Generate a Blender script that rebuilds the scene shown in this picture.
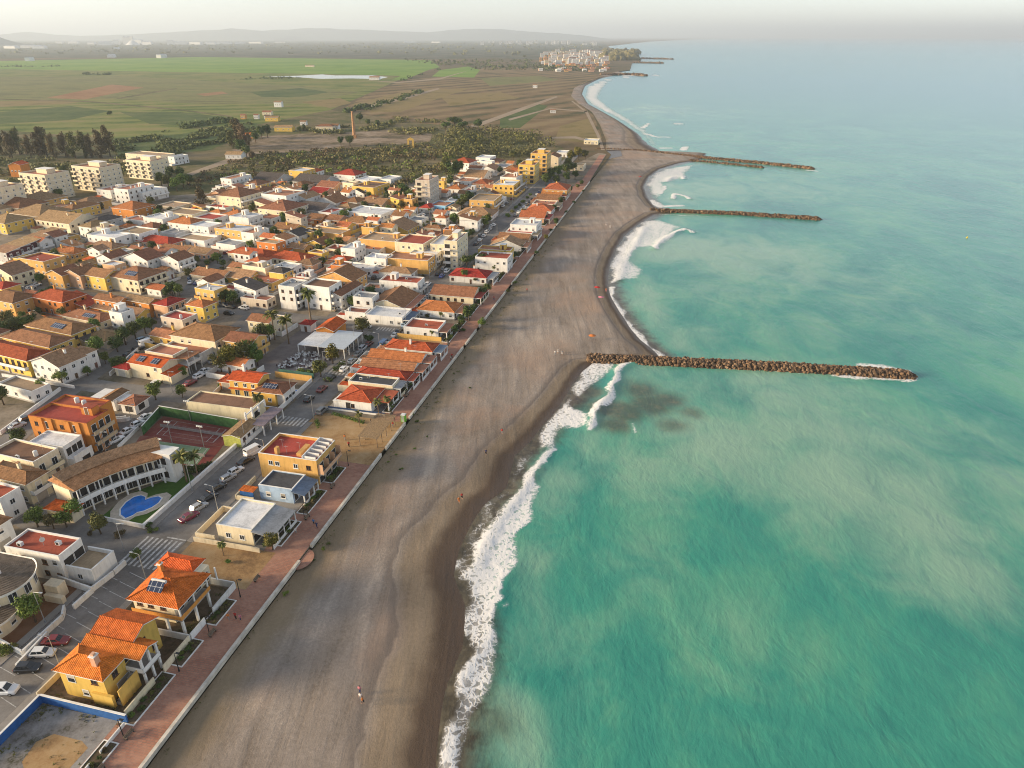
import bpy, bmesh, math, random
import numpy as np
from mathutils import Vector, Matrix, noise as mnoise

random.seed(7); RNG = np.random.default_rng(7)
for o in list(bpy.data.objects): bpy.data.objects.remove(o)
SC = bpy.context.scene
COL = SC.collection

# ------------------------------------------------------------------ camera
F_PX, HORIZON, CAM_H = 700.0, 36.0, 95.0
PITCH = math.atan((384 - HORIZON) / F_PX)
cam_data = bpy.data.cameras.new("camera"); cam = bpy.data.objects.new("camera", cam_data); COL.objects.link(cam)
cam.location = (0, 0, CAM_H); cam.rotation_euler = (math.pi/2 - PITCH, 0, 0)
cam_data.sensor_width = 36; cam_data.lens = 36 * F_PX / 1024
cam_data.clip_start = 1; cam_data.clip_end = 120000
SC.camera = cam

# ------------------------------------------------------------------ world, sun, exposure
SUN_EL, SUN_BEARING = math.radians(12.5), math.radians(262)       # bearing: clockwise from +Y (the way the camera looks)
world = bpy.data.worlds.new("World"); SC.world = world; world.use_nodes = True
wn, wl = world.node_tree.nodes, world.node_tree.links
sky = wn.new("ShaderNodeTexSky"); sky.sky_type = 'NISHITA'; sky.sun_disc = False
sky.sun_elevation = SUN_EL; sky.sun_rotation = SUN_BEARING
sky.air_density = 1.0; sky.dust_density = 0.2; sky.ozone_density = 3.0; sky.altitude = 50
bg = wn["Background"]; bg.inputs[1].default_value = 0.112
hs = wn.new("ShaderNodeHueSaturation"); hs.inputs['Saturation'].default_value = .42
wl.new(sky.outputs[0], hs.inputs['Color']); wl.new(hs.outputs[0], bg.inputs[0])
sun_data = bpy.data.lights.new("sun", 'SUN'); sun_data.energy = 4.7; sun_data.angle = math.radians(13)
sun_data.color = (1.0, 0.79, 0.52)
sun = bpy.data.objects.new("sun", sun_data); COL.objects.link(sun)
sd = Vector((math.sin(SUN_BEARING)*math.cos(SUN_EL), math.cos(SUN_BEARING)*math.cos(SUN_EL), math.sin(SUN_EL)))
sun.rotation_euler = sd.to_track_quat('Z', 'Y').to_euler()
sun.location = (-200, -100, 300)
SC.view_settings.view_transform = 'Standard'; SC.view_settings.look = 'None'
SC.view_settings.exposure = 1.27; SC.view_settings.gamma = 1.0
SC.view_settings.use_curve_mapping = False
SC.render.engine = 'CYCLES'
cy = SC.cycles
cy.max_bounces = 5; cy.diffuse_bounces = 3; cy.glossy_bounces = 2; cy.transmission_bounces = 2; cy.transparent_max_bounces = 6
cy.volume_bounces = 0; cy.use_denoising = True; cy.use_adaptive_sampling = True; cy.adaptive_threshold = 0.01; cy.filter_width = 1.05
cy.caustics_reflective = False; cy.caustics_refractive = False
try: cy.denoiser = 'OPENIMAGEDENOISE'; cy.denoising_prefilter = 'ACCURATE'
except Exception: pass

# ------------------------------------------------------------------ coordinates
_c, _s = math.cos(PITCH), math.sin(PITCH)
def G(px, py, z=0.0):
    """the ground point (at height z) that the photograph shows at pixel px, py"""
    dn = (py-384)*_c + F_PX*_s; t = (CAM_H - z)/dn
    return ((px-512)*t, (F_PX*_c - (py-384)*_s)*t)
def P(x, y, z=0.0):
    d = y*_c + (CAM_H - z)*_s            # depth along the view axis
    return (512 + F_PX*x/d, 384 + F_PX*((CAM_H - z)*_c - y*_s)/d)
BEAR = math.radians(13.6)                # the bearing of the beach promenade
_sb, _cb = math.sin(BEAR), math.cos(BEAR)
O0 = G(143, 768)
def W(u, v):                             # u metres along the promenade, v metres inland of its wall
    return (O0[0] + u*_sb - v*_cb, O0[1] + u*_cb + v*_sb)
def UV(x, y):
    x -= O0[0]; y -= O0[1]
    return (x*_sb + y*_cb, -x*_cb + y*_sb)
def GUV(px, py, z=0.0): return UV(*G(px, py, z))
SEA_Z = -1.5

# ------------------------------------------------------------------ tagging and linking
def tag(o, label=None, cat=None, group=None, kind=None):
    if label: o["label"] = label
    if cat: o["category"] = cat
    if group: o["group"] = group
    if kind: o["kind"] = kind
    return o
def link(name, me, parent=None, loc=(0,0,0), rz=0.0):
    o = bpy.data.objects.new(name, me); COL.objects.link(o)
    o.location = loc; o.rotation_euler = (0, 0, rz)
    if parent: o.parent = parent
    return o
def empty(name, loc=(0,0,0), rz=0.0):
    o = bpy.data.objects.new(name, None); COL.objects.link(o); o.location = loc; o.rotation_euler = (0,0,rz)
    o.empty_display_size = 0.5
    return o
def copy_tree(o, parent=None):
    c = o.copy(); COL.objects.link(c)
    if parent: c.parent = parent
    for ch in o.children: copy_tree(ch, c)
    return c

class MB:
    """collects faces for ONE mesh"""
    def __init__(s): s.v=[]; s.f=[]; s.m=[]; s.smooth=[]
    def face(s, pts, m=0, smooth=False):
        n=len(s.v); s.v.extend([tuple(p) for p in pts]); s.f.append(tuple(range(n, n+len(pts)))); s.m.append(m); s.smooth.append(smooth)
    def raw(s, vs, fs, m=0, smooth=False):
        n=len(s.v); s.v.extend([tuple(p) for p in vs])
        for f in fs: s.f.append(tuple(i+n for i in f)); s.m.append(m); s.smooth.append(smooth)
    def box(s, x0, x1, y0, y1, z0, z1, m=0, bottom=True):
        vs=[(x0,y0,z0),(x1,y0,z0),(x1,y1,z0),(x0,y1,z0),(x0,y0,z1),(x1,y0,z1),(x1,y1,z1),(x0,y1,z1)]
        fs=[(4,5,6,7),(0,1,5,4),(1,2,6,5),(2,3,7,6),(3,0,4,7)]
        if bottom: fs.append((3,2,1,0))
        s.raw(vs, fs, m)
    def prism(s, poly, z0, z1, m=0, mt=None):
        """vertical prism over a counter-clockwise polygon"""
        n=len(poly); vs=[(x,y,z0) for x,y in poly]+[(x,y,z1) for x,y in poly]
        s.raw(vs, [(i,(i+1)%n,n+(i+1)%n,n+i) for i in range(n)], m)
        s.raw([(x,y,z1) for x,y in poly], [tuple(range(n))], m if mt is None else mt)
        s.raw([(x,y,z0) for x,y in poly], [tuple(reversed(range(n)))], m)
    def tube(s, a, b, r0, r1=None, n=6, m=0, smooth=True, cap=True):
        r1 = r0 if r1 is None else r1
        a=Vector(a); b=Vector(b); d=(b-a)
        if d.length < 1e-6: return
        d.normalize(); k=Vector((1,0,0)) if abs(d.x)<.9 else Vector((0,1,0))
        e=d.cross(k).normalized(); g=d.cross(e)
        vs=[]
        for p,r in ((a,r0),(b,r1)):
            for i in range(n):
                t=2*math.pi*i/n; vs.append(p+e*(math.cos(t)*r)+g*(math.sin(t)*r))
        s.raw(vs, [(i,n+i,n+(i+1)%n,(i+1)%n) for i in range(n)], m, smooth)
        if cap:
            s.raw(vs[n:], [tuple(reversed(range(n)))], m); s.raw(vs[:n], [tuple(range(n))], m)
    def mesh(s, name, mats):
        me=bpy.data.meshes.new(name); me.from_pydata(s.v, [], s.f)
        for m in (mats if isinstance(mats,(list,tuple)) else [mats]): me.materials.append(m)
        me.polygons.foreach_set('material_index', s.m); me.polygons.foreach_set('use_smooth', s.smooth)
        me.update(); return me
    def build(s, name, mats, parent=None, loc=(0,0,0), rz=0.0):
        return link(name, s.mesh(name, mats), parent, loc, rz)

# ------------------------------------------------------------------ materials
MATS = {}
def nodes_of(name):
    m=bpy.data.materials.new(name); m.use_nodes=True
    nt=m.node_tree; b=nt.nodes['Principled BSDF']; MATS[name]=m
    return m, nt, b
def N(nt, t, **kw):
    n=nt.nodes.new(t)
    for k,v in kw.items():
        if k.startswith('i_'): n.inputs[k[2:].replace('_',' ')].default_value = v
        else: setattr(n,k,v)
    return n
def coords(nt, kind='Object', scale=(1,1,1), rot=(0,0,0)):
    tc=N(nt,'ShaderNodeTexCoord'); mp=N(nt,'ShaderNodeMapping'); mp.inputs['Scale'].default_value=scale; mp.inputs['Rotation'].default_value=rot
    nt.links.new(tc.outputs[kind], mp.inputs[0]); return mp.outputs[0]
def noise(nt, vec, scale, detail=4, rough=.55, dist=0.0):
    n=N(nt,'ShaderNodeTexNoise'); n.inputs['Scale'].default_value=scale; n.inputs['Detail'].default_value=detail
    n.inputs['Roughness'].default_value=rough; n.inputs['Distortion'].default_value=dist
    nt.links.new(vec, n.inputs['Vector']); return n.outputs['Fac']
def ramp(nt, fac, stops, interp='LINEAR'):
    r=N(nt,'ShaderNodeValToRGB'); cr=r.color_ramp; cr.interpolation=interp
    while len(cr.elements)<len(stops): cr.elements.new(.5)
    for e,(p,c) in zip(cr.elements, stops):
        e.position=p; e.color=(*c,1) if len(c)==3 else c
    nt.links.new(fac, r.inputs[0]); return r.outputs[0]
def maprange(nt, v, a, b, c=0.0, d=1.0, smooth=True):
    n=N(nt,'ShaderNodeMapRange'); n.interpolation_type='SMOOTHSTEP' if smooth else 'LINEAR'
    nt.links.new(v,n.inputs[0])
    for i,x in zip((1,2,3,4),(a,b,c,d)): n.inputs[i].default_value=x
    return n.outputs[0]
def mix(nt, fac, a, b, mode='MIX'):
    n=N(nt,'ShaderNodeMix'); n.data_type='RGBA'; n.blend_type=mode; n.clamp_factor=True
    for s,x in ((0,fac),(6,a),(7,b)):
        if isinstance(x,(int,float)): n.inputs[s].default_value=x
        elif isinstance(x,(tuple,list)): n.inputs[s].default_value=(*x,1) if len(x)==3 else x
        else: nt.links.new(x,n.inputs[s])
    return n.outputs[2]
def mth(nt, op, a, b=0.0):
    n=N(nt,'ShaderNodeMath'); n.operation=op
    for i,x in ((0,a),(1,b)):
        if isinstance(x,(int,float)): n.inputs[i].default_value=x
        else: nt.links.new(x,n.inputs[i])
    return n.outputs[0]
def attr(nt, name):
    n=N(nt,'ShaderNodeAttribute'); n.attribute_name=name; return n.outputs['Fac']
def bump(nt, b, h, strength=.3, dist=.05):
    n=N(nt,'ShaderNodeBump'); n.inputs['Strength'].default_value=strength; n.inputs['Distance'].default_value=dist
    nt.links.new(h,n.inputs['Height']); nt.links.new(n.outputs[0], b.inputs['Normal'])
def objvar(nt, col, amt=.25, hue=.02):
    """small per-object variation of a colour"""
    oi=N(nt,'ShaderNodeObjectInfo'); hs=N(nt,'ShaderNodeHueSaturation')
    nt.links.new(maprange(nt,oi.outputs['Random'],0,1,1-amt,1+amt,False),hs.inputs['Value'])
    nt.links.new(maprange(nt,mth(nt,'FRACT',mth(nt,'MULTIPLY',oi.outputs['Random'],7.31)),0,1,.5-hue,.5+hue,False),hs.inputs['Hue'])
    if isinstance(col,tuple): hs.inputs['Color'].default_value=(*col,1)
    else: nt.links.new(col,hs.inputs['Color'])
    return hs.outputs[0]
def setc(nt, b, col):
    if isinstance(col,tuple): b.inputs['Base Color'].default_value=(*col,1)
    else: nt.links.new(col,b.inputs['Base Color'])
def simple(name, col, rough=.8, metal=0.0, spec=.3, var=.18, nscale=1.5, ovar=0.0, coat=0.0):
    """plain surface with soft blotches of wear"""
    if name in MATS: return MATS[name]
    m,nt,b=nodes_of(name); b.inputs['Roughness'].default_value=rough; b.inputs['Metallic'].default_value=metal
    b.inputs['Specular IOR Level'].default_value=spec; b.inputs['Coat Weight'].default_value=coat
    c=col
    if var>0:
        f=noise(nt, coords(nt), nscale, 5, .6)
        c=mix(nt, maprange(nt,f,.3,.7), tuple(x*(1-var) for x in col), tuple(min(1,x*(1+var*.6)) for x in col))
    if ovar>0: c=objvar(nt,c,ovar)
    setc(nt,b,c); return m
# ------------------------------------------------------------------ the setting: land, fields, beach, sea
def ground_mat(name, stops, s1=.02, s2=.25, s3=2.0, stripe=None, rough=.95, bmp=.0):
    m,nt,b=nodes_of(name); v=coords(nt); b.inputs['Roughness'].default_value=rough; b.inputs['Specular IOR Level'].default_value=.1
    a=noise(nt,v,s1,6,.6,.4); d=noise(nt,v,s2,5,.65); e=noise(nt,v,s3,3,.6)
    f=mth(nt,'ADD',mth(nt,'MULTIPLY',a,.55),mth(nt,'ADD',mth(nt,'MULTIPLY',d,.3),mth(nt,'MULTIPLY',e,.15)))
    if stripe:
        ang,sc,amt=stripe
        w=N(nt,'ShaderNodeTexWave'); w.inputs['Scale'].default_value=sc; w.inputs['Distortion'].default_value=2.0; w.inputs['Detail'].default_value=2
        w.inputs['Detail Scale'].default_value=.3
        nt.links.new(coords(nt,rot=(0,0,ang)),w.inputs[0])
        f=mth(nt,'ADD',f,mth(nt,'MULTIPLY',mth(nt,'SUBTRACT',w.outputs['Fac'],.5),amt))
    k=[.395+.21*i/(len(stops)-1) for i in range(len(stops))]
    setc(nt,b,ramp(nt,f,list(zip(k,stops))))
    if bmp: bump(nt,b,mth(nt,'ADD',d,e),bmp,.3)
    return m
def sheet(name, poly, z, mat, kind='structure', parent=None):
    """flat sheet over a world polygon (any winding)"""
    bm=bmesh.new(); vs=[bm.verts.new((x,y,z)) for x,y in poly]
    f=bm.faces.new(vs); f.normal_update()
    if f.normal.z<0: f.normal_flip()
    bmesh.ops.triangulate(bm, faces=bm.faces[:])
    me=bpy.data.meshes.new(name); bm.to_mesh(me); bm.free(); me.materials.append(mat)
    return tag(link(name,me,parent), kind=kind)
def px_poly(pts, z=0.0): return [G(x,y,z) for x,y in pts]

M_LAND=ground_mat('land', [(.045,.05,.022),(.10,.085,.042),(.135,.095,.052),(.17,.125,.065)], .004,.03,.3)
back_line=[(606,150),(606,140),(600,125),(592,112),(578,103),(571,96),(574,88),(585,82),(600,76),(618,71.5)]
land=[W(-300,.3),W(470,.3),W(530,-.4),W(604,-.4)]+[G(*p) for p in back_line]+[G(*p) for p in ((630,70),(632,63),(641,61),(637,56),(612,50),(608,46),(650,41.5),(700,39),(745,37.8))]+[(30000,60000),(-60000,60000),(-60000,-600),(-1200,-600)]
sheet('terrain', land, -.15, M_LAND)

# fields and open ground outside the town, as the photograph lays them out
def field(name, pts, z, mat): return sheet(name, px_poly(pts,z), z, mat)
M_RICE=ground_mat('rice', [(.10,.19,.025),(.14,.24,.035),(.19,.26,.05)], .006,.02,.2, (1.2,.01,.12))
M_MARSH=ground_mat('marsh', [(.07,.105,.022),(.13,.155,.038),(.17,.175,.05),(.21,.18,.07)], .010,.05,.3, (1.35,.006,.12))
M_MARSH2=ground_mat('marsh_tan', [(.11,.11,.045),(.15,.15,.055),(.19,.175,.07),(.13,.15,.05)], .009,.05,.3, (1.35,.008,.12))
M_PLOUGH=ground_mat('ploughed', [(.19,.095,.045),(.27,.145,.07),(.31,.19,.10)], .01,.06,.5, (1.3,.05,.2))
M_MOOR=ground_mat('moor', [(.075,.07,.03),(.155,.11,.055),(.19,.13,.07),(.225,.165,.085)], .009,.05,.3, (.62,.006,.14))
M_OCHRE=ground_mat('ochre_grass', [(.15,.12,.045),(.22,.165,.07),(.20,.15,.075)], .02,.08,.4)
M_ORCHARD=ground_mat('orchard', [(.03,.04,.022),(.055,.065,.035),(.09,.085,.055),(.13,.115,.085)], .006,.035,.15)
M_SCRUBG=ground_mat('scrub_ground', [(.05,.06,.02),(.095,.095,.035),(.15,.12,.06),(.19,.15,.085)], .02,.12,.8)
M_GRASSG=ground_mat('reed_green', [(.045,.07,.02),(.075,.105,.03),(.11,.125,.045)], .02,.1,.6)
M_PALE=ground_mat('pale_earth', [(.075,.065,.03),(.15,.115,.07),(.24,.18,.125),(.31,.25,.19)], .03,.14,.8)
M_TRACK=ground_mat('track_dust', [(.26,.20,.14),(.33,.26,.19)], .04,.3,2.0)
m,nt,b=nodes_of('flood'); setc(nt,b,(.16,.17,.16)); b.inputs['Roughness'].default_value=.12; M_FLOOD=m
field('orchard_land', [(-250,41),(100,39.5),(330,39.5),(560,40),(606,44),(608,49),(545,60),(500,58),(430,59),(200,57),(-250,60)], -.11, M_ORCHARD)
field('rice_field', [(-250,62),(0,61),(200,57),(430,60),(440,67),(405,76),(330,74),(180,72),(0,69),(-250,70)], -.07, M_RICE)
field('marsh_field', [(-260,70),(0,69),(180,72),(330,74),(405,77),(372,92),(330,110),(240,128),(130,140),(0,130),(-300,140)], -.09, M_MARSH)
field('marsh_field', [(-260,80),(120,76),(300,86),(360,92),(300,104),(200,104),(120,99),(-260,104)], -.06, M_MARSH2)
field('ploughed_field', [(46,98),(112,84.5),(144,87.5),(84,99.5)], -.03, M_PLOUGH)
field('ploughed_field', [(-60,86),(60,80),(98,81.5),(108,84),(-40,98)], -.04, M_MARSH2)
field('ploughed_field', [(196,94),(222,91.5),(228,93.5),(205,96)], -.03, M_PLOUGH)
field('flooded_field', [(266,76.6),(300,75.6),(322,74.4),(335,75.4),(372,75.4),(388,77),(380,79),(350,78.4),(320,78.8),(300,77.4)], -.03, M_FLOOD)
field('crop_field', [(250,92),(300,88),(330,92),(300,97),(262,97)], -.03, M_GRASSG)
field('crop_field', [(120,112),(180,112),(235,118),(215,126),(150,124)], -.03, M_GRASSG)
field('crop_field', [(0,112),(70,106),(110,111),(70,120),(0,124)], -.03, M_GRASSG)
field('crop_field', [(300,102),(340,98),(352,103),(330,108)], -.03, M_OCHRE)
field('crop_field', [(-60,102),(60,100),(80,103),(-60,110)], -.03, M_OCHRE)
field('crop_field', [(440,96),(500,92),(520,98),(450,106)], -.03, M_OCHRE)
field('crop_field', [(480,78),(540,76),(560,80),(490,86)], -.03, M_MARSH2)
field('clover_field', [(432,76.5),(440,70),(468,66.5),(480,70),(474,77.5)], -.04, M_RICE)
field('clover_field', [(392,79.5),(424,66.5),(432,68.5),(404,80)], -.035, M_RICE)
field('moor', [(404,80),(432,77.5),(490,67),(560,68),(604,76),(574,88),(571,96),(580,104),(594,116),(603,140),(560,146),(470,128),(390,120),(344,108),(372,92)], -.08, M_MOOR)
field('meadow', [(352,104),(410,90),(470,88),(440,98),(400,112),(372,112)], -.05, M_OCHRE)
field('meadow', [(560,126),(590,118),(602,138),(590,143),(555,140)], -.05, M_OCHRE)
field('meadow', [(500,118),(538,104),(548,106),(520,128),(500,128)], -.05, M_GRASSG)
field('scrub_land', [(-200,150),(0,128),(130,138),(250,122),(330,110),(400,120),(480,130),(560,146),(575,158),(500,170),(420,190),(330,185),(230,195),(150,200),(-200,215)], -.10, M_SCRUBG)
field('reed_bed', [(110,138),(180,134),(250,122),(262,128),(210,150),(120,158)], -.05, M_GRASSG)
field('dry_yard', [(232,150),(262,136),(330,133),(390,130),(432,134),(430,142),(360,147),(300,152),(240,156)], -.05, M_PALE)
for pts in ([(0,98.5),(90,101),(180,109),(232,116),(232,117.2),(180,110.6),(90,102.2),(0,99.6)],[(120,99),(160,92),(178,88.5),(176,88.2),(150,92),(116,98.4)]):
    field('dike', pts, -.02, M_SCRUBG)
for pts in ([(356,108),(400,98),(438,88),(440,89),(404,99.5),(362,109.5)],[(470,126),(520,108),(556,96),(558,97),(524,110),(476,127.5)],[(508,119),(550,108),(588,111),(587,112),(550,109),(510,120.5)],[(605,150),(600,136),(588,112),(573,101),(571,101),(585,112),(597,136),(601,150)],[(552,137),(575,136),(600,143),(600,145),(575,138.5),(552,138.5)],[(232,157),(180,176),(150,190),(158,191),(200,172),(262,153),(262,151)],[(360,80),(398,82),(440,78),(470,70),(440,79.5),(398,83)]):
    field('dirt_track', pts, -.012, M_TRACK)

# ------------------------------------------------------------------ the beach
WATER=[(446,800),(446,768),(447,748),(451,722),(456,698),(458,682),(465,668),(467,648),(466,628),(466,604),(460,588),(456,576),(462,552),(478,522),(488,503),(505,488),(516,456),(533,440),(545,425),(556,411),(568,396),(574,383),(583,371),(592,363),(612,361),
 (660,357),(655,352),(640,340),(628,325),(618,310),(611,297),(608,285),(608,275),(611,262),(616,250),(625,235),(640,223),(655,214),(668,212),(655,207),(647,197),(644,187),(649,177),(660,169),(680,163),(700,160)]
_w=np.array([GUV(x,y,SEA_Z) for x,y in WATER])
_wu=np.concatenate([[-120],_w[:,0],[640]]); _wv=np.concatenate([[-50],_w[:,1],[-84]])
def v_water(u): return np.interp(u,_wu,_wv)
def grid_mesh(name, X, Y, Z, mats, attrs=None, smooth=True):
    nu,nv=X.shape
    me=bpy.data.meshes.new(name)
    me.vertices.add(nu*nv); me.vertices.foreach_set('co', np.stack([X,Y,Z],-1).astype(np.float32).ravel())
    i=np.arange(nu*nv).reshape(nu,nv)
    q=np.stack([i[:-1,:-1],i[1:,:-1],i[1:,1:],i[:-1,1:]],-1).reshape(-1,4)
    nf=len(q); me.loops.add(nf*4); me.loops.foreach_set('vertex_index', q.ravel().astype(np.int32))
    me.polygons.add(nf); me.polygons.foreach_set('loop_start', (np.arange(nf)*4).astype(np.int32))
    try: me.polygons.foreach_set('loop_total', np.full(nf,4,np.int32))
    except Exception: pass
    me.polygons.foreach_set('use_smooth', np.full(nf,smooth))
    for k,a in (attrs or {}).items():
        at=me.attributes.new(k,'FLOAT','POINT'); at.data.foreach_set('value', a.astype(np.float32).ravel())
    me.materials.append(mats); me.update(calc_edges=True); me.validate()
    return me
def smoothnoise(u, v, su, sv, seed):
    """cheap smooth value noise on arrays"""
    r=np.random.default_rng(seed); T=r.random((257,257))
    a=np.asarray(u)/su; b=np.asarray(v)/sv
    ia=np.floor(a).astype(int); ib=np.floor(b).astype(int); fa=a-ia; fb=b-ib
    fa=fa*fa*(3-2*fa); fb=fb*fb*(3-2*fb)
    t=lambda p,q:T[p%257,q%257]
    return (t(ia,ib)*(1-fa)+t(ia+1,ib)*fa)*(1-fb)+(t(ia,ib+1)*(1-fa)+t(ia+1,ib+1)*fa)*fb
us=np.concatenate([np.arange(-120,200,1.0),np.arange(200,641,2.0)])
ts=np.linspace(0,1,96)
U=np.repeat(us[:,None],96,1); vw=v_water(U); V=-.15+(vw-8-(-.15))*ts[None,:]
DW=V-vw                                   # metres inland of the water's edge
BK=np.interp(U,[-120,55,100,150,165,640],[1,1,1.5,2.0,2.3,2.6])   # the wet band is narrower in the farther bays
DWB=np.where(DW>0,DW*BK,DW)
Zb=np.interp(DWB.ravel(),[-12,0,7,12,15,20,200],[-3.2,-1.5,-1.2,-.98,-.78,-.64,-.45]).reshape(DW.shape)
Zb+= .10*(smoothnoise(U,V,7,4,3)-.5)*np.clip(DW/10,0,1)*np.clip(-V/3,0,1)+.25*(smoothnoise(U,V,30,9,4)-.5)*np.clip(DW/14,0,1)*np.clip(-V/5,0,1)
Xb=O0[0]+U*_sb-V*_cb; Yb=O0[1]+U*_cb+V*_sb
m,nt,b=nodes_of('beach'); M_BEACH=m
b.inputs['Specular IOR Level'].default_value=.25
vec=coords(nt); rotv=coords(nt,rot=(0,0,-(math.pi/2-BEAR)))
st=N(nt,'ShaderNodeMapping'); st.inputs['Rotation'].default_value=(0,0,BEAR); st.inputs['Scale'].default_value=(1,.12,1); nt.links.new(vec,st.inputs[0])
along=noise(nt,st.outputs[0],.35,6,.6,.3); fine=noise(nt,vec,1.6,7,.8); big=noise(nt,vec,.035,4,.6,.8); peb=noise(nt,vec,7.0,3,.7)
dw=mth(nt,'ADD',attr(nt,'dw'),mth(nt,'MULTIPLY',mth(nt,'SUBTRACT',noise(nt,vec,.12,4,.6),.5),4.0))
wall_d=mth(nt,'ADD',attr(nt,'vd'),mth(nt,'MULTIPLY',mth(nt,'SUBTRACT',noise(nt,vec,.1,4,.6),.5),9.0))
f=mth(nt,'ADD',mth(nt,'ADD',mth(nt,'MULTIPLY',along,.28),mth(nt,'MULTIPLY',big,.30)),mth(nt,'ADD',mth(nt,'MULTIPLY',fine,.27),mth(nt,'MULTIPLY',peb,.15)))
dry=ramp(nt,f,[(.40,(.100,.078,.062)),(.47,(.200,.165,.138)),(.53,(.265,.222,.19)),(.585,(.40,.33,.27))])
dry=mix(nt,.2,dry,(.36,.28,.20))
dry=mix(nt,maprange(nt,noise(nt,vec,.022,5,.6,.5),.46,.66,0,.8),dry,ramp(nt,f,[(.35,(.27,.185,.13)),(.65,(.36,.25,.18))]))
tan=ramp(nt,f,[(.35,(.17,.12,.068)),(.55,(.24,.175,.10)),(.68,(.30,.215,.13))])
c=mix(nt,maprange(nt,wall_d,3,10,.85,0),dry,tan)
c=mix(nt,maprange(nt,dw,10.5,15,1,0),c,ramp(nt,f,[(.38,(.145,.105,.07)),(.5,(.225,.17,.115)),(.6,(.29,.22,.15))]))
c=mix(nt,mth(nt,'MULTIPLY',maprange(nt,dw,13.2,13.9),maprange(nt,dw,14.0,17.5,.7,0)),c,(.15,.118,.095))
wetf=maprange(nt,dw,4.5,8.6,1,0)
c=mix(nt,wetf,c,ramp(nt,f,[(.35,(.066,.043,.027)),(.65,(.105,.07,.046))]))
setc(nt,b,c); nt.links.new(maprange(nt,dw,.5,7,.32,.92),b.inputs['Roughness'])
bump(nt,b,mth(nt,'ADD',mth(nt,'MULTIPLY',along,1.2),mth(nt,'ADD',mth(nt,'MULTIPLY',fine,.6),mth(nt,'MULTIPLY',peb,.25))),.55,.35)
tag(link('beach',grid_mesh('beach',Xb[::-1],Yb[::-1],Zb[::-1],M_BEACH,{'dw':DWB[::-1],'vd':-V[::-1]})),kind='structure')
sheet('beach_neck', [G(x,y,-.4) for x,y in ((588,146.5),(620,148),(622,156),(604,160),(594,158))], -.4, M_BEACH)
# the beach of the next bay, beyond the far groyne
water_far=[(662,152),(647,144),(637,133),(619,121),(603,112),(588,104),(582,94),(585,86),(599,79),(624,73)]
nb=16
A=np.array([G(*p) for p in back_line]); Bw=np.array([G(*p,SEA_Z) for p in water_far])
s=np.linspace(0,len(A)-1,120); A=np.stack([np.interp(s,np.arange(len(A)),A[:,k]) for k in (0,1)],-1); Bw=np.stack([np.interp(s,np.arange(len(Bw)),Bw[:,k]) for k in (0,1)],-1)
t=np.linspace(0,1.15,nb)
XX=A[:,None,0]*(1-t)+Bw[:,None,0]*t; YY=A[:,None,1]*(1-t)+Bw[:,None,1]*t
ZZ=np.broadcast_to(-.05-1.45*t**1.5,XX.shape).copy(); L=np.hypot(*(Bw-A).T)[:,None]
tag(link('beach',grid_mesh('beach_far',XX,YY,ZZ,M_BEACH,{'dw':np.clip((1-t)*L*.6,-9,99),'vd':t*L+4})),kind='structure')

# ------------------------------------------------------------------ the sea
def spaced(a,b,step,lo,hi,grow=1.09):
    c=list(np.arange(a,b,step)); s_=step; x=c[-1]
    while x<hi: s_*=grow; x+=s_; c.append(x)
    s_=step; x=c[0]; pre=[]
    while x>lo: s_*=grow; x-=s_; pre.append(x)
    return np.array(pre[::-1]+c)
xs=spaced(-40,260,1.5,-700,60000); ys=spaced(40,760,1.5,-300,70000)
XS,YS=np.meshgrid(xs,ys,indexing='ij')
def seg_dist(X,Y,pts):
    d=np.full(X.shape,1e9)
    for (x0,y0),(x1,y1) in zip(pts[:-1],pts[1:]):
        dx,dy=x1-x0,y1-y0; t=np.clip(((X-x0)*dx+(Y-y0)*dy)/(dx*dx+dy*dy+1e-9),0,1)
        d=np.minimum(d,np.hypot(X-x0-t*dx,Y-y0-t*dy))
    return d
def inside(X,Y,poly):
    r=np.zeros(X.shape,bool); n=len(poly)
    for i in range(n):
        x0,y0=poly[i]; x1,y1=poly[(i+1)%n]
        if y0==y1: continue
        r^=((y0>Y)!=(y1>Y))&(X<(x1-x0)*(Y-y0)/(y1-y0)+x0)
    return r
def sst(x,a,b): t=np.clip((x-a)/(b-a),0,1); return t*t*(3-2*t)
foam=np.zeros(XS.shape); ridge=np.zeros(XS.shape); sed=np.zeros(XS.shape); dark=np.zeros(XS.shape)
wobx=XS+3.0*(smoothnoise(XS,YS,6,6,11)-.5); woby=YS+3.0*(smoothnoise(XS,YS,6,6,12)-.5)
def foam_area(px, dens, edge=2.0):
    poly=[G(x,y,SEA_Z) for x,y in px]
    ins=inside(wobx,woby,poly); d=seg_dist(wobx,woby,poly+poly[:1]); sd=np.where(ins,d,-d)
    np.maximum(foam, dens*sst(sd,-edge*.6,edge), out=foam)
def foam_line(px, half, dens, h=0.0):
    pts=[G(x,y,SEA_Z) for x,y in px]; d=seg_dist(wobx,woby,pts)
    np.maximum(foam, dens*sst(-d,-half*1.6,-half*.35), out=foam)
    if h: np.maximum(ridge, h*np.exp(-(seg_dist(XS,YS,pts)/(half*1.3))**2), out=ridge)
def blob(arr, px, r, s):
    x,y=G(*px,SEA_Z); q=s*np.exp(-(np.hypot(XS-x,YS-y)/r)**2); np.maximum(arr,q,out=arr)
foam_area([(470,598),(464,628),(468,648),(464,668),(455,684),(456,698),(452,722),(447,748),(446,790),(463,790),(464,768),(468,740),(473,720),(487,705),(489,690),(493,665),(503,642),(501,615),(497,598)],.66,1.6)
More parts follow.
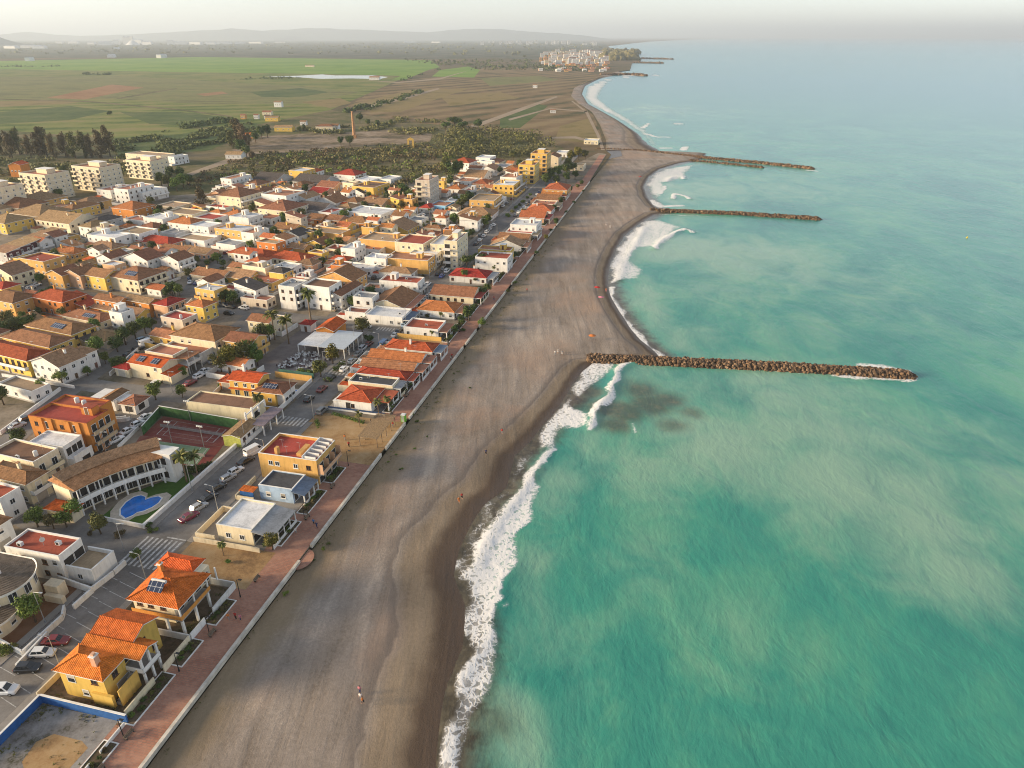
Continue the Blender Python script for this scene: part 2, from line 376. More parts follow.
foam_area([(545,446),(533,465),(520,485),(508,498),(497,510),(487,525),(481,545),(476,560),(468,575),(470,602),(497,600),(509,580),(518,565),(521,550),(523,530),(531,515),(534,500),(539,480),(546,462),(549,446)],.84,1.5)
foam_area([(513,455),(512,470),(505,487),(483,503),(476,518),(470,532),(461,552),(453,570),(451,578),(466,584),(480,550),(500,505),(530,468),(535,452)],.50,2.5)
foam_area([(602,360),(590,362),(582,371),(573,383),(570,397),(577,400),(592,388),(606,376),(618,366),(622,361)],.72,2)
foam_area([(570,397),(556,412),(545,425),(533,438),(538,450),(552,446),(560,430),(585,425),(590,415),(578,408)],.82,2)
foam_line([(640,362),(624,366),(617,371),(614,382),(608,395),(600,406),(596,414),(589,428)],1.1,.95,.8)
foam_line([(497,600),(488,640),(472,655),(463,672),(457,690),(453,705),(448,735),(447,768)],.7,.98,.4)
foam_line([(549,446),(538,470),(523,488),(512,503),(498,520),(485,545),(472,575)],.7,1.0,.5)
foam_line([(452,564),(458,580),(466,583)],.5,.7)
foam_line([(634,424),(636,432)],.6,.6,.3)
foam_line([(505,600),(496,592),(506,580),(516,566)],.9,.9,.4)
foam_line([(690,363),(660,360),(640,361)],.9,.7); foam_line([(720,367),(780,371),(800,373)],.6,.55)
foam_line([(835,375),(862,377),(906,380),(913,377),(908,371),(880,366),(862,364)],1.8,.85)
# second bay
foam_line([(661,356),(645,345),(632,331),(621,314),(613,300),(610,287)],1.5,.86)
foam_area([(640,222),(660,219),(682,227),(668,244),(640,249),(632,260),(648,270),(640,279),(616,282),(608,276),(611,262),(617,249),(626,235)],.74,5)
foam_area([(611,262),(618,249),(627,236),(640,224),(646,226),(632,244),(626,262),(620,282),(610,284)],.85,3)
foam_line([(654,249),(661,241),(668,237),(684,229),(692,232)],1.4,.92,.6); foam_line([(619,280),(622,268),(632,250),(640,236),(644,228)],1.6,.9,.4)
foam_line([(632,325),(650,327),(664,328)],1.0,.4)
# third bay
foam_area([(650,176),(662,169),(694,164),(690,171),(682,179),(666,183),(664,193),(656,200),(649,192),(645,185)],.76,6)
foam_line([(666,182),(672,177),(682,176),(684,179)],1.6,.95,.5); foam_line([(660,193),(665,186)],1.6,.9); foam_line([(673,199),(675,194),(684,196),(690,199)],1.7,.9,.5); foam_line([(654,201),(661,207),(680,206)],3,.8)
# fourth bay
foam_area([(583,98),(585,87),(600,80),(622,76),(610,82),(603,90),(600,98),(612,108),(630,118),(648,130),(655,140),(662,150),(650,146),(640,134),(622,122),(604,112),(590,105)],.76,14)
foam_line([(643,128),(650,123),(664,123),(682,124)],3,.9); foam_line([(646,134),(658,137),(670,137)],3,.85); foam_line([(604,110),(612,112)],5,.9); foam_line([(684,150),(686,147)],4,1); foam_line([(663,148),(670,148)],4,.9)
foam_line([(645,74),(660,76)],10,.8); foam_area([(622,74),(640,74),(628,79),(618,77)],.7,12)
foam_line([(808,170),(816,171)],2,.9); foam_line([(660,214),(720,217)],1.2,.5)
# plumes of sand, and the dark churned patch by the groyne
for px,r,sv in [((560,480),7,.7),((548,500),6,.6),((530,560),6,.55),((505,720),6,.75),((512,745),7,.7),((700,400),22,.55),((660,370),16,.45),((780,390),22,.7),((860,480),22,1.0),((842,440),18,.8),((905,520),16,.9),((800,440),20,.7),((940,565),12,.85),((720,445),16,.85),((690,430),12,.8),((760,470),14,.7),((650,470),14,.55),((600,465),10,.5),((690,250),24,.9),((740,255),34,.75),((720,290),26,.45),((800,270),34,.55),((870,300),34,.4),((640,300),12,.55),((660,330),10,.5),((700,335),12,.45),((705,190),40,.55),((770,190),45,.4),((650,345),8,.4),((800,330),24,.35),((960,460),30,.5),((1000,520),22,.45),((640,560),10,.4),((560,640),10,.35),((740,640),14,.3),((660,110),70,.5)]:
    blob(sed,px,r*1.45,min(1,sv*1.1))
for px,r,sv in [((605,408),7,.9),((578,400),5,.8),((640,392),9,.8),((670,425),7,.7),((650,405),9,1),((630,412),8,1),((668,400),7,.9),((615,425),6,.8),((590,392),6,.85),((690,412),6,.6),((495,725),5,.6),((560,418),4,.5)]: blob(dark,px,r,sv)
foam*=(YS>30)
_u=(XS-O0[0])*_sb+(YS-O0[1])*_cb; _v=-(XS-O0[0])*_cb+(YS-O0[1])*_sb
shore=np.where((_u>-120)&(_u<600),v_water(_u)-_v,99.0)                 # metres seaward of the water's edge
sed=np.maximum(sed,.62*np.exp(-((shore-15)/9)**2)*(shore>0)*smoothnoise(_u,_v,25,12,31)*1.4)
ZS=SEA_Z+ridge+.12*(smoothnoise(XS,YS,9,14,21)-.5)*(np.hypot(XS,YS)<1500)
m,nt,b=nodes_of('sea'); M_SEA=m
v=coords(nt); warp=N(nt,'ShaderNodeMapping'); warp.inputs['Rotation'].default_value=(0,0,.5); warp.inputs['Scale'].default_value=(1,.72,1); nt.links.new(v,warp.inputs[0])
n1=noise(nt,warp.outputs[0],.016,6,.60,.7); n2=noise(nt,warp.outputs[0],.055,8,.62,.7); n3=noise(nt,v,.35,5,.6)
base=ramp(nt,mth(nt,'ADD',mth(nt,'MULTIPLY',n1,.7),mth(nt,'MULTIPLY',n2,.3)),[(.38,(.026,.195,.160)),(.48,(.046,.250,.185)),(.60,(.095,.315,.200))])
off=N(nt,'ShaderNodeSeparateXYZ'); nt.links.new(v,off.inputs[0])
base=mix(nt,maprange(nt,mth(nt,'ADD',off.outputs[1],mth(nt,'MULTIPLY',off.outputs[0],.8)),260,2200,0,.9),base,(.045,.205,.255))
sf=mth(nt,'ADD',attr(nt,'sed'),mth(nt,'MULTIPLY',mth(nt,'SUBTRACT',mth(nt,'ADD',mth(nt,'MULTIPLY',n1,.35),mth(nt,'MULTIPLY',n2,.65)),.5),1.9))
c=mix(nt,maprange(nt,sf,.12,1.05,0,.9),base,(.235,.370,.270))
df=mth(nt,'ADD',attr(nt,'dark'),mth(nt,'MULTIPLY',mth(nt,'SUBTRACT',n2,.5),1.1))
c=mix(nt,maprange(nt,df,.15,.85,0,.8),c,mix(nt,maprange(nt,n3,.42,.68),(.050,.052,.036),(.105,.082,.05)))
sh=mth(nt,'ADD',attr(nt,'shore'),mth(nt,'MULTIPLY',mth(nt,'SUBTRACT',n3,.5),6.0))
c=mix(nt,maprange(nt,sh,2.0,9.0,.95,0),c,mix(nt,maprange(nt,n3,.35,.65),(.060,.040,.026),(.125,.095,.062)))
vo=N(nt,'ShaderNodeTexVoronoi'); vo.feature='DISTANCE_TO_EDGE'; vo.inputs['Scale'].default_value=.75; wv0=N(nt,'ShaderNodeTexNoise'); wv0.inputs['Scale'].default_value=.8; nt.links.new(v,wv0.inputs['Vector']); vadd=N(nt,'ShaderNodeVectorMath'); vadd.operation='ADD'; nt.links.new(v,vadd.inputs[0]); vs0=N(nt,'ShaderNodeVectorMath'); vs0.operation='SCALE'; vs0.inputs['Scale'].default_value=2.2; nt.links.new(wv0.outputs['Color'],vs0.inputs[0]); nt.links.new(vs0.outputs[0],vadd.inputs[1]); nt.links.new(vadd.outputs[0],vo.inputs['Vector'])
lace=mth(nt,'ADD',mth(nt,'ADD',mth(nt,'MULTIPLY',noise(nt,v,.30,6,.78,.6),.50),mth(nt,'MULTIPLY',noise(nt,v,2.0,4,.75),.25)),mth(nt,'MULTIPLY',maprange(nt,vo.outputs['Distance'],0,.35),.25))
ff=maprange(nt,mth(nt,'SUBTRACT',mth(nt,'ADD',mth(nt,'MULTIPLY',attr(nt,'foam'),.66),.10),lace),-.10,.15)
wash=mth(nt,'MULTIPLY',maprange(nt,attr(nt,'foam'),.25,.95,0,.62),maprange(nt,noise(nt,v,.5,5,.7),.25,.6,.45,1))
ff=mth(nt,'MULTIPLY',mth(nt,'MAXIMUM',ff,wash),maprange(nt,attr(nt,'foam'),.05,.3))
c=mix(nt,ff,c,(.72,.70,.67))
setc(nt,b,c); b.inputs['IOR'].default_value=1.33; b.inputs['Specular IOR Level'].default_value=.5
nt.links.new(maprange(nt,ff,0,1,.22,.9),b.inputs['Roughness'])
wv=N(nt,'ShaderNodeMapping'); wv.inputs['Rotation'].default_value=(0,0,-.45); wv.inputs['Scale'].default_value=(1,.5,1); nt.links.new(v,wv.inputs[0])
h=mth(nt,'ADD',mth(nt,'MULTIPLY',noise(nt,wv.outputs[0],.16,4,.55,.6),1.0),mth(nt,'ADD',mth(nt,'MULTIPLY',noise(nt,wv.outputs[0],.8,4,.6,.3),.35),mth(nt,'MULTIPLY',ff,.25)))
bump(nt,b,h,.38,.8)
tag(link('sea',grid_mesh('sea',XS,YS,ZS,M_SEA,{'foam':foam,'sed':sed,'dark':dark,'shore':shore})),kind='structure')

# ------------------------------------------------------------------ hills far inland and the haze
m=simple('far_hill',(.07,.085,.075),.95,var=.3,nscale=.004)
def hill(x0,x1,dist,peaks,depth):
    n=80; X=np.zeros((n,9)); Y=X.copy(); Z=X.copy()
    for i in range(n):
        px=x0+(x1-x0)*i/(n-1); d=(px-512)/F_PX
        h=np.interp(px,[p for p,_ in peaks],[q for _,q in peaks])*dist/F_PX*_c*(1.5 if dist<10000 else .62)
        h*=1+.08*(mnoise.noise((px*.11,dist,0)))
        for j in range(9):
            t=j/8; X[i,j]=d*dist*1.06+(t-.5)*depth*.2; Y[i,j]=dist+(t-.5)*depth; Z[i,j]=-2+max(0,h)*math.sin(math.pi*t)**1.2*(1+.1*mnoise.noise((i*.2,j*.8,dist)))
    tag(link('hills',grid_mesh('hills',X[::-1],Y[::-1],Z[::-1],m)),kind='structure')
hill(-160,62,9000,[(-160,10),(-110,20),(-50,27),(0,25),(14,22),(24,17),(34,16),(46,11),(62,0)],1600)
hill(60,330,21000,[(60,2),(80,7),(104,12),(120,8),(150,6),(190,8),(240,13),(275,16),(300,14),(330,6)],2500)
hill(250,600,22000,[(250,2),(300,13),(340,17),(372,16),(400,13),(440,11),(470,15),(500,16),(530,12),(570,7),(600,0)],2500)
def haze():
    mb=MB(); mb.box(-64000,64000,-1500,72000,-6,560)
    m=bpy.data.materials.new('haze'); m.use_nodes=True; nt=m.node_tree
    nt.nodes.remove(nt.nodes['Principled BSDF'])
    v=nt.nodes.new('ShaderNodeVolumePrincipled'); v.inputs['Color'].default_value=(.73,.82,.91,1); v.inputs['Density'].default_value=HAZE_DENSITY; v.inputs['Anisotropy'].default_value=.2
    nt.links.new(v.outputs[0],nt.nodes['Material Output'].inputs['Volume'])
    tag(mb.build('haze',m),kind='stuff')
HAZE_DENSITY=.78e-4
haze()
ORDW=['first','second','third','fourth','fifth','sixth','seventh','eighth','ninth','tenth','eleventh','twelfth','thirteenth','fourteenth','fifteenth','sixteenth','seventeenth','eighteenth','nineteenth','twentieth']
ORDW+=['twenty-'+o for o in ORDW[:9]]+['thirtieth']+['thirty-'+o for o in ORDW[:9]]+['fortieth']+['forty-'+o for o in ORDW[:9]]+['fiftieth']+['fifty-'+o for o in ORDW[:9]]+['sixtieth']+['sixty-'+o for o in ORDW[:9]]
# ------------------------------------------------------------------ building materials
WALLC={'white':(.72,.70,.66),'cream':(.70,.60,.42),'yellow':(.68,.45,.11),'ochre':(.62,.37,.12),'orange':(.56,.22,.055),'salmon':(.60,.36,.22),
       'beige':(.50,.43,.34),'grey':(.42,.41,.40),'blue':(.12,.27,.55),'light blue':(.24,.46,.66),'maroon':(.10,.035,.04),'pink':(.60,.33,.28),'tan':(.45,.34,.22)}
def wallm(c):
    name='plaster_'+c.replace(' ','_')
    if name in MATS: return MATS[name]
    col=WALLC[c]; m,nt,b=nodes_of(name); v=coords(nt); b.inputs['Roughness'].default_value=.9; b.inputs['Specular IOR Level'].default_value=.15
    st=N(nt,'ShaderNodeMapping'); st.inputs['Scale'].default_value=(1.6,1.6,.25); nt.links.new(v,st.inputs[0])
    f=mth(nt,'ADD',mth(nt,'MULTIPLY',noise(nt,st.outputs[0],1.0,5,.65),.6),mth(nt,'MULTIPLY',noise(nt,v,.35,3,.6),.4))
    cc=ramp(nt,f,[(.30,tuple(x*.66 for x in col)),(.47,tuple(x*.93 for x in col)),(.66,tuple(min(.85,x*1.06) for x in col))])
    setc(nt,b,objvar(nt,cc,.10,.008)); return m
TILEC={'clay':(.40,.135,.045),'brown':(.25,.115,.055),'orange':(.50,.110,.016),'red':(.34,.050,.022),'tan':(.30,.18,.092),'dark':(.085,.070,.062),'terracotta':(.36,.155,.075)}
def tilem(c):
    name='roof_tile_'+c
    if name in MATS: return MATS[name]
    col=TILEC[c]; m,nt,b=nodes_of(name); b.inputs['Roughness'].default_value=.85; b.inputs['Specular IOR Level'].default_value=.2
    tc=N(nt,'ShaderNodeTexCoord'); v=tc.outputs['Object']
    s=N(nt,'ShaderNodeSeparateXYZ'); nt.links.new(v,s.inputs[0]); n_=N(nt,'ShaderNodeSeparateXYZ'); nt.links.new(tc.outputs['Normal'],n_.inputs[0])
    isx=mth(nt,'GREATER_THAN',mth(nt,'ABSOLUTE',n_.outputs[0]),mth(nt,'ABSOLUTE',n_.outputs[1]))
    rib=mth(nt,'ADD',mth(nt,'MULTIPLY',isx,s.outputs[1]),mth(nt,'MULTIPLY',mth(nt,'SUBTRACT',1.0,isx),s.outputs[0]))
    rows=mth(nt,'FRACT',mth(nt,'MULTIPLY',s.outputs[2],6.5)); ribs=mth(nt,'SINE',mth(nt,'MULTIPLY',rib,2*math.pi/.32))
    blot=noise(nt,v,.9,6,.7); fine=noise(nt,v,4.5,3,.7)
    f=mth(nt,'ADD',mth(nt,'MULTIPLY',blot,.6),mth(nt,'MULTIPLY',fine,.4))
    cc=ramp(nt,f,[(.36,tuple(x*.48 for x in col)),(.49,col),(.62,tuple(min(.8,x*1.45+.012) for x in col))])
    cc=mix(nt,maprange(nt,ribs,-1,-.2,.35,0),cc,tuple(x*.45 for x in col))
    cc=mix(nt,maprange(nt,rows,.0,.2,.25,0),cc,tuple(x*.5 for x in col))
    setc(nt,b,objvar(nt,cc,.16,.012)); bump(nt,b,mth(nt,'ADD',ribs,rows),.5,.05); return m
FLATC={'red':(.34,.075,.045),'terracotta':(.38,.17,.10),'white':(.60,.60,.60),'grey':(.30,.30,.30),'black':(.075,.078,.085),'tan':(.36,.26,.16),'blue grey':(.13,.17,.22),'brown':(.20,.11,.07)}
def flatm(c):
    name='flat_roof_'+c.replace(' ','_')
    if name in MATS: return MATS[name]
    col=FLATC[c]; m,nt,b=nodes_of(name); v=coords(nt); b.inputs['Roughness'].default_value=.9; b.inputs['Specular IOR Level'].default_value=.2
    f=mth(nt,'ADD',mth(nt,'MULTIPLY',noise(nt,v,.28,6,.7,.6),.65),mth(nt,'MULTIPLY',noise(nt,v,2.2,4,.7),.35))
    cc=ramp(nt,f,[(.33,tuple(x*.55 for x in col)),(.46,tuple(x*.9 for x in col)),(.62,tuple(min(.8,x*1.18) for x in col))])
    br=N(nt,'ShaderNodeTexBrick'); br.inputs['Scale'].default_value=1.0; br.inputs['Mortar Size'].default_value=.03; br.inputs['Brick Width'].default_value=1.6; br.inputs['Row Height'].default_value=.8
    nt.links.new(v,br.inputs[0]); cc=mix(nt,maprange(nt,br.outputs['Fac'],0,1,0,.3),cc,tuple(x*.6 for x in col))
    setc(nt,b,objvar(nt,cc,.14,.01)); return m
M_GLASS=simple('window_glass',(.022,.026,.032),.22,spec=.6,var=.3,nscale=.8,ovar=.4)
M_FRAME=simple('white_frame',(.70,.70,.68),.5,var=.05); M_BROWN=simple('brown_wood',(.16,.075,.035),.6,var=.25)
M_SHUT=simple('shutter',(.42,.38,.33),.7,var=.12,ovar=.35); M_DOOR=simple('door_paint',(.13,.07,.04),.6,var=.2,ovar=.4)
M_OPEN_SHADE=simple('opening_shade_paint',(.035,.03,.027),.9,var=.3); M_TRIM=simple('white_trim',(.72,.70,.66),.8,var=.12,nscale=.6); M_CONC=simple('concrete',(.33,.31,.29),.9,var=.2,nscale=.5)  # first material: the shade inside openings painted as a flat dark colour
M_METAL=simple('galvanised',(.42,.43,.44),.4,metal=.6,var=.12); M_DKMETAL=simple('dark_metal',(.035,.037,.04),.5,metal=.5,var=.1); M_BLACK=simple('black_rubber',(.018,.018,.019),.8,var=.1)
M_TANK=simple('tank_plastic',(.62,.62,.60),.5,var=.08); M_BRICK=simple('chimney_brick',(.42,.23,.115),.9,var=.3,nscale=1.2); M_WOOD=simple('weathered_wood',(.20,.145,.10),.85,var=.3,nscale=2)
m,nt,b=nodes_of('solar_panel'); b.inputs['Roughness'].default_value=.12; b.inputs['Specular IOR Level'].default_value=.7
br=N(nt,'ShaderNodeTexBrick'); br.offset=0; br.inputs['Scale'].default_value=1; br.inputs['Mortar Size'].default_value=.05; br.inputs['Brick Width'].default_value=1.0; br.inputs['Row Height'].default_value=1.65
br.inputs['Color1'].default_value=(.016,.022,.05,1); br.inputs['Color2'].default_value=(.02,.028,.06,1); br.inputs['Mortar'].default_value=(.35,.36,.38,1)
nt.links.new(coords(nt),br.inputs[0]); nt.links.new(br.outputs[0],b.inputs['Base Color']); M_SOLAR=m

# shared meshes of openings; they face local -Y, the origin on the wall face
def opening(w,h,kind):
    mb=MB(); x=w/2; z=h/2; fr=.09
    fm={'white':M_FRAME,'brown':M_BROWN,'shut':M_FRAME,'void':M_TRIM}[kind]
    mb.box(-x,x,-.05,.02,-z,-z+fr,0); mb.box(-x,x,-.05,.02,z-fr,z,0); mb.box(-x,-x+fr,-.05,.02,-z+fr,z-fr,0); mb.box(x-fr,x,-.05,.02,-z+fr,z-fr,0)
    if kind in('white','brown'): mb.box(-.035,.035,-.045,.02,-z+fr,z-fr,0)
    mb.face([(-x+fr,-.012,-z+fr),(x-fr,-.012,-z+fr),(x-fr,-.012,z-fr),(-x+fr,-.012,z-fr)],1)
    if kind=='shut': mb.box(-x+fr,x-fr,-.04,-.015,-z*.1,z-fr,2)
    if h<1.8: mb.box(-x-.1,x+.1,-.14,.02,-z-.08,-z,0)
    return mb.mesh('window_'+kind, [fm, M_OPEN_SHADE if kind=='void' else M_GLASS, M_SHUT])  # unglazed openings get a flat dark pane, their inner shade put into its colour
WIN={('white','s'):opening(1.15,1.25,'white'),('brown','s'):opening(1.15,1.25,'brown'),('shut','s'):opening(1.2,1.3,'shut'),
     ('white','t'):opening(1.5,2.1,'white'),('brown','t'):opening(1.5,2.1,'brown'),('shut','t'):opening(1.5,2.1,'shut'),('void','w'):opening(2.6,2.0,'void'),('void','t'):opening(1.6,2.1,'void')}
def door_mesh(w,h,m):
    mb=MB(); mb.box(-w/2-.1,w/2+.1,-.05,.02,h,h+.1,0); mb.box(-w/2-.1,-w/2,-.05,.02,0,h,0); mb.box(w/2,w/2+.1,-.05,.02,0,h,0); mb.box(-w/2,w/2,-.03,.02,0,h,1); mb.box(w/2-.18,w/2-.1,-.07,-.03,h*.45,h*.5,2)
    return mb.mesh('door',[M_TRIM,m,M_METAL])
DOOR={'door':door_mesh(1.0,2.1,M_DOOR),'garage':door_mesh(2.6,2.3,M_SHUT)}
FACE={'f':0,'s':math.pi/2,'b':math.pi,'i':-math.pi/2}      # front (towards the camera end), sea, back, inland
# ------------------------------------------------------------------ roof shapes (local: +x to the sea, +y along the promenade)
def roof_mesh(x0,x1,y0,y1,z,kind,mat,pitch=.36,ov=.4):
    mb=MB(); X0,X1,Y0,Y1=x0-ov,x1+ov,y0-ov,y1+ov; w,l=X1-X0,Y1-Y0; t=.16; zz=z-ov*pitch*.6
    if kind=='hip':
        if w>=l:
            r=l/2; A=(X0+r,(Y0+Y1)/2,zz+r*pitch); B=(X1-r+(.01 if w==l else 0),(Y0+Y1)/2,zz+r*pitch)
        else:
            r=w/2; A=((X0+X1)/2,Y0+r,zz+r*pitch); B=((X0+X1)/2,Y1-r,zz+r*pitch)
        a,b_,c,d=(X0,Y0,zz),(X1,Y0,zz),(X1,Y1,zz),(X0,Y1,zz)
        if w>=l: mb.face([a,b_,B,A]); mb.face([b_,c,B]); mb.face([c,d,A,B]); mb.face([d,a,A])
        else: mb.face([a,b_,A]); mb.face([b_,c,B,A]); mb.face([c,d,B]); mb.face([d,a,A,B])
        rid=[(A,B),(a,A),(b_,B if w>=l else A),(c,B),(d,A if w>=l else B)]
    elif kind in('gable_x','gable_y'):
        if kind=='gable_x':
            h=zz+l/2*pitch; A=(X0,(Y0+Y1)/2,h); B=(X1,(Y0+Y1)/2,h); mb.face([(X0,Y0,zz),(X1,Y0,zz),B,A]); mb.face([(X1,Y1,zz),(X0,Y1,zz),A,B])
        else:
            h=zz+w/2*pitch; A=((X0+X1)/2,Y0,h); B=((X0+X1)/2,Y1,h); mb.face([(X1,Y0,zz),(X1,Y1,zz),B,A]); mb.face([(X0,Y1,zz),(X0,Y0,zz),A,B])
        rid=[(A,B)]
    else:                                    # shed, falling to the sea, or to the camera end for shed_y
        if kind=='shed': pts=[(X0,Y0,z+w*pitch*.5),(X1,Y0,z),(X1,Y1,z),(X0,Y1,z+w*pitch*.5)]
        else: pts=[(X0,Y0,z),(X1,Y0,z),(X1,Y1,z+l*pitch*.5),(X0,Y1,z+l*pitch*.5)]
        mb.face(pts); rid=[]
    top=list(mb.f); tv=list(mb.v)
    n=len(mb.v); mb.raw([(x,y,q-t) for x,y,q in tv],[tuple(reversed(f)) for f in top],1)
    cnt={}
    for f in top:
        for i in range(len(f)):
            k=tuple(sorted((tuple(round(c,3) for c in tv[f[i]]),tuple(round(c,3) for c in tv[f[(i+1)%len(f)]]))))
            cnt.setdefault(k,[]).append((tv[f[i]],tv[f[(i+1)%len(f)]]))
    for k,e in cnt.items():
        if len(e)==1:
            p,q=e[0]; mb.face([q,p,(p[0],p[1],p[2]-t),(q[0],q[1],q[2]-t)],1)
    for p,q in rid:
        mb.tube(p,q,.13,n=5,m=2)
    return mb.mesh('roof',[mat,M_TRIM,mat])
def gable_walls(mb,x0,x1,y0,y1,z,kind,pitch=.36,ov=.4,m=0):
    zz=z-.01
    if kind=='gable_x':
        h=z-ov*pitch*.6+(y1-y0+2*ov)/2*pitch-.17; mb.face([(x0,y1,zz),(x0,y0,zz),(x0,(y0+y1)/2,h)],m); mb.face([(x1,y0,zz),(x1,y1,zz),(x1,(y0+y1)/2,h)],m)
    elif kind=='gable_y':
        h=z-ov*pitch*.6+(x1-x0+2*ov)/2*pitch-.17; mb.face([(x0,y0,zz),(x1,y0,zz),((x0+x1)/2,y0,h)],m); mb.face([(x1,y1,zz),(x0,y1,zz),((x0+x1)/2,y1,h)],m)
    elif kind in('shed','shed_y'):
        w,l=x1-x0+2*ov,y1-y0+2*ov
        def zt(x,y): return (z+(x1+ov-x)/w*w*pitch*.5 if kind=='shed' else z+(y-y0+ov)*pitch*.5)-.17
        c=[(x0,y0),(x1,y0),(x1,y1),(x0,y1)]
        for i in range(4):
            p,q=c[i],c[(i+1)%4]; mb.face([(*p,zz-.3),(*q,zz-.3),(*q,max(zt(*q),zz-.3)),(*p,max(zt(*p),zz-.3))],m)
def flat_roof(mb,x0,x1,y0,y1,z,par,m=0,mt=1,t=.22):
    """walls up to the parapet, roof deck inside, coping on top"""
    mb.box(x0,x1,y0,y1,0,z,m)
    for a in ((x0,x1,y0,y0+t),(x0,x1,y1-t,y1),(x0,x0+t,y0+t,y1-t),(x1-t,x1,y0+t,y1-t)):
        mb.box(*a,z,z+par,m,bottom=False); mb.box(a[0]-.03,a[1]+.03,a[2]-.03,a[3]+.03,z+par,z+par+.07,mt)

BLD=[]          # every building, for the labels
def house(row,at,w,l,st,wall,roof,rmat,bear=BEAR,z0=0.0,h=None,opts='',name='house',win=None,label=None,rng=None,cat='house'):
    """at: world x,y of the footprint centre; w to the sea, l along the promenade"""
    rng=rng or random.Random(int(abs(at[0]*131+at[1]*17)))
    H=h or (st*2.9+.35); w=max(3.0,w); l=max(3.0,l)
    root=empty(name,(at[0],at[1],z0),-bear)
    wm=wallm(wall); x0,x1,y0,y1=-w/2,w/2,-l/2,l/2
    far=at[1]>330; vfar=at[1]>520
    wb=MB()
    is_flat=roof=='flat'
    if is_flat:
        flat_roof(wb,x0,x1,y0,y1,H,.55 if st>1 or 'lowpar' not in opts else .2)
        link('roof',_deck(x0+.22,x1-.22,y0+.22,y1-.22,H+.012,flatm(rmat)),root)
    else:
        wb.box(x0,x1,y0,y1,0,H,0); 
        pitch=.30 if 'lowpitch' in opts else .38
        gable_walls(wb,x0,x1,y0,y1,H,roof,pitch)
        rf=link('roof',roof_mesh(x0,x1,y0,y1,H,roof,tilem('clay' if rmat=='orange' else rmat) if rmat in TILEC and 'metal' not in opts else flatm(rmat),pitch),root)
        if not vfar and 'nochim' not in opts and rng.random()<.55:
            cb=MB(); cx,cyy=rng.uniform(-.2,.2)*w,rng.uniform(-.2,.2)*l; cb.box(cx-.3,cx+.3,cyy-.3,cyy+.3,H,H+2.0+min(w,l)*.1,0); cb.box(cx-.4,cx+.4,cyy-.4,cyy+.4,H+2.0+min(w,l)*.1,H+2.15+min(w,l)*.1,1)
            cb.build('chimney',[wm,M_BRICK],rf)
    if not vfar: wb.box(x0-.03,x1+.03,y0-.03,y1+.03,0,.5,2)      # plinth
    wb.build('wall',[wm,M_TRIM,M_CONC],root)
    kinds=win or rng.choice([('white','s'),('brown','s'),('shut','s'),('shut','s')])
    def put(face,off,z,me):
        p={'f':(off,y0,z),'b':(-off,y1,z),'s':(x1,off,z),'i':(x0,-off,z)}[face]
        link('door' if me.name.startswith('door') else 'window',me,root,p,FACE[face])
    for face,L in (('f',w),('s',l)) + (() if far else (('i',l),)):
        gap=2.7 if not far else 3.4
        n=max(1,int(L/gap))
        if 'blind_'+face in opts: continue
        balc = (face=='s' and 'balc' in opts) or (face=='f' and 'fbal' in opts)
        for k in range(st):
            zc=k*2.9+1.65
            if H<2.9*st: zc=min(zc,H-.9)
            for j in range(n):
                off=(j+.5-n/2)*L/n
                if k==0 and face=='s' and 'porch' in opts:
                    if abs(off)<L/2-1.2 and j%2==0: put(face,off,1.25,WIN[('void','t')])
                    continue
                if k==0 and j==n//2 and face==('i' if 'dI' in opts else 's' if rng.random()<.6 else 'f'):
                    put(face,off,.06,DOOR['garage'] if L/n>3.2 and rng.random()<.4 else DOOR['door']); continue
                if balc and k>0: put(face,off,k*2.9+1.25,WIN[(kinds[0],'t')]); continue
                if rng.random()<(.25 if face!='s' else .1): continue
                put(face,off,zc,WIN[kinds] if rng.random()<.8 else WIN[('white','s')])
        if balc:
            for k in range(1,st):
                bb=MB(); d=1.25; zz=k*2.9+.1
                if face=='s': a=(x1,x1+d,y0+.25,y1-.25)
                else: a=(x0+.25,x1-.25,y0-d,y0)
                bb.box(*a,zz-.16,zz,0)
                if face=='s':
                    bb.box(a[1]-.1,a[1],a[2],a[3],zz,zz+.95,1); bb.box(a[0],a[1]-.1,a[2],a[2]+.1,zz,zz+.95,1); bb.box(a[0],a[1]-.1,a[3]-.1,a[3],zz,zz+.95,1)
                else:
                    bb.box(a[0],a[1],a[2],a[2]+.1,zz,zz+.95,1); bb.box(a[0],a[0]+.1,a[2]+.1,a[3],zz,zz+.95,1); bb.box(a[1]-.1,a[1],a[2]+.1,a[3],zz,zz+.95,1)
                bb.build('balcony',[M_CONC,M_TRIM if rng.random()<.6 else wm],root)
    if 'porch' in opts:
        d=3.2 if l>6 else 2.4; pb=MB(); hh=2.75
        pb.box(x1+.003,x1+d,y0+.1,y1-.1,hh,hh+.18,1)
        pb.box(x1+.003,x1+d,y0+.1,y1-.1,hh+.18,hh+.2,2)
        for q in np.linspace(y0+.25,y1-.25,max(2,int(l/3)+1)): pb.box(x1+d-.3,x1+d-.05,q-.13,q+.13,0,hh,1)
        pb.box(x1+d-.25,x1+d-.1,y0+.4,y1-.4,0,.9,0)
        pb.build('porch',[wm,M_TRIM,flatm(rng.choice(['terracotta','red','terracotta','tan','grey']) if 'pslate' not in opts else 'blue grey')],root)
    if 'patio' in opts:
        pb=MB(); d=3.6; t=.18
        for a in ((x0-d,x0-.003,y0+.05,y0+.05+t),(x0-d,x0-.003,y1-.05-t,y1-.05),(x0-d,x0-d+t,y0+.05+t,y1-.05-t)): pb.box(*a,0,2.1,0)
        pb.box(x0-d+t,x0-.003,y0+.05+t,y0+l*.5,1.95,2.06,1)
        pb.build('patio_wall',[wm,tilem(rng.choice(['terracotta','orange','red']))],root)
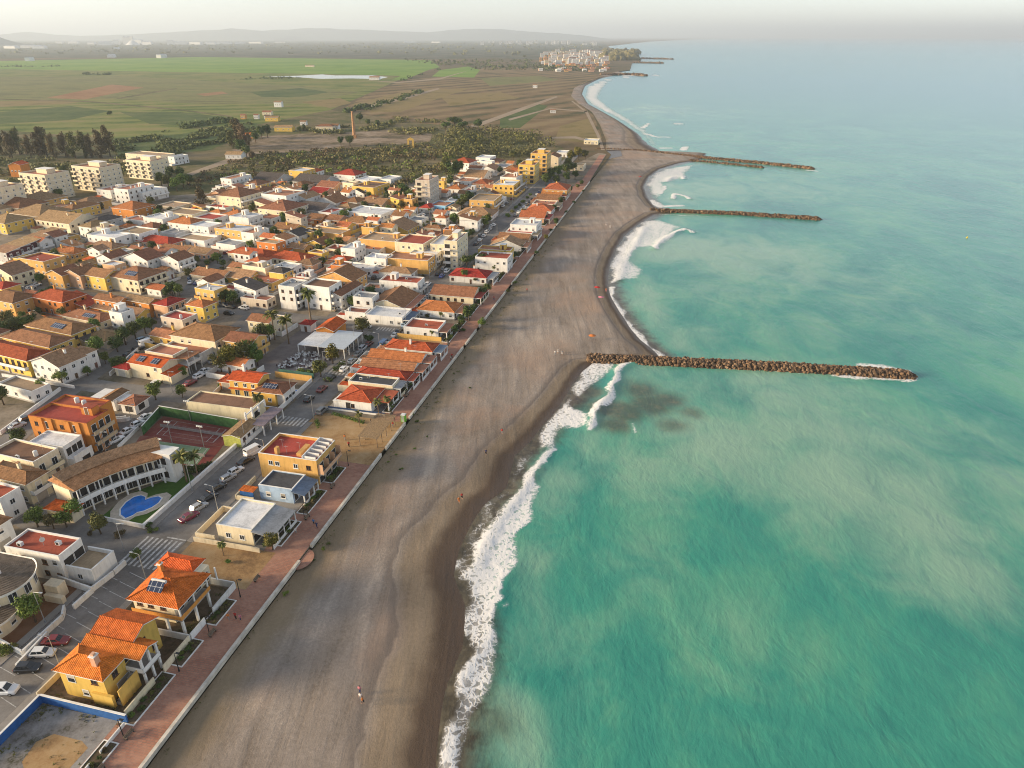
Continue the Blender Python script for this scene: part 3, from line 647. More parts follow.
    if is_flat and not vfar:
        if 'box' in opts or (st>1 and rng.random()<.5):
            sb=MB(); sx=rng.choice([-1,1])*w*.22; sy=rng.uniform(-.1,.3)*l; a=(sx-1.3,sx+1.3,sy-1.5,sy+1.5); sb.box(*a,H,H+2.3,0); sb.box(a[0]-.1,a[1]+.1,a[2]-.1,a[3]+.1,H+2.3,H+2.42,1); sb.box(sx-.45,sx+.45,a[2]-.03,a[2],H+.05,H+1.95,2)
            sb.build('stair_head',[wm,M_TRIM,M_DOOR],root)
        for _ in range(rng.choice([0,1,1,2])):
            ab=MB(); ax,ay=rng.uniform(-.38,.38)*w,rng.uniform(-.38,.38)*l
            if rng.random()<.5: ab.box(ax-.45,ax+.45,ay-.2,ay+.2,H+.1,H+.75,0); ab.box(ax-.35,ax+.35,ay-.23,ay-.2,H+.18,H+.68,1); ab.build('air_conditioner',[M_TANK,M_DKMETAL],root)
            else: ab.tube((ax,ay,H),(ax,ay,H+1.3),.5,n=10); ab.tube((ax,ay,H+1.3),(ax,ay,H+1.45),.5,.15,n=10); ab.build('water_tank',[M_TANK],root)
    if not vfar and rng.random()<.4:
        ab=MB(); ax,ay=w*.3,l*.25; hh=H+ (0.2 if is_flat else min(w,l)*.15); ab.tube((ax,ay,hh-.5),(ax,ay,hh+2.2),.03,n=4); ab.tube((ax-.6,ay,hh+2.1),(ax+.6,ay,hh+2.1),.02,n=4)
        for q in (-.5,-.25,0,.25,.5): ab.tube((ax+q,ay-.3,hh+2.1),(ax+q,ay+.3,hh+2.1),.015,n=3)
        ab.build('antenna',[M_METAL],root)
    yard(root,at,w,l,bear,row,rng,wm)
    if 'solar' in opts: solar(root,x0,x1,y0,y1,H,roof,.38)
    tiled=not is_flat
    BLD.append(dict(o=root,row=row,u=UV(*at)[0],wall=wall,st=st,roof=('flat '+rmat) if is_flat else rmat+' '+{'hip':'hipped','gable_x':'gabled','gable_y':'gabled','shed':'sloping','shed_y':'sloping'}[roof],label=label,name=name,cat=cat,sol='solar' in opts))
    return root
def yard(root,at,w,l,bear,row,rng,wm):
    """a walled, paved yard in front of the house where no street is in the way"""
    if row=='beachfront row' or rng.random()<.12: return
    d=rng.uniform(2.6,5.0); s=rng.choice([0,1,1]); x0,x1=-w/2,w/2; y0=-l/2; x2=x1+(rng.uniform(2,3.5) if s else 0)
    sb,cb=math.sin(bear),math.cos(bear)
    for x,y in ((x0,y0-d),(x2,y0-d),((x0+x2)/2,y0-d),(x2,0),(x2,l/2)):
        X,Y=at[0]+x*cb+y*sb,at[1]-x*sb+y*cb
        if near_road(X,Y): return
    t=.2; hh=rng.uniform(1.1,1.9); mb=MB(); m=0
    mb.box(x0,x2,y0-d,y0-d+t,0,hh); mb.box(x0,x0+t,y0-d+t,y0-.004,0,hh)
    if s: mb.box(x2-t,x2,y0-d+t,l/2,0,hh)
    else: mb.box(x2-t,x2,y0-d+t,y0-.004,0,hh)
    mb.build('yard_wall',[wm if rng.random()<.5 else wallm(rng.choice(['white','cream','beige','white']))],root)
    k=MB(); k.face([(x0+t,y0-d+t,.026),(x2-t,y0-d+t,.026),(x2-t,l/2,.026),(x0+t,l/2,.026)]); k.build('yard',[rng.choice([flatm('terracotta'),flatm('tan'),flatm('grey'),flatm('brown'),M_CONC,flatm('tan')])],root)
    if rng.random()<.55 and w>6:
        a=(x0+t,x0+t+rng.uniform(2.4,min(5,w*.5)),y0-d+t,y0-.004); q=MB(); q.box(*a,0,2.3); q.build('lean_to',[wallm(rng.choice(['white','cream','ochre','beige']))],root)
        q=MB(); z1,z0=2.75,2.32; q.raw([(a[0]-.1,a[2]-.2,z0),(a[1]+.2,a[2]-.2,z0),(a[1]+.2,a[3],z1),(a[0]-.1,a[3],z1),(a[0]-.1,a[2]-.2,z0+.14),(a[1]+.2,a[2]-.2,z0+.14),(a[1]+.2,a[3],z1+.14),(a[0]-.1,a[3],z1+.14)],[(4,5,6,7),(0,1,5,4),(1,2,6,5),(3,0,4,7),(3,2,1,0)]); q.build('lean_to_roof',[tilem(rng.choice(['terracotta','brown','orange','tan']))],root)
def near_road(X,Y):
    u,v=UV(X,Y)
    if v<37.8: return True
    for pts,hw in ROADS:
        for (a,b_),(c,d) in zip(pts[:-1],pts[1:]):
            du,dv=c-a,d-b_; t=max(0,min(1,((u-a)*du+(v-b_)*dv)/(du*du+dv*dv))); 
            if math.hypot(u-a-t*du,v-b_-t*dv)<hw+.4: return True
    return False
def _deck(x0,x1,y0,y1,z,mat):
    mb=MB(); mb.face([(x0,y0,z),(x1,y0,z),(x1,y1,z),(x0,y1,z)]); return mb.mesh('roof',[mat])
def solar(root,x0,x1,y0,y1,H,roof,pitch):
    """a dark array lying on the front slope (or tilted on a flat roof)"""
    mb=MB(); w=min((x1-x0)*.42,5.5); l=min((y1-y0)*.24,2.6); cx=(x1-x0)*.12
    if roof in('hip','gable_x'): yb=y0+(y1-y0)*.12; zb=H+(yb-y0+.4)*pitch-.0; mb.box(-w/2,w/2,0,l/math.cos(math.atan(pitch)),0.03,.09,0); o=mb.build('solar_panel',[M_SOLAR],root,(cx,yb,zb)); o.rotation_euler=(math.atan(pitch),0,0)
    elif roof=='gable_y': xb=x0+(x1-x0)*.55; mb.box(0,w*.8,-l,l,.03,.09,0); o=mb.build('solar_panel',[M_SOLAR],root,(xb,0,H+.4*pitch+((x1-x0)/2-(x1-x0)*.05)*pitch*.9+.02)); o.rotation_euler=(0,math.atan(pitch),0)
    else: mb.box(-w/2,w/2,0,l,0,.06,0); o=mb.build('solar_panel',[M_SOLAR],root,(cx,y0+1.2,H+.35)); o.rotation_euler=(.4,0,0)
def PXH(row,cx,cy,wx,dy,st,wall,roof,rmat,opts='',bear=None,**kw):
    """a house from where the photograph shows its roof: centre pixel, width of the front edge and rise of the side edge in pixels"""
    H=kw.get('h') or st*2.9+.35
    x,y=G(cx,cy,H)
    u,v=UV(x,y)
    if bear is None: bear=BEAR if v<52 else BEAR+math.radians(5) if v<95 else BEAR+math.radians(9)
    if bear!=BEAR and at_row_straight(row): bear=BEAR
    ex=(math.cos(bear),-math.sin(bear)); ey=(math.sin(bear),math.cos(bear))
    p0=P(x,y,H); px=P(x+ex[0],y+ex[1],H); py=P(x+ey[0],y+ey[1],H)
    w=wx/max(.2,abs(px[0]-p0[0])); l=dy/max(.05,abs(py[1]-p0[1]))
    if cy<300 and row not in (R0,R1): w*=.88; l*=.88
    return house(row,(x,y),min(w,40),min(max(l,4.5),34 if cy>215 else 15 if cy<175 else 20),st,wall,roof,rmat,bear=bear,opts=opts,**kw)
def at_row_straight(row): return False
# ------------------------------------------------------------------ town ground, streets, promenade
M_TOWN=ground_mat('town_ground',[(.085,.08,.045),(.17,.14,.10),(.25,.205,.155),(.30,.25,.19)],.03,.16,.9)
M_ASPH=ground_mat('asphalt',[(.125,.115,.106),(.185,.171,.157),(.245,.228,.21)],.05,.35,3.0)
M_PAVE=ground_mat('pavement',[(.19,.17,.15),(.26,.235,.205),(.31,.28,.25)],.05,.4,3.0)
M_SANDY=ground_mat('sandy_paving',[(.20,.12,.06),(.32,.195,.09),(.38,.25,.125),(.42,.29,.16)],.07,.5,3.0)
M_DIRT=ground_mat('garden_earth',[(.05,.055,.02),(.08,.06,.038),(.14,.10,.065),(.19,.14,.095)],.08,.5,3.0)
M_REDDIRT=ground_mat('red_earth',[(.13,.06,.032),(.19,.095,.05),(.22,.12,.07)],.08,.5,3.0)
M_LAWN=ground_mat('lawn',[(.035,.075,.012),(.055,.11,.02),(.08,.14,.03)],.06,.6,4.0)
M_GRAVEL=ground_mat('gravel',[(.07,.065,.04),(.19,.175,.16),(.25,.235,.22),(.31,.29,.27)],.10,.6,3.0)
M_PAINT=simple('road_paint',(.42,.41,.39),.8,var=.45,nscale=1.6)
M_KERB=simple('kerb_stone',(.36,.34,.32),.9,var=.2)
m,nt,b=nodes_of('brick_paving'); b.inputs['Roughness'].default_value=.9; b.inputs['Specular IOR Level'].default_value=.15
v=coords(nt,rot=(0,0,BEAR)); br=N(nt,'ShaderNodeTexBrick'); br.inputs['Scale'].default_value=1; br.inputs['Brick Width'].default_value=.8; br.inputs['Row Height'].default_value=.4; br.inputs['Mortar Size'].default_value=.05
br.inputs['Color1'].default_value=(.38,.175,.115,1); br.inputs['Color2'].default_value=(.29,.125,.085,1); br.inputs['Mortar'].default_value=(.22,.14,.105,1); nt.links.new(v,br.inputs[0])
f=mth(nt,'ADD',mth(nt,'MULTIPLY',noise(nt,v,.10,5,.65,.4),.6),mth(nt,'MULTIPLY',noise(nt,v,.9,5,.7),.4))
setc(nt,b,mix(nt,maprange(nt,f,.38,.62,0,.75),br.outputs[0],(.43,.24,.165))); M_BRICKP=m
def uvq(u0,u1,v0,v1): return [W(u0,v1),W(u0,v0),W(u1,v0),W(u1,v1)]
def uvp(pts): return [W(*p) for p in pts]
sheet('town_ground', uvp([(-60,.4),(470,.4),(606,4),(610,12),(500,30),(510,90),(440,120),(400,200),(350,270),(330,330),(300,420),(200,420),(-60,300)]), -.004, M_TOWN)
def ribbon(pts, w):
    L=[];R=[]
    for i,p in enumerate(pts):
        a=Vector(pts[max(0,i-1)]); b_=Vector(pts[min(len(pts)-1,i+1)]); d=(b_-a).normalized(); n=Vector((-d.y,d.x)); L.append(tuple(Vector(p)+n*w/2)); R.append(tuple(Vector(p)-n*w/2))
    return L+R[::-1]
S1=[(-60,31.2),(620,31.2)]; S2=[(20,66),(44,71.5),(58,73.8),(90,76.5),(123,81.2),(152,83.8),(176,87)]
S3=[(30,88),(66,96),(96,104.5),(119,108.6),(146,114.7),(177,123),(194,131),(222,140),(266,149),(330,159),(420,176)]
S1B=[(166,55),(205,60),(265,69),(317,76),(369,81),(403,72),(460,65),(530,56)]
X1=[(103.5,60),(103,95),(105,140),(108,240)]; X2=[(168,31),(169.5,70),(171,88),(170,120),(174,200)]
X0=[(40,30),(44,52),(51,80),(60,110)]; X3=[(226,9),(220,31),(212,62)]; X4=[(343,9),(343,31),(338,60),(330,78)]; X5=[(260,31),(258,66),(262,148)]; X6=[(155,9),(156,31)]
ROADS=[(S1,6.5),(S2,4.6),(S3,4),(S1B,3.4),(X1,4),(X2,4.2),(X0,5.6),(X3,3),(X4,3),(X5,2.6)]
z=.004
for nm,pts,w,mt in (('road',X0,11,M_ASPH),('road',X1,7.5,M_ASPH),('road',X2,8,M_ASPH),('road',X3,6,M_PAVE),('road',X4,6,M_ASPH),('road',X6,5,M_SANDY),('road',X5,5,M_ASPH),('road',S3,7,M_ASPH),('road',S1B,6,M_ASPH),('road',S2,8.5,M_ASPH),('road',S1,9.6,M_ASPH)):
    sheet(nm,ribbon(uvp(pts),w),z,mt); z+=.004
ZR=z
def kerbed(u0,u1,v0,v1,h=.13,m=M_PAVE):
    mb=MB(); mb.prism(uvq(u0,u1,v0,v1),-.02,h,0,1); o=mb.build('pavement',[M_KERB,m]); tag(o,kind='structure')
for a,b_ in ((-60,36),(48,97),(110,163),(176,216),(228,256),(264,338),(348,470)): kerbed(a,b_,36.1,37.6)
for a,b_ in ((-60,36.5),(46,98),(126,152),(160,222),(231,339),(348,470)): kerbed(a,b_,24.9,26.3)
def marks(items):
    mb=MB()
    for poly in items: mb.face([(x,y,ZR+.012) for x,y in poly])
    tag(mb.build('road_marking',M_PAINT),kind='structure')
marks([uvq(36.6,45.4,26.9+i*1.15,27.4+i*1.15) for i in range(8)])
marks([uvq(95.2,99.6,26.8+i*1.15,27.35+i*1.15) for i in range(8)]); marks([uvq(127.6,131.6,26.8+i*1.15,27.35+i*1.15) for i in range(8)]); marks([uvq(165,168,26.8+i*1.15,27.35+i*1.15) for i in range(8)])
marks([uvq(45.9,46.25,26.6,31.2),uvq(126.4,126.7,31.3,35.8)])
marks([uvp([(u,26.5),(u+.14,26.5),(u+1.3,31.2),(u+1.16,31.2)]) for u in np.arange(4,35,2.7)])
marks([uvp([(u,31.9),(u+.14,31.9),(u+1.0,35.9),(u+.86,35.9)]) for u in np.arange(9,35,2.6)])
# promenade, its plaza and the sandy squares between the front houses
sheet('promenade', uvq(-60,470,.55,9.0), .030, M_BRICKP)
sheet('promenade', uvp([(470,.55),(600,4.5),(600,9.5),(470,6.5)]), .030, M_BRICKP)
sheet('beach_access', uvp([(46.6+3.2*math.cos(t),.3-2.4*math.sin(t)) for t in np.linspace(0,math.pi,14)]), -.15, M_BRICKP)
sheet('plaza', uvq(82,104,.6,26.2), .038, M_SANDY); sheet('plaza', uvq(36,47,6.2,25), .038, M_SANDY); sheet('plaza', uvq(147,160,8,24.9), .036, M_SANDY)
def px_sheet(name,pts,z,m): return sheet(name,px_poly(pts),z,m)
px_sheet('vacant_lot',[(3,742),(40,704),(126,722),(104,752),(60,800),(-40,800)],.012,M_GRAVEL)
px_sheet('bare_earth',[(30,790),(22,762),(36,742),(54,734),(82,741),(88,748),(70,768),(50,800)],.02,M_SANDY)
# front gardens by the sea
sheet('garden',uvq(6.2,22.3,9,25),.016,M_DIRT); sheet('garden',uvq(22.6,35.6,9,25),.017,M_DIRT)
sheet('garden',uvq(47,103,9.2,24.9),.010,M_PAVE); sheet('garden',uvq(106,150,9.2,24.9),.010,M_PAVE)
def planter(u0,u1,v0=6.1,v1=8.8):
    r=empty('planting_bed',(*W((u0+u1)/2,(v0+v1)/2),0),-BEAR); w=(v1-v0)/2; l=(u1-u0)/2
    k=MB()
    for a in ((-w,w,-l,-l+.18),(-w,w,l-.18,l),(-w,-w+.18,-l+.18,l-.18),(w-.18,w,-l+.18,l-.18)): k.box(*a,0,.2,0)
    k.build('kerb',M_TRIM,r); s_=MB(); s_.face([(-w+.18,-l+.18,.13),(w-.18,-l+.18,.13),(w-.18,l-.18,.13),(-w+.18,l-.18,.13)]); s_.build('soil',M_DIRT,r)
    return r
PLANTERS=[(-11,2.5),(5.5,15.5),(17,23),(26.5,33),(49,57.5),(60,69.5),(72.5,79.5),(108,118),(120,127),(129,137),(138.5,146),(160,170),(172,181),(184,199),(203,213),(229,243),(247,262),(268,283),(288,305),(309,326),(331,340)]
for i,(a,b_) in enumerate(PLANTERS):
    r=planter(a,b_)
    tag(r,'%s kerbed planting bed along the inland edge of the promenade, counted from the near end'%ORDW[i],'planting bed','planting beds beside the promenade')
# ------------------------------------------------------------------ walls and fences
def wall_run(pts,h,t,mat,name,label,cat='wall',group=None,cap=None,z=0.0):
    """a free-standing wall along world points"""
    mb=MB()
    for i,(a,b_) in enumerate(zip(pts[:-1],pts[1:])):
        a=Vector(a);b_=Vector(b_);d=(b_-a).normalized();n=Vector((-d.y,d.x))*t/2
        e=d*(t/2 if 0<i else 0)
        q=[a-n-e*0+e,b_-n,b_+n,a+n+e]; 
        mb.prism([tuple(p) for p in q],z-.2,z+h-.004*i,0,0)
        if cap:
            n2=n*1.35; q=[a-n2+e,b_-n2,b_+n2,a+n2+e]; mb.prism([tuple(p) for p in q],z+h+.002-.004*i,z+h+.09-.004*i,1,1)
    o=mb.build(name,[mat,cap or mat]); tag(o,label,cat,group); return o
def uvw(pts): return [W(*p) for p in pts]
def pxw(pts,z=0): return [G(x,y,z) for x,y in pts]
M_SEAW=simple('sea_wall_render',(.54,.49,.41),.9,var=.25,nscale=.7)
SW=[(-60,45.6),(50.5,87),(90,103.5),(106.5,124.5),(125,157),(160,173),(177,219),(227,272),(276,330),(334,395),(399,468)]
for i,(a,b_) in enumerate(SW):
    wall_run(uvw([(a,.12),(b_,.12)]),.62,.42,M_SEAW,'sea_wall','%s length of low white wall between promenade and beach, counted from the near end'%ORDW[i],'sea wall','low white walls along the beach',cap=M_SEAW,z=-.2)
Wm=wallm('white'); Wc=wallm('cream'); Wb=simple('blue_wall_paint',(.022,.10,.30),.8,var=.2); Wo=wallm('ochre'); Wg=wallm('beige')
wall_run(uvw([(-3.5,23.3),(5.9,23.3),(5.9,7.4)]),1.7,.25,Wb,'boundary_wall','blue boundary wall with white coping round the gravel vacant lot',cap=M_TRIM)
wall_run(uvw([(5.4,7.6),(.4,7.6)]),.7,.2,M_TRIM,'kerb_wall','low white kerb wall between vacant lot and planting bed, nearest corner',"wall")
wall_run(uvw([(-1.5,7.6),(-9,7.6)]),.7,.2,M_TRIM,'kerb_wall','short low white wall at the bottom edge beside the promenade',"wall")
wall_run(uvw([(6.6,8.3),(13.2,8.3)]),1.5,.22,Wc,'garden_wall','cream garden wall seaward of the yellow villa, its near length')
wall_run(uvw([(15.5,8.3),(22.2,8.3)]),1.5,.22,Wc,'garden_wall','cream garden wall seaward of the yellow villa, its far length')
wall_run(uvw([(22.5,23),(22.5,8.4)]),1.4,.22,Wm,'garden_wall','white wall between the yellow villa and the orange roofed villa')
wall_run(uvw([(22.7,8.3),(26.6,8.3)]),1.5,.22,Wm,'garden_wall','short white front wall near the orange roofed villa gate')
wall_run(uvw([(29,8.3),(36,8.3),(36,14)]),1.5,.22,Wm,'garden_wall','white corner wall of the orange roofed villa beside the sandy square')
wall_run(uvw([(6.4,24.6),(12,24.6)]),1.2,.25,Wc,'garden_wall','short cream roadside wall behind the blue boundary wall')
wall_run(uvw([(35.7,14.5),(35.7,24)]),1.6,.3,M_CONC,'retaining_wall','grey concrete wall on the near side of the sandy square')
wall_run(uvw([(47.4,37.9),(84,37.9)]),1.1,.45,Wm,'boundary_wall','long white wall between the green lawn and the beach road',cap=M_TRIM)
wall_run(uvw([(48,50),(47.6,38.2)]),1.0,.3,Wm,'boundary_wall','low white wall below the pool lawn facing the crossing')
wall_run(uvw([(83.5,36.2),(91,36.2)]),1.3,.3,Wm,'boundary_wall','short white wall in front of the yellow changing hut')
wall_run(uvw([(74,67),(84,69)]),.9,.35,Wm,'kerb_wall','low white wall at the street side of the near tennis court',"wall")
M_GREEN=simple('windbreak_green',(.045,.125,.038),.9,var=.35,nscale=.8); M_GNET=simple('green_netting',(.045,.13,.11),.8,var=.2)
wall_run(uvw([(81.5,65.5),(91.8,68.2)]),2.6,.2,M_GREEN,'windbreak','green windbreak screen on the street end of the tennis courts','screen',cap=M_TRIM)
wall_run(uvw([(91.9,68.2),(90.2,42.5)]),3.0,.2,M_GREEN,'windbreak','long green windbreak wall behind the far tennis court','screen',cap=M_TRIM)
wall_run(uvw([(101.5,58),(101.2,37.4)]),1.4,.3,wallm('yellow'),'garden_wall','yellow and white garden wall in front of the yellow pool villa',cap=M_TRIM)
wall_run(uvw([(101.4,37.2),(121,37.4)]),1.2,.3,Wm,'garden_wall','white roadside wall beside the small blue pool',cap=M_TRIM)
wall_run(uvw([(121.4,37.4),(121.6,50)]),1.9,.25,Wo,'garden_wall','ochre wall at the back of the small pool terrace')
wall_run(uvw([(123.2,37.8),(123.6,50)]),1.9,.1,M_GNET,'netting_fence','teal netting fence between the pool villa and the cafe terrace','fence')
wall_run(uvw([(101.3,60.5),(118,62.5)]),1.3,.25,Wm,'garden_wall','white wall along the inland side of the yellow pool villa plot')
# white walled front gardens inland of the beach road, bottom left
wall_run(pxw([(16,665),(47,632)],.9),1.1,.35,Wm,'garden_wall','white roadside wall at the left edge, nearest to the bottom')
wall_run(pxw([(22,652),(62,616),(64,606)],.9),1.2,.35,Wm,'garden_wall','white roadside wall below the round bushy tree')
wall_run(pxw([(73,606),(92,589)],.9),1.2,.35,Wm,'garden_wall','white roadside wall around the red earth yard')
wall_run(pxw([(92,588),(113,572),(125,561)],.9),1.2,.35,Wm,'garden_wall','white roadside wall in front of the red flat roofed house')
wall_run(pxw([(22,652),(0,640)],.9),1.2,.3,Wm,'garden_wall','white side wall left of the white roadside walls')
wall_run(pxw([(92,590),(58,578)],.9),1.6,.3,Wm,'garden_wall','white dividing wall above the red earth yard')
px_sheet('garden',[(-20,650),(24,650),(92,590),(58,577),(0,600),(-40,640)],.012,M_REDDIRT)
wall_run(pxw([(0,432),(38,404),(60,388)],.8),1.1,.4,Wm,'boundary_wall','long white wall on the left side of the second inland street')
wall_run(uvw([(-58,24.5),(-4,24.5)]),1.0,.25,Wg,'garden_wall','beige roadside wall at the bottom left corner')
wall_run(uvw([(110,100.5),(150,111.2),(176,119)]),1.3,.35,Wm,'boundary_wall','white wall along the left side of the street lined with cars')
wall_run(pxw([(2,374),(74,386)],.8),1.0,.35,Wm,'boundary_wall','low white wall in front of the yellow tiled houses')
wall_run(uvw([(150,26.2),(150,9)]),1.7,.25,Wo,'boundary_wall','ochre wall on the far side of the front terraces')
wall_run(uvw([(160.5,25.2),(160.5,9)]),1.6,.25,Wo,'boundary_wall','ochre wall round the low house with a flat red roof')
# ------------------------------------------------------------------ the buildings the photograph shows largest
class Hero:
    def __init__(s,name,label,cat,u,v,bear=BEAR,group=None):
        s.u,s.v=u,v; s.root=empty(name,(*W(u,v),0),-bear); tag(s.root,label,cat,group)
    def r(s,u0,u1,v0,v1): return (-(v1-s.v),-(v0-s.v),u0-s.u,u1-s.u)
    def p(s,u,v): return (-(v-s.v),u-s.u)
    def box(s,mb,u0,u1,v0,v1,z0,z1,m=0): mb.box(*s.r(u0,u1,v0,v1),z0,z1,m)
    def roof(s,u0,u1,v0,v1,z,kind,mat,pitch=.36,ov=.5):
        return link('roof',roof_mesh(*s.r(u0,u1,v0,v1),z,kind,mat,pitch,ov),s.root)
    def gab(s,mb,u0,u1,v0,v1,z,kind,pitch=.36,ov=.5,m=0): gable_walls(mb,*s.r(u0,u1,v0,v1),z,kind,pitch,ov,m)
    def flat(s,mb,u0,u1,v0,v1,z,par,mat,m=0,mt=1):
        q=s.r(u0,u1,v0,v1); flat_roof(mb,*q,z,par,m,mt); link('roof',_deck(q[0]+.2,q[1]-.2,q[2]+.2,q[3]-.2,z+.012,mat),s.root)
    def part(s,name,mb,mats): return mb.build(name,mats,s.root)
    def win(s,face,u,v,z,key,name=None):
        me=DOOR[key] if key in DOOR else WIN[key]
        x,y=s.p(u,v); return link(name or ('door' if key in DOOR else 'window'),me,s.root,(x,y,z),FACE[face])
    def chimney(s,u,v,z0,z1,m,r=.35):
        mb=MB(); x,y=s.p(u,v); mb.box(x-r,x+r,y-r,y+r,z0,z1,0); mb.box(x-r-.1,x+r+.1,y-r-.1,y+r+.1,z1,z1+.15,1); mb.box(x-r*.6,x+r*.6,y-r*.6,y+r*.6,z1+.15,z1+.5,0); s.part('chimney',mb,[m,M_TRIM])
    def posts(s,mb,pts,z0,z1,r=.14,m=0):
        for u,v in pts: x,y=s.p(u,v); mb.box(x-r,x+r,y-r,y+r,z0,z1,m)
T_OR=tilem('orange'); T_RED=tilem('red'); T_BR=tilem('brown'); T_TAN=tilem('tan'); T_TE=tilem('terracotta'); T_DK=tilem('dark'); TILEC['umber']=(.13,.095,.07); M_YEL=wallm('yellow'); M_OR=wallm('orange'); M_SAL=wallm('salmon')
# yellow villa with three orange roofs
h=Hero('villa','yellow villa with three orange tiled roofs beside the blue walled lot','villa',14,16)
mb=MB(); h.box(mb,8.1,12.6,12.3,20.6,0,6); h.box(mb,12.603,16.4,13.2,20.2,0,6.05,0); h.box(mb,14.6,20.4,12.4,19.9,0,6.6); h.gab(mb,14.6,20.4,12.4,19.9,6.6,'gable_x'); h.box(mb,7.6,8.1,11.2,15,0,2.4)
h.part('wall',mb,[M_YEL,M_TRIM])
h.roof(8.1,12.6,12.3,20.6,6,'hip',T_OR,.5,.55); h.roof(12.6,16.2,9.2,20.2,6.05,'gable_x',T_OR,.42,.35); h.roof(14.6,20.4,12.4,19.9,6.6,'gable_x',T_OR,.42,.5)
h.chimney(9.6,14.4,6.5,8.6,M_SAL,.45)
mb=MB(); h.box(mb,12.4,16.4,9.0,13.1,2.75,2.95,0); h.box(mb,12.4,12.5,9.0,13.1,2.95,3.8,1); h.box(mb,12.4,16.4,9.0,9.1,2.96,3.8,1); h.posts(mb,[(12.7,9.3),(14.5,9.3),(16.2,9.3)],0,5.9,.17,1); h.part('gallery',mb,[M_CONC,M_TRIM])
mb=MB()
for i in range(9): h.box(mb,8.3+i*.45,8.75+i*.45,10.4,11.6,0,.3*(i+1),0)
h.box(mb,8.2,12.4,10.2,10.38,0,3.4,1); h.part('stair',mb,[M_CONC,M_YEL])
for u,v,z,k,f in [(8.1,18.6,4.3,('shut','t'),'f'),(8.1,14.2,4.6,('brown','s'),'f'),(8.1,16.6,1.5,('shut','s'),'f'),(10.3,12.3,4.4,('brown','s'),'s'),(17,12.4,4.6,('brown','s'),'s'),(18.8,12.4,1.7,('brown','s'),'s'),(15.3,12.4,4.2,('void','t'),'s'),(13.6,13.2,4.2,('void','t'),'s'),(13.6,13.2,1.2,('void','t'),'s'),(10,20.6,4.4,('shut','s'),'i'),(17,19.9,4.6,('shut','s'),'i')]: h.win(f,u,v,z,k)
h.win('s',11.4,12.3,.05,'garage')
# orange roofed villa on pillars with solar panel
h=Hero('villa','orange hipped roof villa on pillars with a grey solar panel','villa',28,15)
mb=MB(); h.box(mb,23.6,33.8,11.2,19.5,3.95,7.0); h.box(mb,25.5,33.5,13.5,19.3,0,3.75,0); h.part('wall',mb,[wallm('cream'),M_TRIM])
mb=MB(); h.box(mb,22.9,31.0,9.5,19.6,3.72,3.95,0); h.box(mb,22.9,23.0,9.5,19.6,3.96,4.75,1); h.box(mb,23.003,31,9.5,9.6,3.96,4.75,1); h.posts(mb,[(23.4,10),(23.4,13.2),(23.4,16.5),(27,10),(30.6,10)],0,3.7,.2,2); h.posts(mb,[(23.2,9.8),(27,9.8),(30.8,9.8),(33.5,9.8)],3.96,6.9,.12,2); h.part('terrace',mb,[M_CONC,M_OR,M_TRIM])
h.roof(23.2,31.4,9.9,19.4,7.0,'hip',T_OR,.40,.55); h.roof(31.6,34.6,13,20.4,7.25,'hip',T_OR,.36,.4)
h.chimney(29.4,17.6,7.5,9.6,M_OR,.35)
for u,v,f in [(24.0,18.2,'f'),(24.0,16,'f'),(24.0,13.5,'f')]: h.win(f,u-.4,v,5.55,('brown','s'))
for u in (25.2,27.6,30,32.4): h.win('s',u,11.2,5.2,('void','t'))
for u in (27,30): h.win('s',u,13.5,1.2,('void','w'))
mb=MB(); x,y=h.p(25.0,15.2); mb.box(-1.5,1.5,-.9,.9,0,.07,0); o=mb.build('solar_panel',[M_SOLAR],h.root,(x,y,8.65)); o.rotation_euler=(.62,0,0)
mb=MB(); mb.tube((x-1.6,y+1.2,8.9),(x+1.2,y+1.2,8.9),.32,n=10); h.part('water_tank',mb,[M_TANK])
# white beach club with grey roof
h=Hero('beach_club','white single storey beach building with pale flat roof and grey metal awning','building',52.5,13)
mb=MB(); h.flat(mb,48,57.5,11.7,20,3.7,.35,flatm('white')); h.part('wall',mb,[Wc,M_TRIM])
mb=MB(); x0,x1,y0,y1=h.r(47.6,57.2,6.9,11.7); mb.raw([(x0,y0,3.9),(x1,y0,3.2),(x1,y1,3.2),(x0,y1,3.9),(x0,y0,3.8),(x1,y0,3.1),(x1,y1,3.1),(x0,y1,3.8)],[(0,1,2,3),(7,6,5,4),(0,4,5,1),(1,5,6,2),(2,6,7,3)],0); h.part('awning',mb,[flatm('grey')])
mb=MB(); h.posts(mb,[(47.9,7.2),(50.2,7.2),(52.5,7.2),(54.8,7.2),(57,7.2)],0,3.15,.09,0); h.box(mb,47.7,57.2,7.05,7.15,0,.85,1); h.part('veranda',mb,[M_TRIM,Wm])
for u in (49.5,52,54.5,56.5): h.win('s',u,11.7,1.4,('void','w'))
h.win('f',48,17.5,1.7,('white','s')); h.win('f',48,14.3,1.7,('white','s'))
mb=MB()
for a in ((47.2,48,20.4,25),(56.8,57.6,20.4,25)): h.box(mb,a[0],a[0]+.25,a[2],a[3],0,1.5)
h.box(mb,47.4,57,24.8,25.05,0,1.5,0); h.box(mb,46.2,46.45,9.4,24.8,0,1.15,0); h.part('yard_wall',mb,[Wc,M_TRIM])
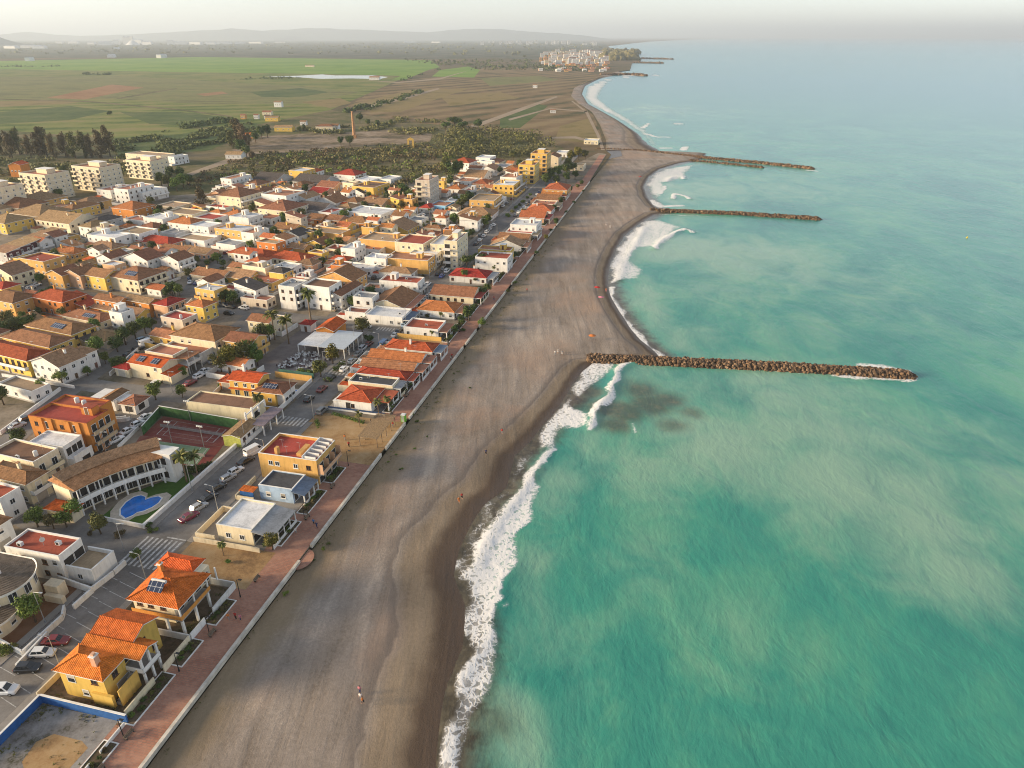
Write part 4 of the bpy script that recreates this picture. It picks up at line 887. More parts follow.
# blue bungalow
h=Hero('bungalow','pale blue bungalow with dark flat roof and black veranda roof','house',66,13)
mb=MB(); h.flat(mb,63.2,69.4,11.1,19.5,3.6,.25,flatm('black')); h.part('wall',mb,[simple('pale_blue_plaster',(.32,.43,.58),.9,var=.2,nscale=.6),M_TRIM])
mb=MB(); x0,x1,y0,y1=h.r(62.7,69.3,7.9,11.1); mb.raw([(x0,y0,3.6),(x1,y0,3.0),(x1,y1,3.0),(x0,y1,3.6),(x0,y0,3.45),(x1,y0,2.85),(x1,y1,2.85),(x0,y1,3.45)],[(0,1,2,3),(7,6,5,4),(0,4,5,1),(1,5,6,2),(2,6,7,3)],0); h.part('veranda_roof',mb,[flatm('blue grey')])
mb=MB(); h.posts(mb,[(62.9,8.1),(65,8.1),(67.2,8.1),(69.1,8.1)],0,2.9,.12,0); h.box(mb,62.9,69.2,8.0,8.1,0,.8,0); h.part('veranda',mb,[M_TRIM])
for v in (17.3,13.6): h.win('f',63.2,v,1.7,('shut','s'))
for u in (64.5,66.6,68.5): h.win('s',u,11.1,1.2,('void','t'))
mb=MB(); h.box(mb,61.5,69.5,24.6,24.85,0,1.3); h.box(mb,61.5,61.7,20.2,24.5,0,1.2,0); h.box(mb,62.2,64.4,20.6,24.2,2.1,2.25,1); h.box(mb,62.3,62.5,20.7,24.1,0,2.1,2); h.part('yard_wall',mb,[Wc,tilem('orange'),Wb])
# orange flat roofed block
h=Hero('apartment_house','ochre two storey block with flat red roof terrace and white dividers','building',76,16)
mb=MB(); h.flat(mb,71.2,80.8,8.9,24,6.0,.75,flatm('red')); h.part('wall',mb,[Wo,M_TRIM])
mb=MB()
for i in range(6): h.box(mb,71.8+i*1.72,72.0+i*1.72,9.4,12.6,6.02,7.2)
h.box(mb,71.6,80.5,12.61,12.8,6.02,7.3); h.part('terrace_divider',mb,[M_TRIM])
mb=MB()
for z in (3.0,): 
    h.box(mb,71.4,80.6,7.5,8.9,z-.2,z); h.box(mb,71.4,80.6,7.5,7.6,z,z+.9,1); 
    for u in (71.4,74.4,77.4,80.5): h.box(mb,u,u+.12,7.62,8.89,z,z+2.6,1)
h.part('balcony',mb,[M_CONC,M_SAL])
for u in (72.9,75.9,79): h.win('s',u,8.9,4.2,('void','w')); h.win('s',u,8.9,1.1,('void','w'))
for v,k in ((21,'white'),(19.3,'white'),(14.5,'white'),(11.2,'brown')): h.win('f',71.2,v,4.5,(k,'s'))
mb=MB(); x,y=h.p(73,17.5)
for dx in (-2.5,0,2.2): mb.tube((x+dx,y+abs(dx),6),(x+dx,y+abs(dx),8.6),.04,n=4); mb.tube((x+dx-.6,y+abs(dx),8.4),(x+dx+.6,y+abs(dx),8.4),.03,n=4)
h.part('antenna',mb,[M_METAL]); mb=MB(); h.box(mb,73,77.5,13.9,15,6.02,6.9); h.box(mb,72.2,73.4,19.5,20.2,6.02,8.0); h.part('roof_wall',mb,[Wo])
# white house with red terrace, lower left
h=Hero('house','white two storey house with flat maroon roof and tan front terrace','house',33,45)
mb=MB(); h.flat(mb,29.6,35.2,40.8,53.4,6.1,.4,flatm('red')); h.box(mb,30.3,36.2,34.9,40.8,0,2.9,0)
for a in ((30.3,30.55,34.9,40.8),(35.95,36.2,34.9,40.8),(30.56,35.94,34.9,35.15)): h.box(mb,*a,2.9,3.7,0); h.box(mb,a[0]-.03,a[1]+.03,a[2]-.03,a[3]+.03,3.7,3.78,1)
h.part('wall',mb,[Wm,M_TRIM]); q=h.r(30.56,35.94,35.16,40.79); link('terrace',_deck(*q,2.915,flatm('tan')),h.root)
for v,z,k in ((51.5,4.6,'shut'),(49.4,4.5,'brown'),(44.6,4.4,'brown'),(42.2,4.7,'shut'),(44.8,1.7,'brown'),(42,1.5,'brown')): h.win('f',29.6,v,z,(k,'s'))
for u in (31.5,33.8): h.win('s',u,40.8,4.0,('void','w'))
h.win('f',30.3,38,1.6,('white','s'))
for (u,v) in ((31,51),(33,44)):
    mb=MB(); x,y=h.p(u,v); mb.box(x-.5,x+.5,y-.35,y+.35,6.1,6.9,0); mb.box(x-.3,x+.3,y-.37,y-.35,6.2,6.8,1); h.part('air_conditioner',mb,[M_TANK,M_DKMETAL])
mb=MB(); x,y=h.p(32,46.5); mb.tube((x,y,6),(x,y,8.4),.05,n=5); mb.tube((x,y,7.6),(x+.15,y-.1,7.65),.45,.5,n=10); h.part('satellite_dish',mb,[M_METAL])
# house with curved brown roofs at the left edge
h=Hero('villa','villa with curved brown tiled roofs and white rims at the left edge','villa',20.5,44)
def curved(u0,v0,R,z,zr,m):
    mb=MB(); n=22; pts=[]
    for i in range(n+1): a=-1.75+i*3.0/n; pts.append(h.p(u0+R*math.sin(a),v0-R*math.cos(a)))
    back=[h.p(u0+R*math.sin(1.25),v0+R*1.0),h.p(u0-R*1.0,v0+R*1.1)]
    poly=pts+back
    if sum((poly[i][0]*poly[(i+1)%len(poly)][1]-poly[(i+1)%len(poly)][0]*poly[i][1]) for i in range(len(poly)))<0: poly=poly[::-1]
    mb.prism(poly,0,z,0,0); h.part('wall',mb,[Wc])
    cx,cy_=h.p(u0+R*.2,v0+R*.5); c=len(poly); k=MB()
    out=[(cx+(x-cx)*1.07,cy_+(y-cy_)*1.07) for x,y in poly]
    for i in range(c):
        a,b_=out[i],out[(i+1)%c]; k.face([(*a,z+.1),(*b_,z+.1),(cx,cy_,z+zr)],0); k.face([(*b_,z+.1),(*a,z+.1),(*a,z-.35),(*b_,z-.35)],1)
        a2,b2=[(cx+(q[0]-cx)*1.03,cy_+(q[1]-cy_)*1.03) for q in (out[i],out[(i+1)%c])]; k.face([(*a,z+.1),(*a2,z+.32),(*b2,z+.32),(*b_,z+.1)],1)
    h.part('roof',k,[tilem('umber'),M_TRIM])
curved(22.5,47.5,5.6,6.1,1.5,0); curved(17.2,46.5,5.8,3.2,1.2,1)
for a in (-.9,-.4,.1,.6):
    x,y=h.p(22.5+5.62*math.sin(a),47.5-5.62*math.cos(a)); link('window',WIN[('white','t')],h.root,(x,y,4.4),math.pi/2+a)
    x,y=h.p(17.2+5.82*math.sin(a),46.5-5.82*math.cos(a)); link('window',WIN[('shut','s')],h.root,(x,y,1.7),math.pi/2+a)
mb=MB(); h.box(mb,25.5,27.5,38.5,41.5,0,3.0,0); h.box(mb,24.5,25.4,37,41,0,1.5,0); h.part('outer_stair',mb,[Wc])
h.chimney(22.5,47,7,8.3,Wm,.4)
# long curved hotel by the pool
h=Hero('hotel','long arched hotel wing with orange roof and balconies above the blue pool','hotel',57,52)
def bez(t): 
    A,B_,C_=(48.2,55.8),(57.5,53.8),(65.2,45.6); return ((1-t)**2*A[0]+2*t*(1-t)*B_[0]+t*t*C_[0],(1-t)**2*A[1]+2*t*(1-t)*B_[1]+t*t*C_[1])
def off(t,d):
    a=bez(max(0,t-.01));b_=bez(min(1,t+.01)); du,dv=b_[0]-a[0],b_[1]-a[1]; L=math.hypot(du,dv); p=bez(t); return h.p(p[0]+dv/L*-d*-1*(-1),p[1]+du/L*d)
n=20; T=[i/n for i in range(n+1)]
def strip(mb,d0,d1,z0,z1,m=0,zt=None):
    for a,b_ in zip(T[:-1],T[1:]):
        P0,P1,Q0,Q1=off(a,d0),off(b_,d0),off(a,d1),off(b_,d1); za=z1; zb=z1 if zt is None else zt
        mb.face([(*P0,za),(*P1,za),(*Q1,zb),(*Q0,zb)],m); mb.face([(*Q0,z0),(*Q1,z0),(*P1,z0),(*P0,z0)],m)
        mb.face([(*P1,z0),(*P1,za),(*P0,za),(*P0,z0)],m); mb.face([(*Q0,z0),(*Q0,zb),(*Q1,zb),(*Q1,z0)],m)
    for t,f in ((0,1),(1,-1)):
        a,b_=off(t,d0),off(t,d1); zb=z1 if zt is None else zt; q=[(*a,z0),(*b_,z0),(*b_,zb),(*a,z1)]; mb.face(q[::f],m)
mb=MB(); strip(mb,0,5.6,0,6.6); h.part('wall',mb,[Wc])
mb=MB(); strip(mb,-1.9,3.4,6.75,7.0,0,8.6); strip(mb,3.403,7.0,6.95,8.6,0,7.15); h.part('roof',mb,[T_TE])
mb=MB(); strip(mb,1.4,4.6,8.2,8.35,0,9.25); h.part('roof_crest',mb,[T_TAN])
mb=MB(); strip(mb,-1.8,-.003,3.05,3.3); strip(mb,-1.8,-1.68,3.303,4.2,1)
for t in np.linspace(.03,.97,8):
    x,y=off(t,-1.65); mb.box(x-.14,x+.14,y-.14,y+.14,0,3.04,1); mb.box(x-.09,x+.09,y-.09,y+.09,4.21,6.7,1)
h.part('balcony',mb,[M_TRIM,Wm])
for t in np.linspace(.06,.94,11):
    x,y=off(t,-.02); a=bez(max(0,t-.02));b_=bez(min(1,t+.02)); ang=math.atan2(-(b_[1]-a[1]),(b_[0]-a[0]))
    for z,k in ((4.5,('void','t')),(1.3,('void','w'))): link('window',WIN[k],h.root,(x,y,z),math.pi/2-ang)
mb=MB(); h.box(mb,64.2,67.6,42.6,47.6,0,7.6,0); h.box(mb,64.1,67.7,42.5,47.7,7.6,7.75,1); h.part('end_block',mb,[Wm,M_TRIM])
h.win('f',64.2,45.2,5.6,('void','w')); h.win('f',64.2,45.2,2.0,('void','w')); h.win('s',66,42.6,5.6,('void','w'))
mb=MB(); h.box(mb,45.5,48.3,54,60.5,0,3.1,0); h.part('annex',mb,[Wc]); h.roof(45.5,48.3,54,60.5,3.1,'hip',T_OR,.36,.5)
sheet('lawn',uvp([(47.9,38.3),(66,38.3),(69.5,43),(69.5,46),(64,46),(58,50),(48.2,50)]),.020,M_LAWN)
# pools
def pool(pts,label,deck):
    cu=sum(p[0] for p in pts)/len(pts); cv=sum(p[1] for p in pts)/len(pts)
    r=empty('swimming_pool',(*W(cu,cv),0),-BEAR); tag(r,label,'swimming pool')
    L=[(-(v-cv),u-cu) for u,v in pts]
    if sum(L[i][0]*L[(i+1)%len(L)][1]-L[(i+1)%len(L)][0]*L[i][1] for i in range(len(L)))<0: L=L[::-1]
    mb=MB(); n=len(L); out=[(x*deck,y*deck) for x,y in L]
    mb.face([(x,y,.05) for x,y in out],0); 
    for i in range(n): a,b_=out[i],out[(i+1)%n]; mb.face([(*a,-.05),(*b_,-.05),(*b_,.05),(*a,.05)],0)
    mb.build('deck',simple('pool_deck',(.50,.43,.34),.9,var=.15),r)
    mb=MB()
    for i in range(n):
        a,b_=L[i],L[(i+1)%n]; a2,b2=(a[0]*1.09,a[1]*1.09),(b_[0]*1.09,b_[1]*1.09)
        mb.face([(*a,.12),(*a2,.12),(*b2,.12),(*b_,.12)][::-1],0); mb.face([(*a2,.05),(*b2,.05),(*b2,.12),(*a2,.12)],0); mb.face([(*b_,.09),(*a,.09),(*a,.12),(*b_,.12)][::-1],0)
    mb.build('coping',M_TRIM,r)
    m=simple('pool_water',(.006,.17,.60),.10,spec=.6,var=.25,nscale=.6); mb=MB(); mb.face([(x,y,.09) for x,y in L],0); mb.build('water',m,r); return r
heart=[(49.6,44.4),(50.4,46.3),(52.2,47.8),(54.6,48.4),(56.8,48.1),(57.7,47.0),(57.4,45.6),(56.4,44.9),(57.4,44.2),(58.3,42.9),(57.8,41.7),(56.2,41.2),(54.4,41.5),(52.9,42.3),(52.0,43.4),(50.8,43.6)]
pool(heart,'large heart shaped blue swimming pool with pale deck below the arched hotel',1.52)
pool([(109.9,34.6+3.6),(115.2,35.3+3.2),(115.6,35.6+1.3),(110.3,34.4+2.2)][::-1] if False else [(108.6,41.2),(108.6,38.4),(114.9,38.4),(114.9,41.2)],'small rectangular blue swimming pool of the yellow villa',1.25)
# orange apartment building
h=Hero('apartment_building','orange three storey apartment building with two maroon roof terraces','building',75,79,BEAR)
mb=MB(); h.flat(mb,69.9,77.2,70,87.6,8.6,.7,flatm('red')); h.flat(mb,77.21,82.2,73.6,88,8.6,.5,flatm('red')); h.box(mb,74.6,77.0,72.5,75.8,8.61,10.6,0); h.box(mb,74.5,77.1,72.4,75.9,10.6,10.75,1)
for v in (72.2,75.2,80.4,83.4): h.box(mb,69.55,69.9,v,v+1.3,0,9.2,0)
h.part('wall',mb,[M_OR,flatm('red')])
for v in (74.4,78.6,82.7,86.2):
    for z in (1.4,4.3,7.2): h.win('f',69.9,v-.6,z,('void','t') if v in(74.4,82.7) else ('brown','s'))
for u in (71.6,74,76.2):
    for z in (1.3,4.2,7.1): h.win('s',u,70,z,('void','t'))
mb=MB()
for z in (2.9,5.8): h.box(mb,70.2,77,68.8,70,z-.15,z,0); h.box(mb,70.2,77,68.8,68.9,z,z+.9,1)
h.part('balcony',mb,[M_CONC,wallm('tan')]); h.win('f',74.6,74.2,8.7,'door')
for u,v in ((79,79),(79.8,82)):
    mb=MB(); x,y=h.p(u,v); mb.tube((x,y,8.6),(x,y,9.9),.6,n=12); mb.tube((x,y,9.9),(x,y,10.1),.6,.2,n=12); h.part('water_tank',mb,[M_TANK])
# pale blue-white building below it
h=Hero('house','pale white two storey building with flat white roof below the orange building','building',66,76)
mb=MB(); h.flat(mb,63,68.9,71.5,81.5,6.1,.3,flatm('white')); h.box(mb,63.2,68.8,69.3,71.5,0,3.0,0); h.box(mb,63.2,68.8,69.3,69.45,3.0,3.9,0); h.part('wall',mb,[Wm,M_TRIM])
for u in (64.3,66,67.6): h.win('s',u,71.5,4.4,('void','t'))
h.win('f',63,73.2,4.5,('white','s')); h.win('s',66.5,69.3,1.5,('void','w'))
# white curved villa
h=Hero('villa','white villa with curved drive walls between orange building and tennis courts','villa',93,83)
mb=MB(); h.box(mb,90.5,95.8,75,79.5,0,3.2); h.box(mb,91,97,82,90,0,3.4); h.box(mb,92,96,79.5,82,0,3.0); h.box(mb,95.9,96.1,76,82,0,1.9); h.part('wall',mb,[Wm]); h.roof(90.5,95.8,74.6,79.5,3.2,'hip',T_BR,.3); h.roof(91,97,82.5,86.5,3.4,'gable_y',T_BR,.3); 
mb=MB(); 
for R in (2.2,3.4):
    for i in range(9):
        a=math.pi*(.1+i*.1); b_=a+math.pi*.1; p,q=h.p(88.5-R*math.sin(a)*.9,79-R*math.cos(a)*1.4),h.p(88.5-R*math.sin(b_)*.9,79-R*math.cos(b_)*1.4); d=Vector((q[0]-p[0],q[1]-p[1])).normalized()*.12; nn=Vector((-d.y,d.x)); 
        mb.raw([(p[0]-nn.x,p[1]-nn.y,0),(q[0]-nn.x,q[1]-nn.y,0),(q[0]+nn.x,q[1]+nn.y,0),(p[0]+nn.x,p[1]+nn.y,0),(p[0]-nn.x,p[1]-nn.y,1.1),(q[0]-nn.x,q[1]-nn.y,1.1),(q[0]+nn.x,q[1]+nn.y,1.1),(p[0]+nn.x,p[1]+nn.y,1.1)],[(4,5,6,7),(0,1,5,4),(2,3,7,6),(1,2,6,5),(3,0,4,7)])
h.part('drive_wall',mb,[Wm]); h.win('f',90.5,77,1.6,('void','w')); h.win('f',91,86,1.7,('white','s')); h.win('s',93,75,1.5,('void','w'))
mb=MB(); mb.box(0,.1,0,.1,0,.1)
# tennis courts
def court(c,label,inner,outer):
    u=sum(p[0] for p in c)/4; v=sum(p[1] for p in c)/4; r=empty('tennis_court',(*W(u,v),0),-BEAR); tag(r,label,'tennis court')
    pt=lambda a,b_:tuple(sum(w*q[k] for w,q in zip(((1-a)*(1-b_),a*(1-b_),a*b_,(1-a)*b_),c)) for k in (0,1))
    L=lambda a,b_,z:(-(pt(a,b_)[1]-v),pt(a,b_)[0]-u,z)
    def rect(a0,a1,b0,b1,z): return [L(a0,b1,z),L(a0,b0,z),L(a1,b0,z),L(a1,b1,z)]
    mb=MB(); mb.face(rect(0,1,0,1,.022)); mb.build('apron',outer,r)
    mb=MB(); mb.face(rect(.12,.88,.12,.88,.030)); mb.build('surface',inner,r)
    mb=MB()
    for a in ((.14,.15,.14,.86),(.85,.86,.14,.86),(.22,.228,.14,.86),(.772,.78,.14,.86)): mb.face(rect(*a,.038))
    for b_ in (.14,.32,.675,.853): mb.face(rect(.15,.85,b_,b_+.006,.042))
    mb.build('line_marking',M_PAINT,r)
    mb=MB(); p,q=L(.1,.5,0),L(.9,.5,0); 
    for e in (p,q): mb.tube(e,(e[0],e[1],1.07),.05,n=6)
    d=Vector((q[0]-p[0],q[1]-p[1])).normalized()*.02; mb.raw([(p[0]-d.y,p[1]+d.x,.1),(q[0]-d.y,q[1]+d.x,.1),(q[0]-d.y,q[1]+d.x,1),(p[0]-d.y,p[1]+d.x,1),(p[0]+d.y,p[1]-d.x,.1),(q[0]+d.y,q[1]-d.x,.1),(q[0]+d.y,q[1]-d.x,1),(p[0]+d.y,p[1]-d.x,1)],[(0,1,2,3),(7,6,5,4),(3,2,6,7)]); mb.build('net',simple('net_mesh',(.30,.28,.27),.9),r)
CR=ground_mat('court_red',[(.16,.045,.038),(.21,.06,.048),(.26,.12,.085)],.05,.25,2); CG=ground_mat('court_green',[(.13,.20,.12),(.19,.26,.15),(.28,.30,.19)],.05,.25,2)
court([(81,65.5),(81,41.6),(90.3,42.3),(91.6,67.2)],'far tennis court with worn maroon surface under the green windbreak wall',CR,CR)
court([(70.4,62),(70.4,39.6),(80.9,41.5),(80.9,66)],'near tennis court with faded green surface beside the two tall palms',CG,CR)
h=Hero('changing_hut','small hut with tan ridged roof and yellow end wall by the courts','hut',86.5,39)
mb=MB(); h.box(mb,81.8,90.2,36.4,41.2,0,3.0,1); h.box(mb,81.72,81.8,36.3,41.3,0,3.3,0); h.part('wall',mb,[simple('lime_plaster',(.42,.44,.10),.9),Wm]); h.roof(81.9,90.2,36.4,41.2,3.0,'gable_y',T_TAN,.28,.35)
for u in (83.5,85.6,88): h.win('s',u,36.4,1.6,('brown','s'))
h=Hero('hall','long low hall with brown red roof above the green windbreak wall','building',97,50)
mb=MB(); h.flat(mb,93.6,100.2,40.4,60.5,4.2,.3,flatm('brown')); h.part('wall',mb,[Wc,Wc]); h.win('s',96,40.4,2.0,('void','w'))
h=Hero('pergola','white arcaded pergola with purple grey roof beside the low hall','pergola',93,36.5)
mb=MB(); x0,x1,y0,y1=h.r(88.4,98.4,33.6,37.4); mb.box(x0,x1,y0,y1,3.0,3.2,0); h.part('roof',mb,[simple('slate_mauve',(.20,.16,.18),.8)])
mb=MB()
for u in (88.6,91.8,95,98.2): h.posts(mb,[(u,33.9),(u,37.2)],0,3.0,.15)
for u in (89,92,95,98): h.box(mb,u,u+.5,38.9,39.3,3.2,6.0 if u<95 else 5.0)
h.box(mb,88.8,98.5,38.95,39.25,5.0,5.3); h.part('column',mb,[M_TRIM])
# yellow villa with pool
h=Hero('villa','bright yellow villa with white arches and dark solar panels on brown roof','villa',110,46)
mb=MB(); h.box(mb,106.8,113,46.4,55.6,0,5.7); h.gab(mb,106.8,113,46.4,55.6,5.7,'gable_x',.34); h.box(mb,104.4,111.6,39.6,46.4,0,4.3,0); h.box(mb,105.2,111.2,37.2,39.6,0,3.6,2); h.part('wall',mb,[M_YEL,M_TRIM,Wm])
h.roof(106.8,113,46.4,55.6,5.7,'gable_x',tilem('orange'),.34); h.roof(104.4,111.8,37.2,46.3,4.25,'hip',T_BR,.30,.45)
for v in (53.5,50.6,48): h.win('f',106.8,v,4.2,('white','s')); h.win('f',106.8,v,1.4,('white','t'))
for v in (44.5,41.5): h.win('f',104.4,v,1.8,('white','s'))
for u in (106.4,108.2,110): h.win('s',u,37.2,1.2,('void','t'))
mb=MB(); mb.box(-2.2,2.2,-1,1,0,.07); x,y=h.p(106.3,42); o=mb.build('solar_panel',[M_SOLAR],h.root,(x,y,5.25)); o.rotation_euler=(.30,0,0)
h.chimney(111,53,6.5,8.4,Wm); mb=MB(); h.box(mb,106.0,106.8,47,55.8,2.9,3.1); h.part('canopy',mb,[tilem('orange')])
h=Hero('garage','small garage with hipped red roof beside the bright yellow villa','garage',113,60)
mb=MB(); h.box(mb,110,114.6,57.4,61.6,0,2.9); h.part('wall',mb,[M_OR]); h.roof(110,114.6,57.4,61.6,2.9,'hip',T_RED,.36); h.win('f',110,59.5,.05,'garage')
# cafe
h=Hero('cafe','open sided cafe with white and grey flat metal roofs on the terrace','cafe',146,44)
mb=MB(); q=h.r(139.2,151,44.2,51.8); mb.box(*q,3.3,3.5,0); h.part('roof',mb,[flatm('white')])
mb=MB(); q=h.r(138.6,153.5,34.8,44.0); mb.box(*q,3.55,3.75,0); h.part('awning',mb,[simple('blue_grey_metal',(.42,.46,.50),.6,var=.1)])
mb=MB()
for u in (139,143,147,151): h.posts(mb,[(u,44.3),(u,51.5)],0,3.3,.13)
for u in (139,142.5,146,149.5,153): h.posts(mb,[(u,35.1)],0,3.55,.13)
for v in (38,41): h.posts(mb,[(138.9,v)],0,3.55,.13)
h.part('column',mb,[M_TRIM]); mb=MB(); h.box(mb,144,153,37,44,0,3.5); h.part('wall',mb,[wallm('tan')])
for u in (146,149.5): h.win('s',u,37,1.3,('void','w'))
h.win('f',144,40.5,1.3,('void','w'))
h=Hero('kiosk','kiosk with bright orange and brown gabled roof behind the cafe','kiosk',155,48)
mb=MB(); h.box(mb,151.5,161,45,51.4,0,4.2); h.gab(mb,151.5,161,45,51.4,4.2,'gable_y',.4); h.part('wall',mb,[M_OR]); h.roof(151.5,161,45,51.4,4.2,'gable_y',T_OR,.4); h.win('f',151.5,48,2.8,('white','s')); h.win('s',156,45,1.7,('brown','s'))
h=Hero('kiosk','small white transformer house with red roof by the palms','hut',159,59)
mb=MB(); h.box(mb,157.5,161.5,57,61,0,3); h.part('wall',mb,[Wm]); h.roof(157.5,161.5,57,61,3,'hip',T_RED,.4); h.win('f',157.5,59,.05,'door')
sheet('terrace',uvq(124,164,37.8,62),.014,ground_mat('terrace_paving',[(.15,.125,.115),(.21,.18,.165),(.26,.225,.20)],.06,.4,2.5))
# white single storey house with the bright red roof on the plaza
h=Hero('house','white single storey house with bright red roof facing the sandy plaza','house',111,15)
mb=MB(); h.box(mb,107.1,116.2,11.5,20.6,0,3.3); h.box(mb,107.4,112,20.6,23.2,0,2.3); h.box(mb,107.2,109,20.9,23.3,2.3,2.4); h.part('wall',mb,[Wm]); h.roof(107.1,116.2,11.5,21.5,3.3,'hip',T_RED,.22,.4)
mb=MB(); h.box(mb,108.8,116.4,6.9,11.4,2.7,2.88,0); h.part('porch_roof',mb,[flatm('red')]); mb=MB(); h.posts(mb,[(109,7.1),(112.5,7.1),(116.2,7.1)],0,2.7,.15); h.box(mb,109,116.2,7.05,7.2,0,.9); h.part('porch',mb,[M_TRIM])
mb=MB(); h.box(mb,106.1,106.3,7.2,24.4,0,.55,0); h.box(mb,106.1,106.3,7.2,24.4,.551,1.0,1); h.part('plinth',mb,[Wm,simple('navy_band',(.03,.06,.14),.8)])
for v in (18.5,17.2): h.win('f',107.1,v,1.5,('void','t') if v>18 else ('brown','s'))
for u in (110,113): h.win('s',u,11.5,1.2,('void','t'))
# red tiled house complex with solar panels
B2=BEAR+math.radians(6)
h=Hero('house','cream house complex with orange tiled roofs and dark solar panels at street corner','house',114,86,B2)
mb=MB(); h.box(mb,110.5,117,80.5,93,0,5.2); h.gab(mb,110.5,117,80.5,93,5.2,'gable_x',.36); h.box(mb,109.5,114,93.01,98.5,0,3.0,0); h.box(mb,110,117,77,80.49,0,2.9,0); h.flat(mb,117.05,123.5,82,93,5.4,.7,flatm('terracotta')); h.part('wall',mb,[wallm('cream'),M_TRIM])
h.roof(110.5,117,80.5,93,5.2,'gable_x',tilem('orange'),.36); h.roof(109.5,114,93.2,98.5,3.0,'hip',T_RED,.3); h.roof(110,117,77,80.3,2.9,'shed',tilem('orange'),.3,.3)
for v in (89.5,84): 
    mb=MB(); mb.box(-1.3,1.3,0,2.4,0,.07); x,y=h.p(111,v); o=mb.build('solar_panel',[M_SOLAR],h.root,(x,y,5.62)); o.rotation_euler=(math.atan(.36),0,0)
h.win('f',110.5,86.5,1.7,('brown','s')); h.win('f',110.5,83,4,('white','s')); h.win('f',109.5,96,.05,'garage')
mb=MB(); h.box(mb,118,124,77.5,82,5.0,5.2,0); h.posts(mb,[(118.3,77.8),(121,77.8),(123.7,77.8)],2.9,5,.13,1); h.box(mb,118,124,77.5,82,2.7,2.9,1); h.box(mb,118,124,77.5,77.65,2.9,3.7,1); h.posts(mb,[(118.3,77.8),(121,77.8),(123.7,77.8)],0,2.7,.13,1); h.part('balcony',mb,[T_TE,M_TRIM])
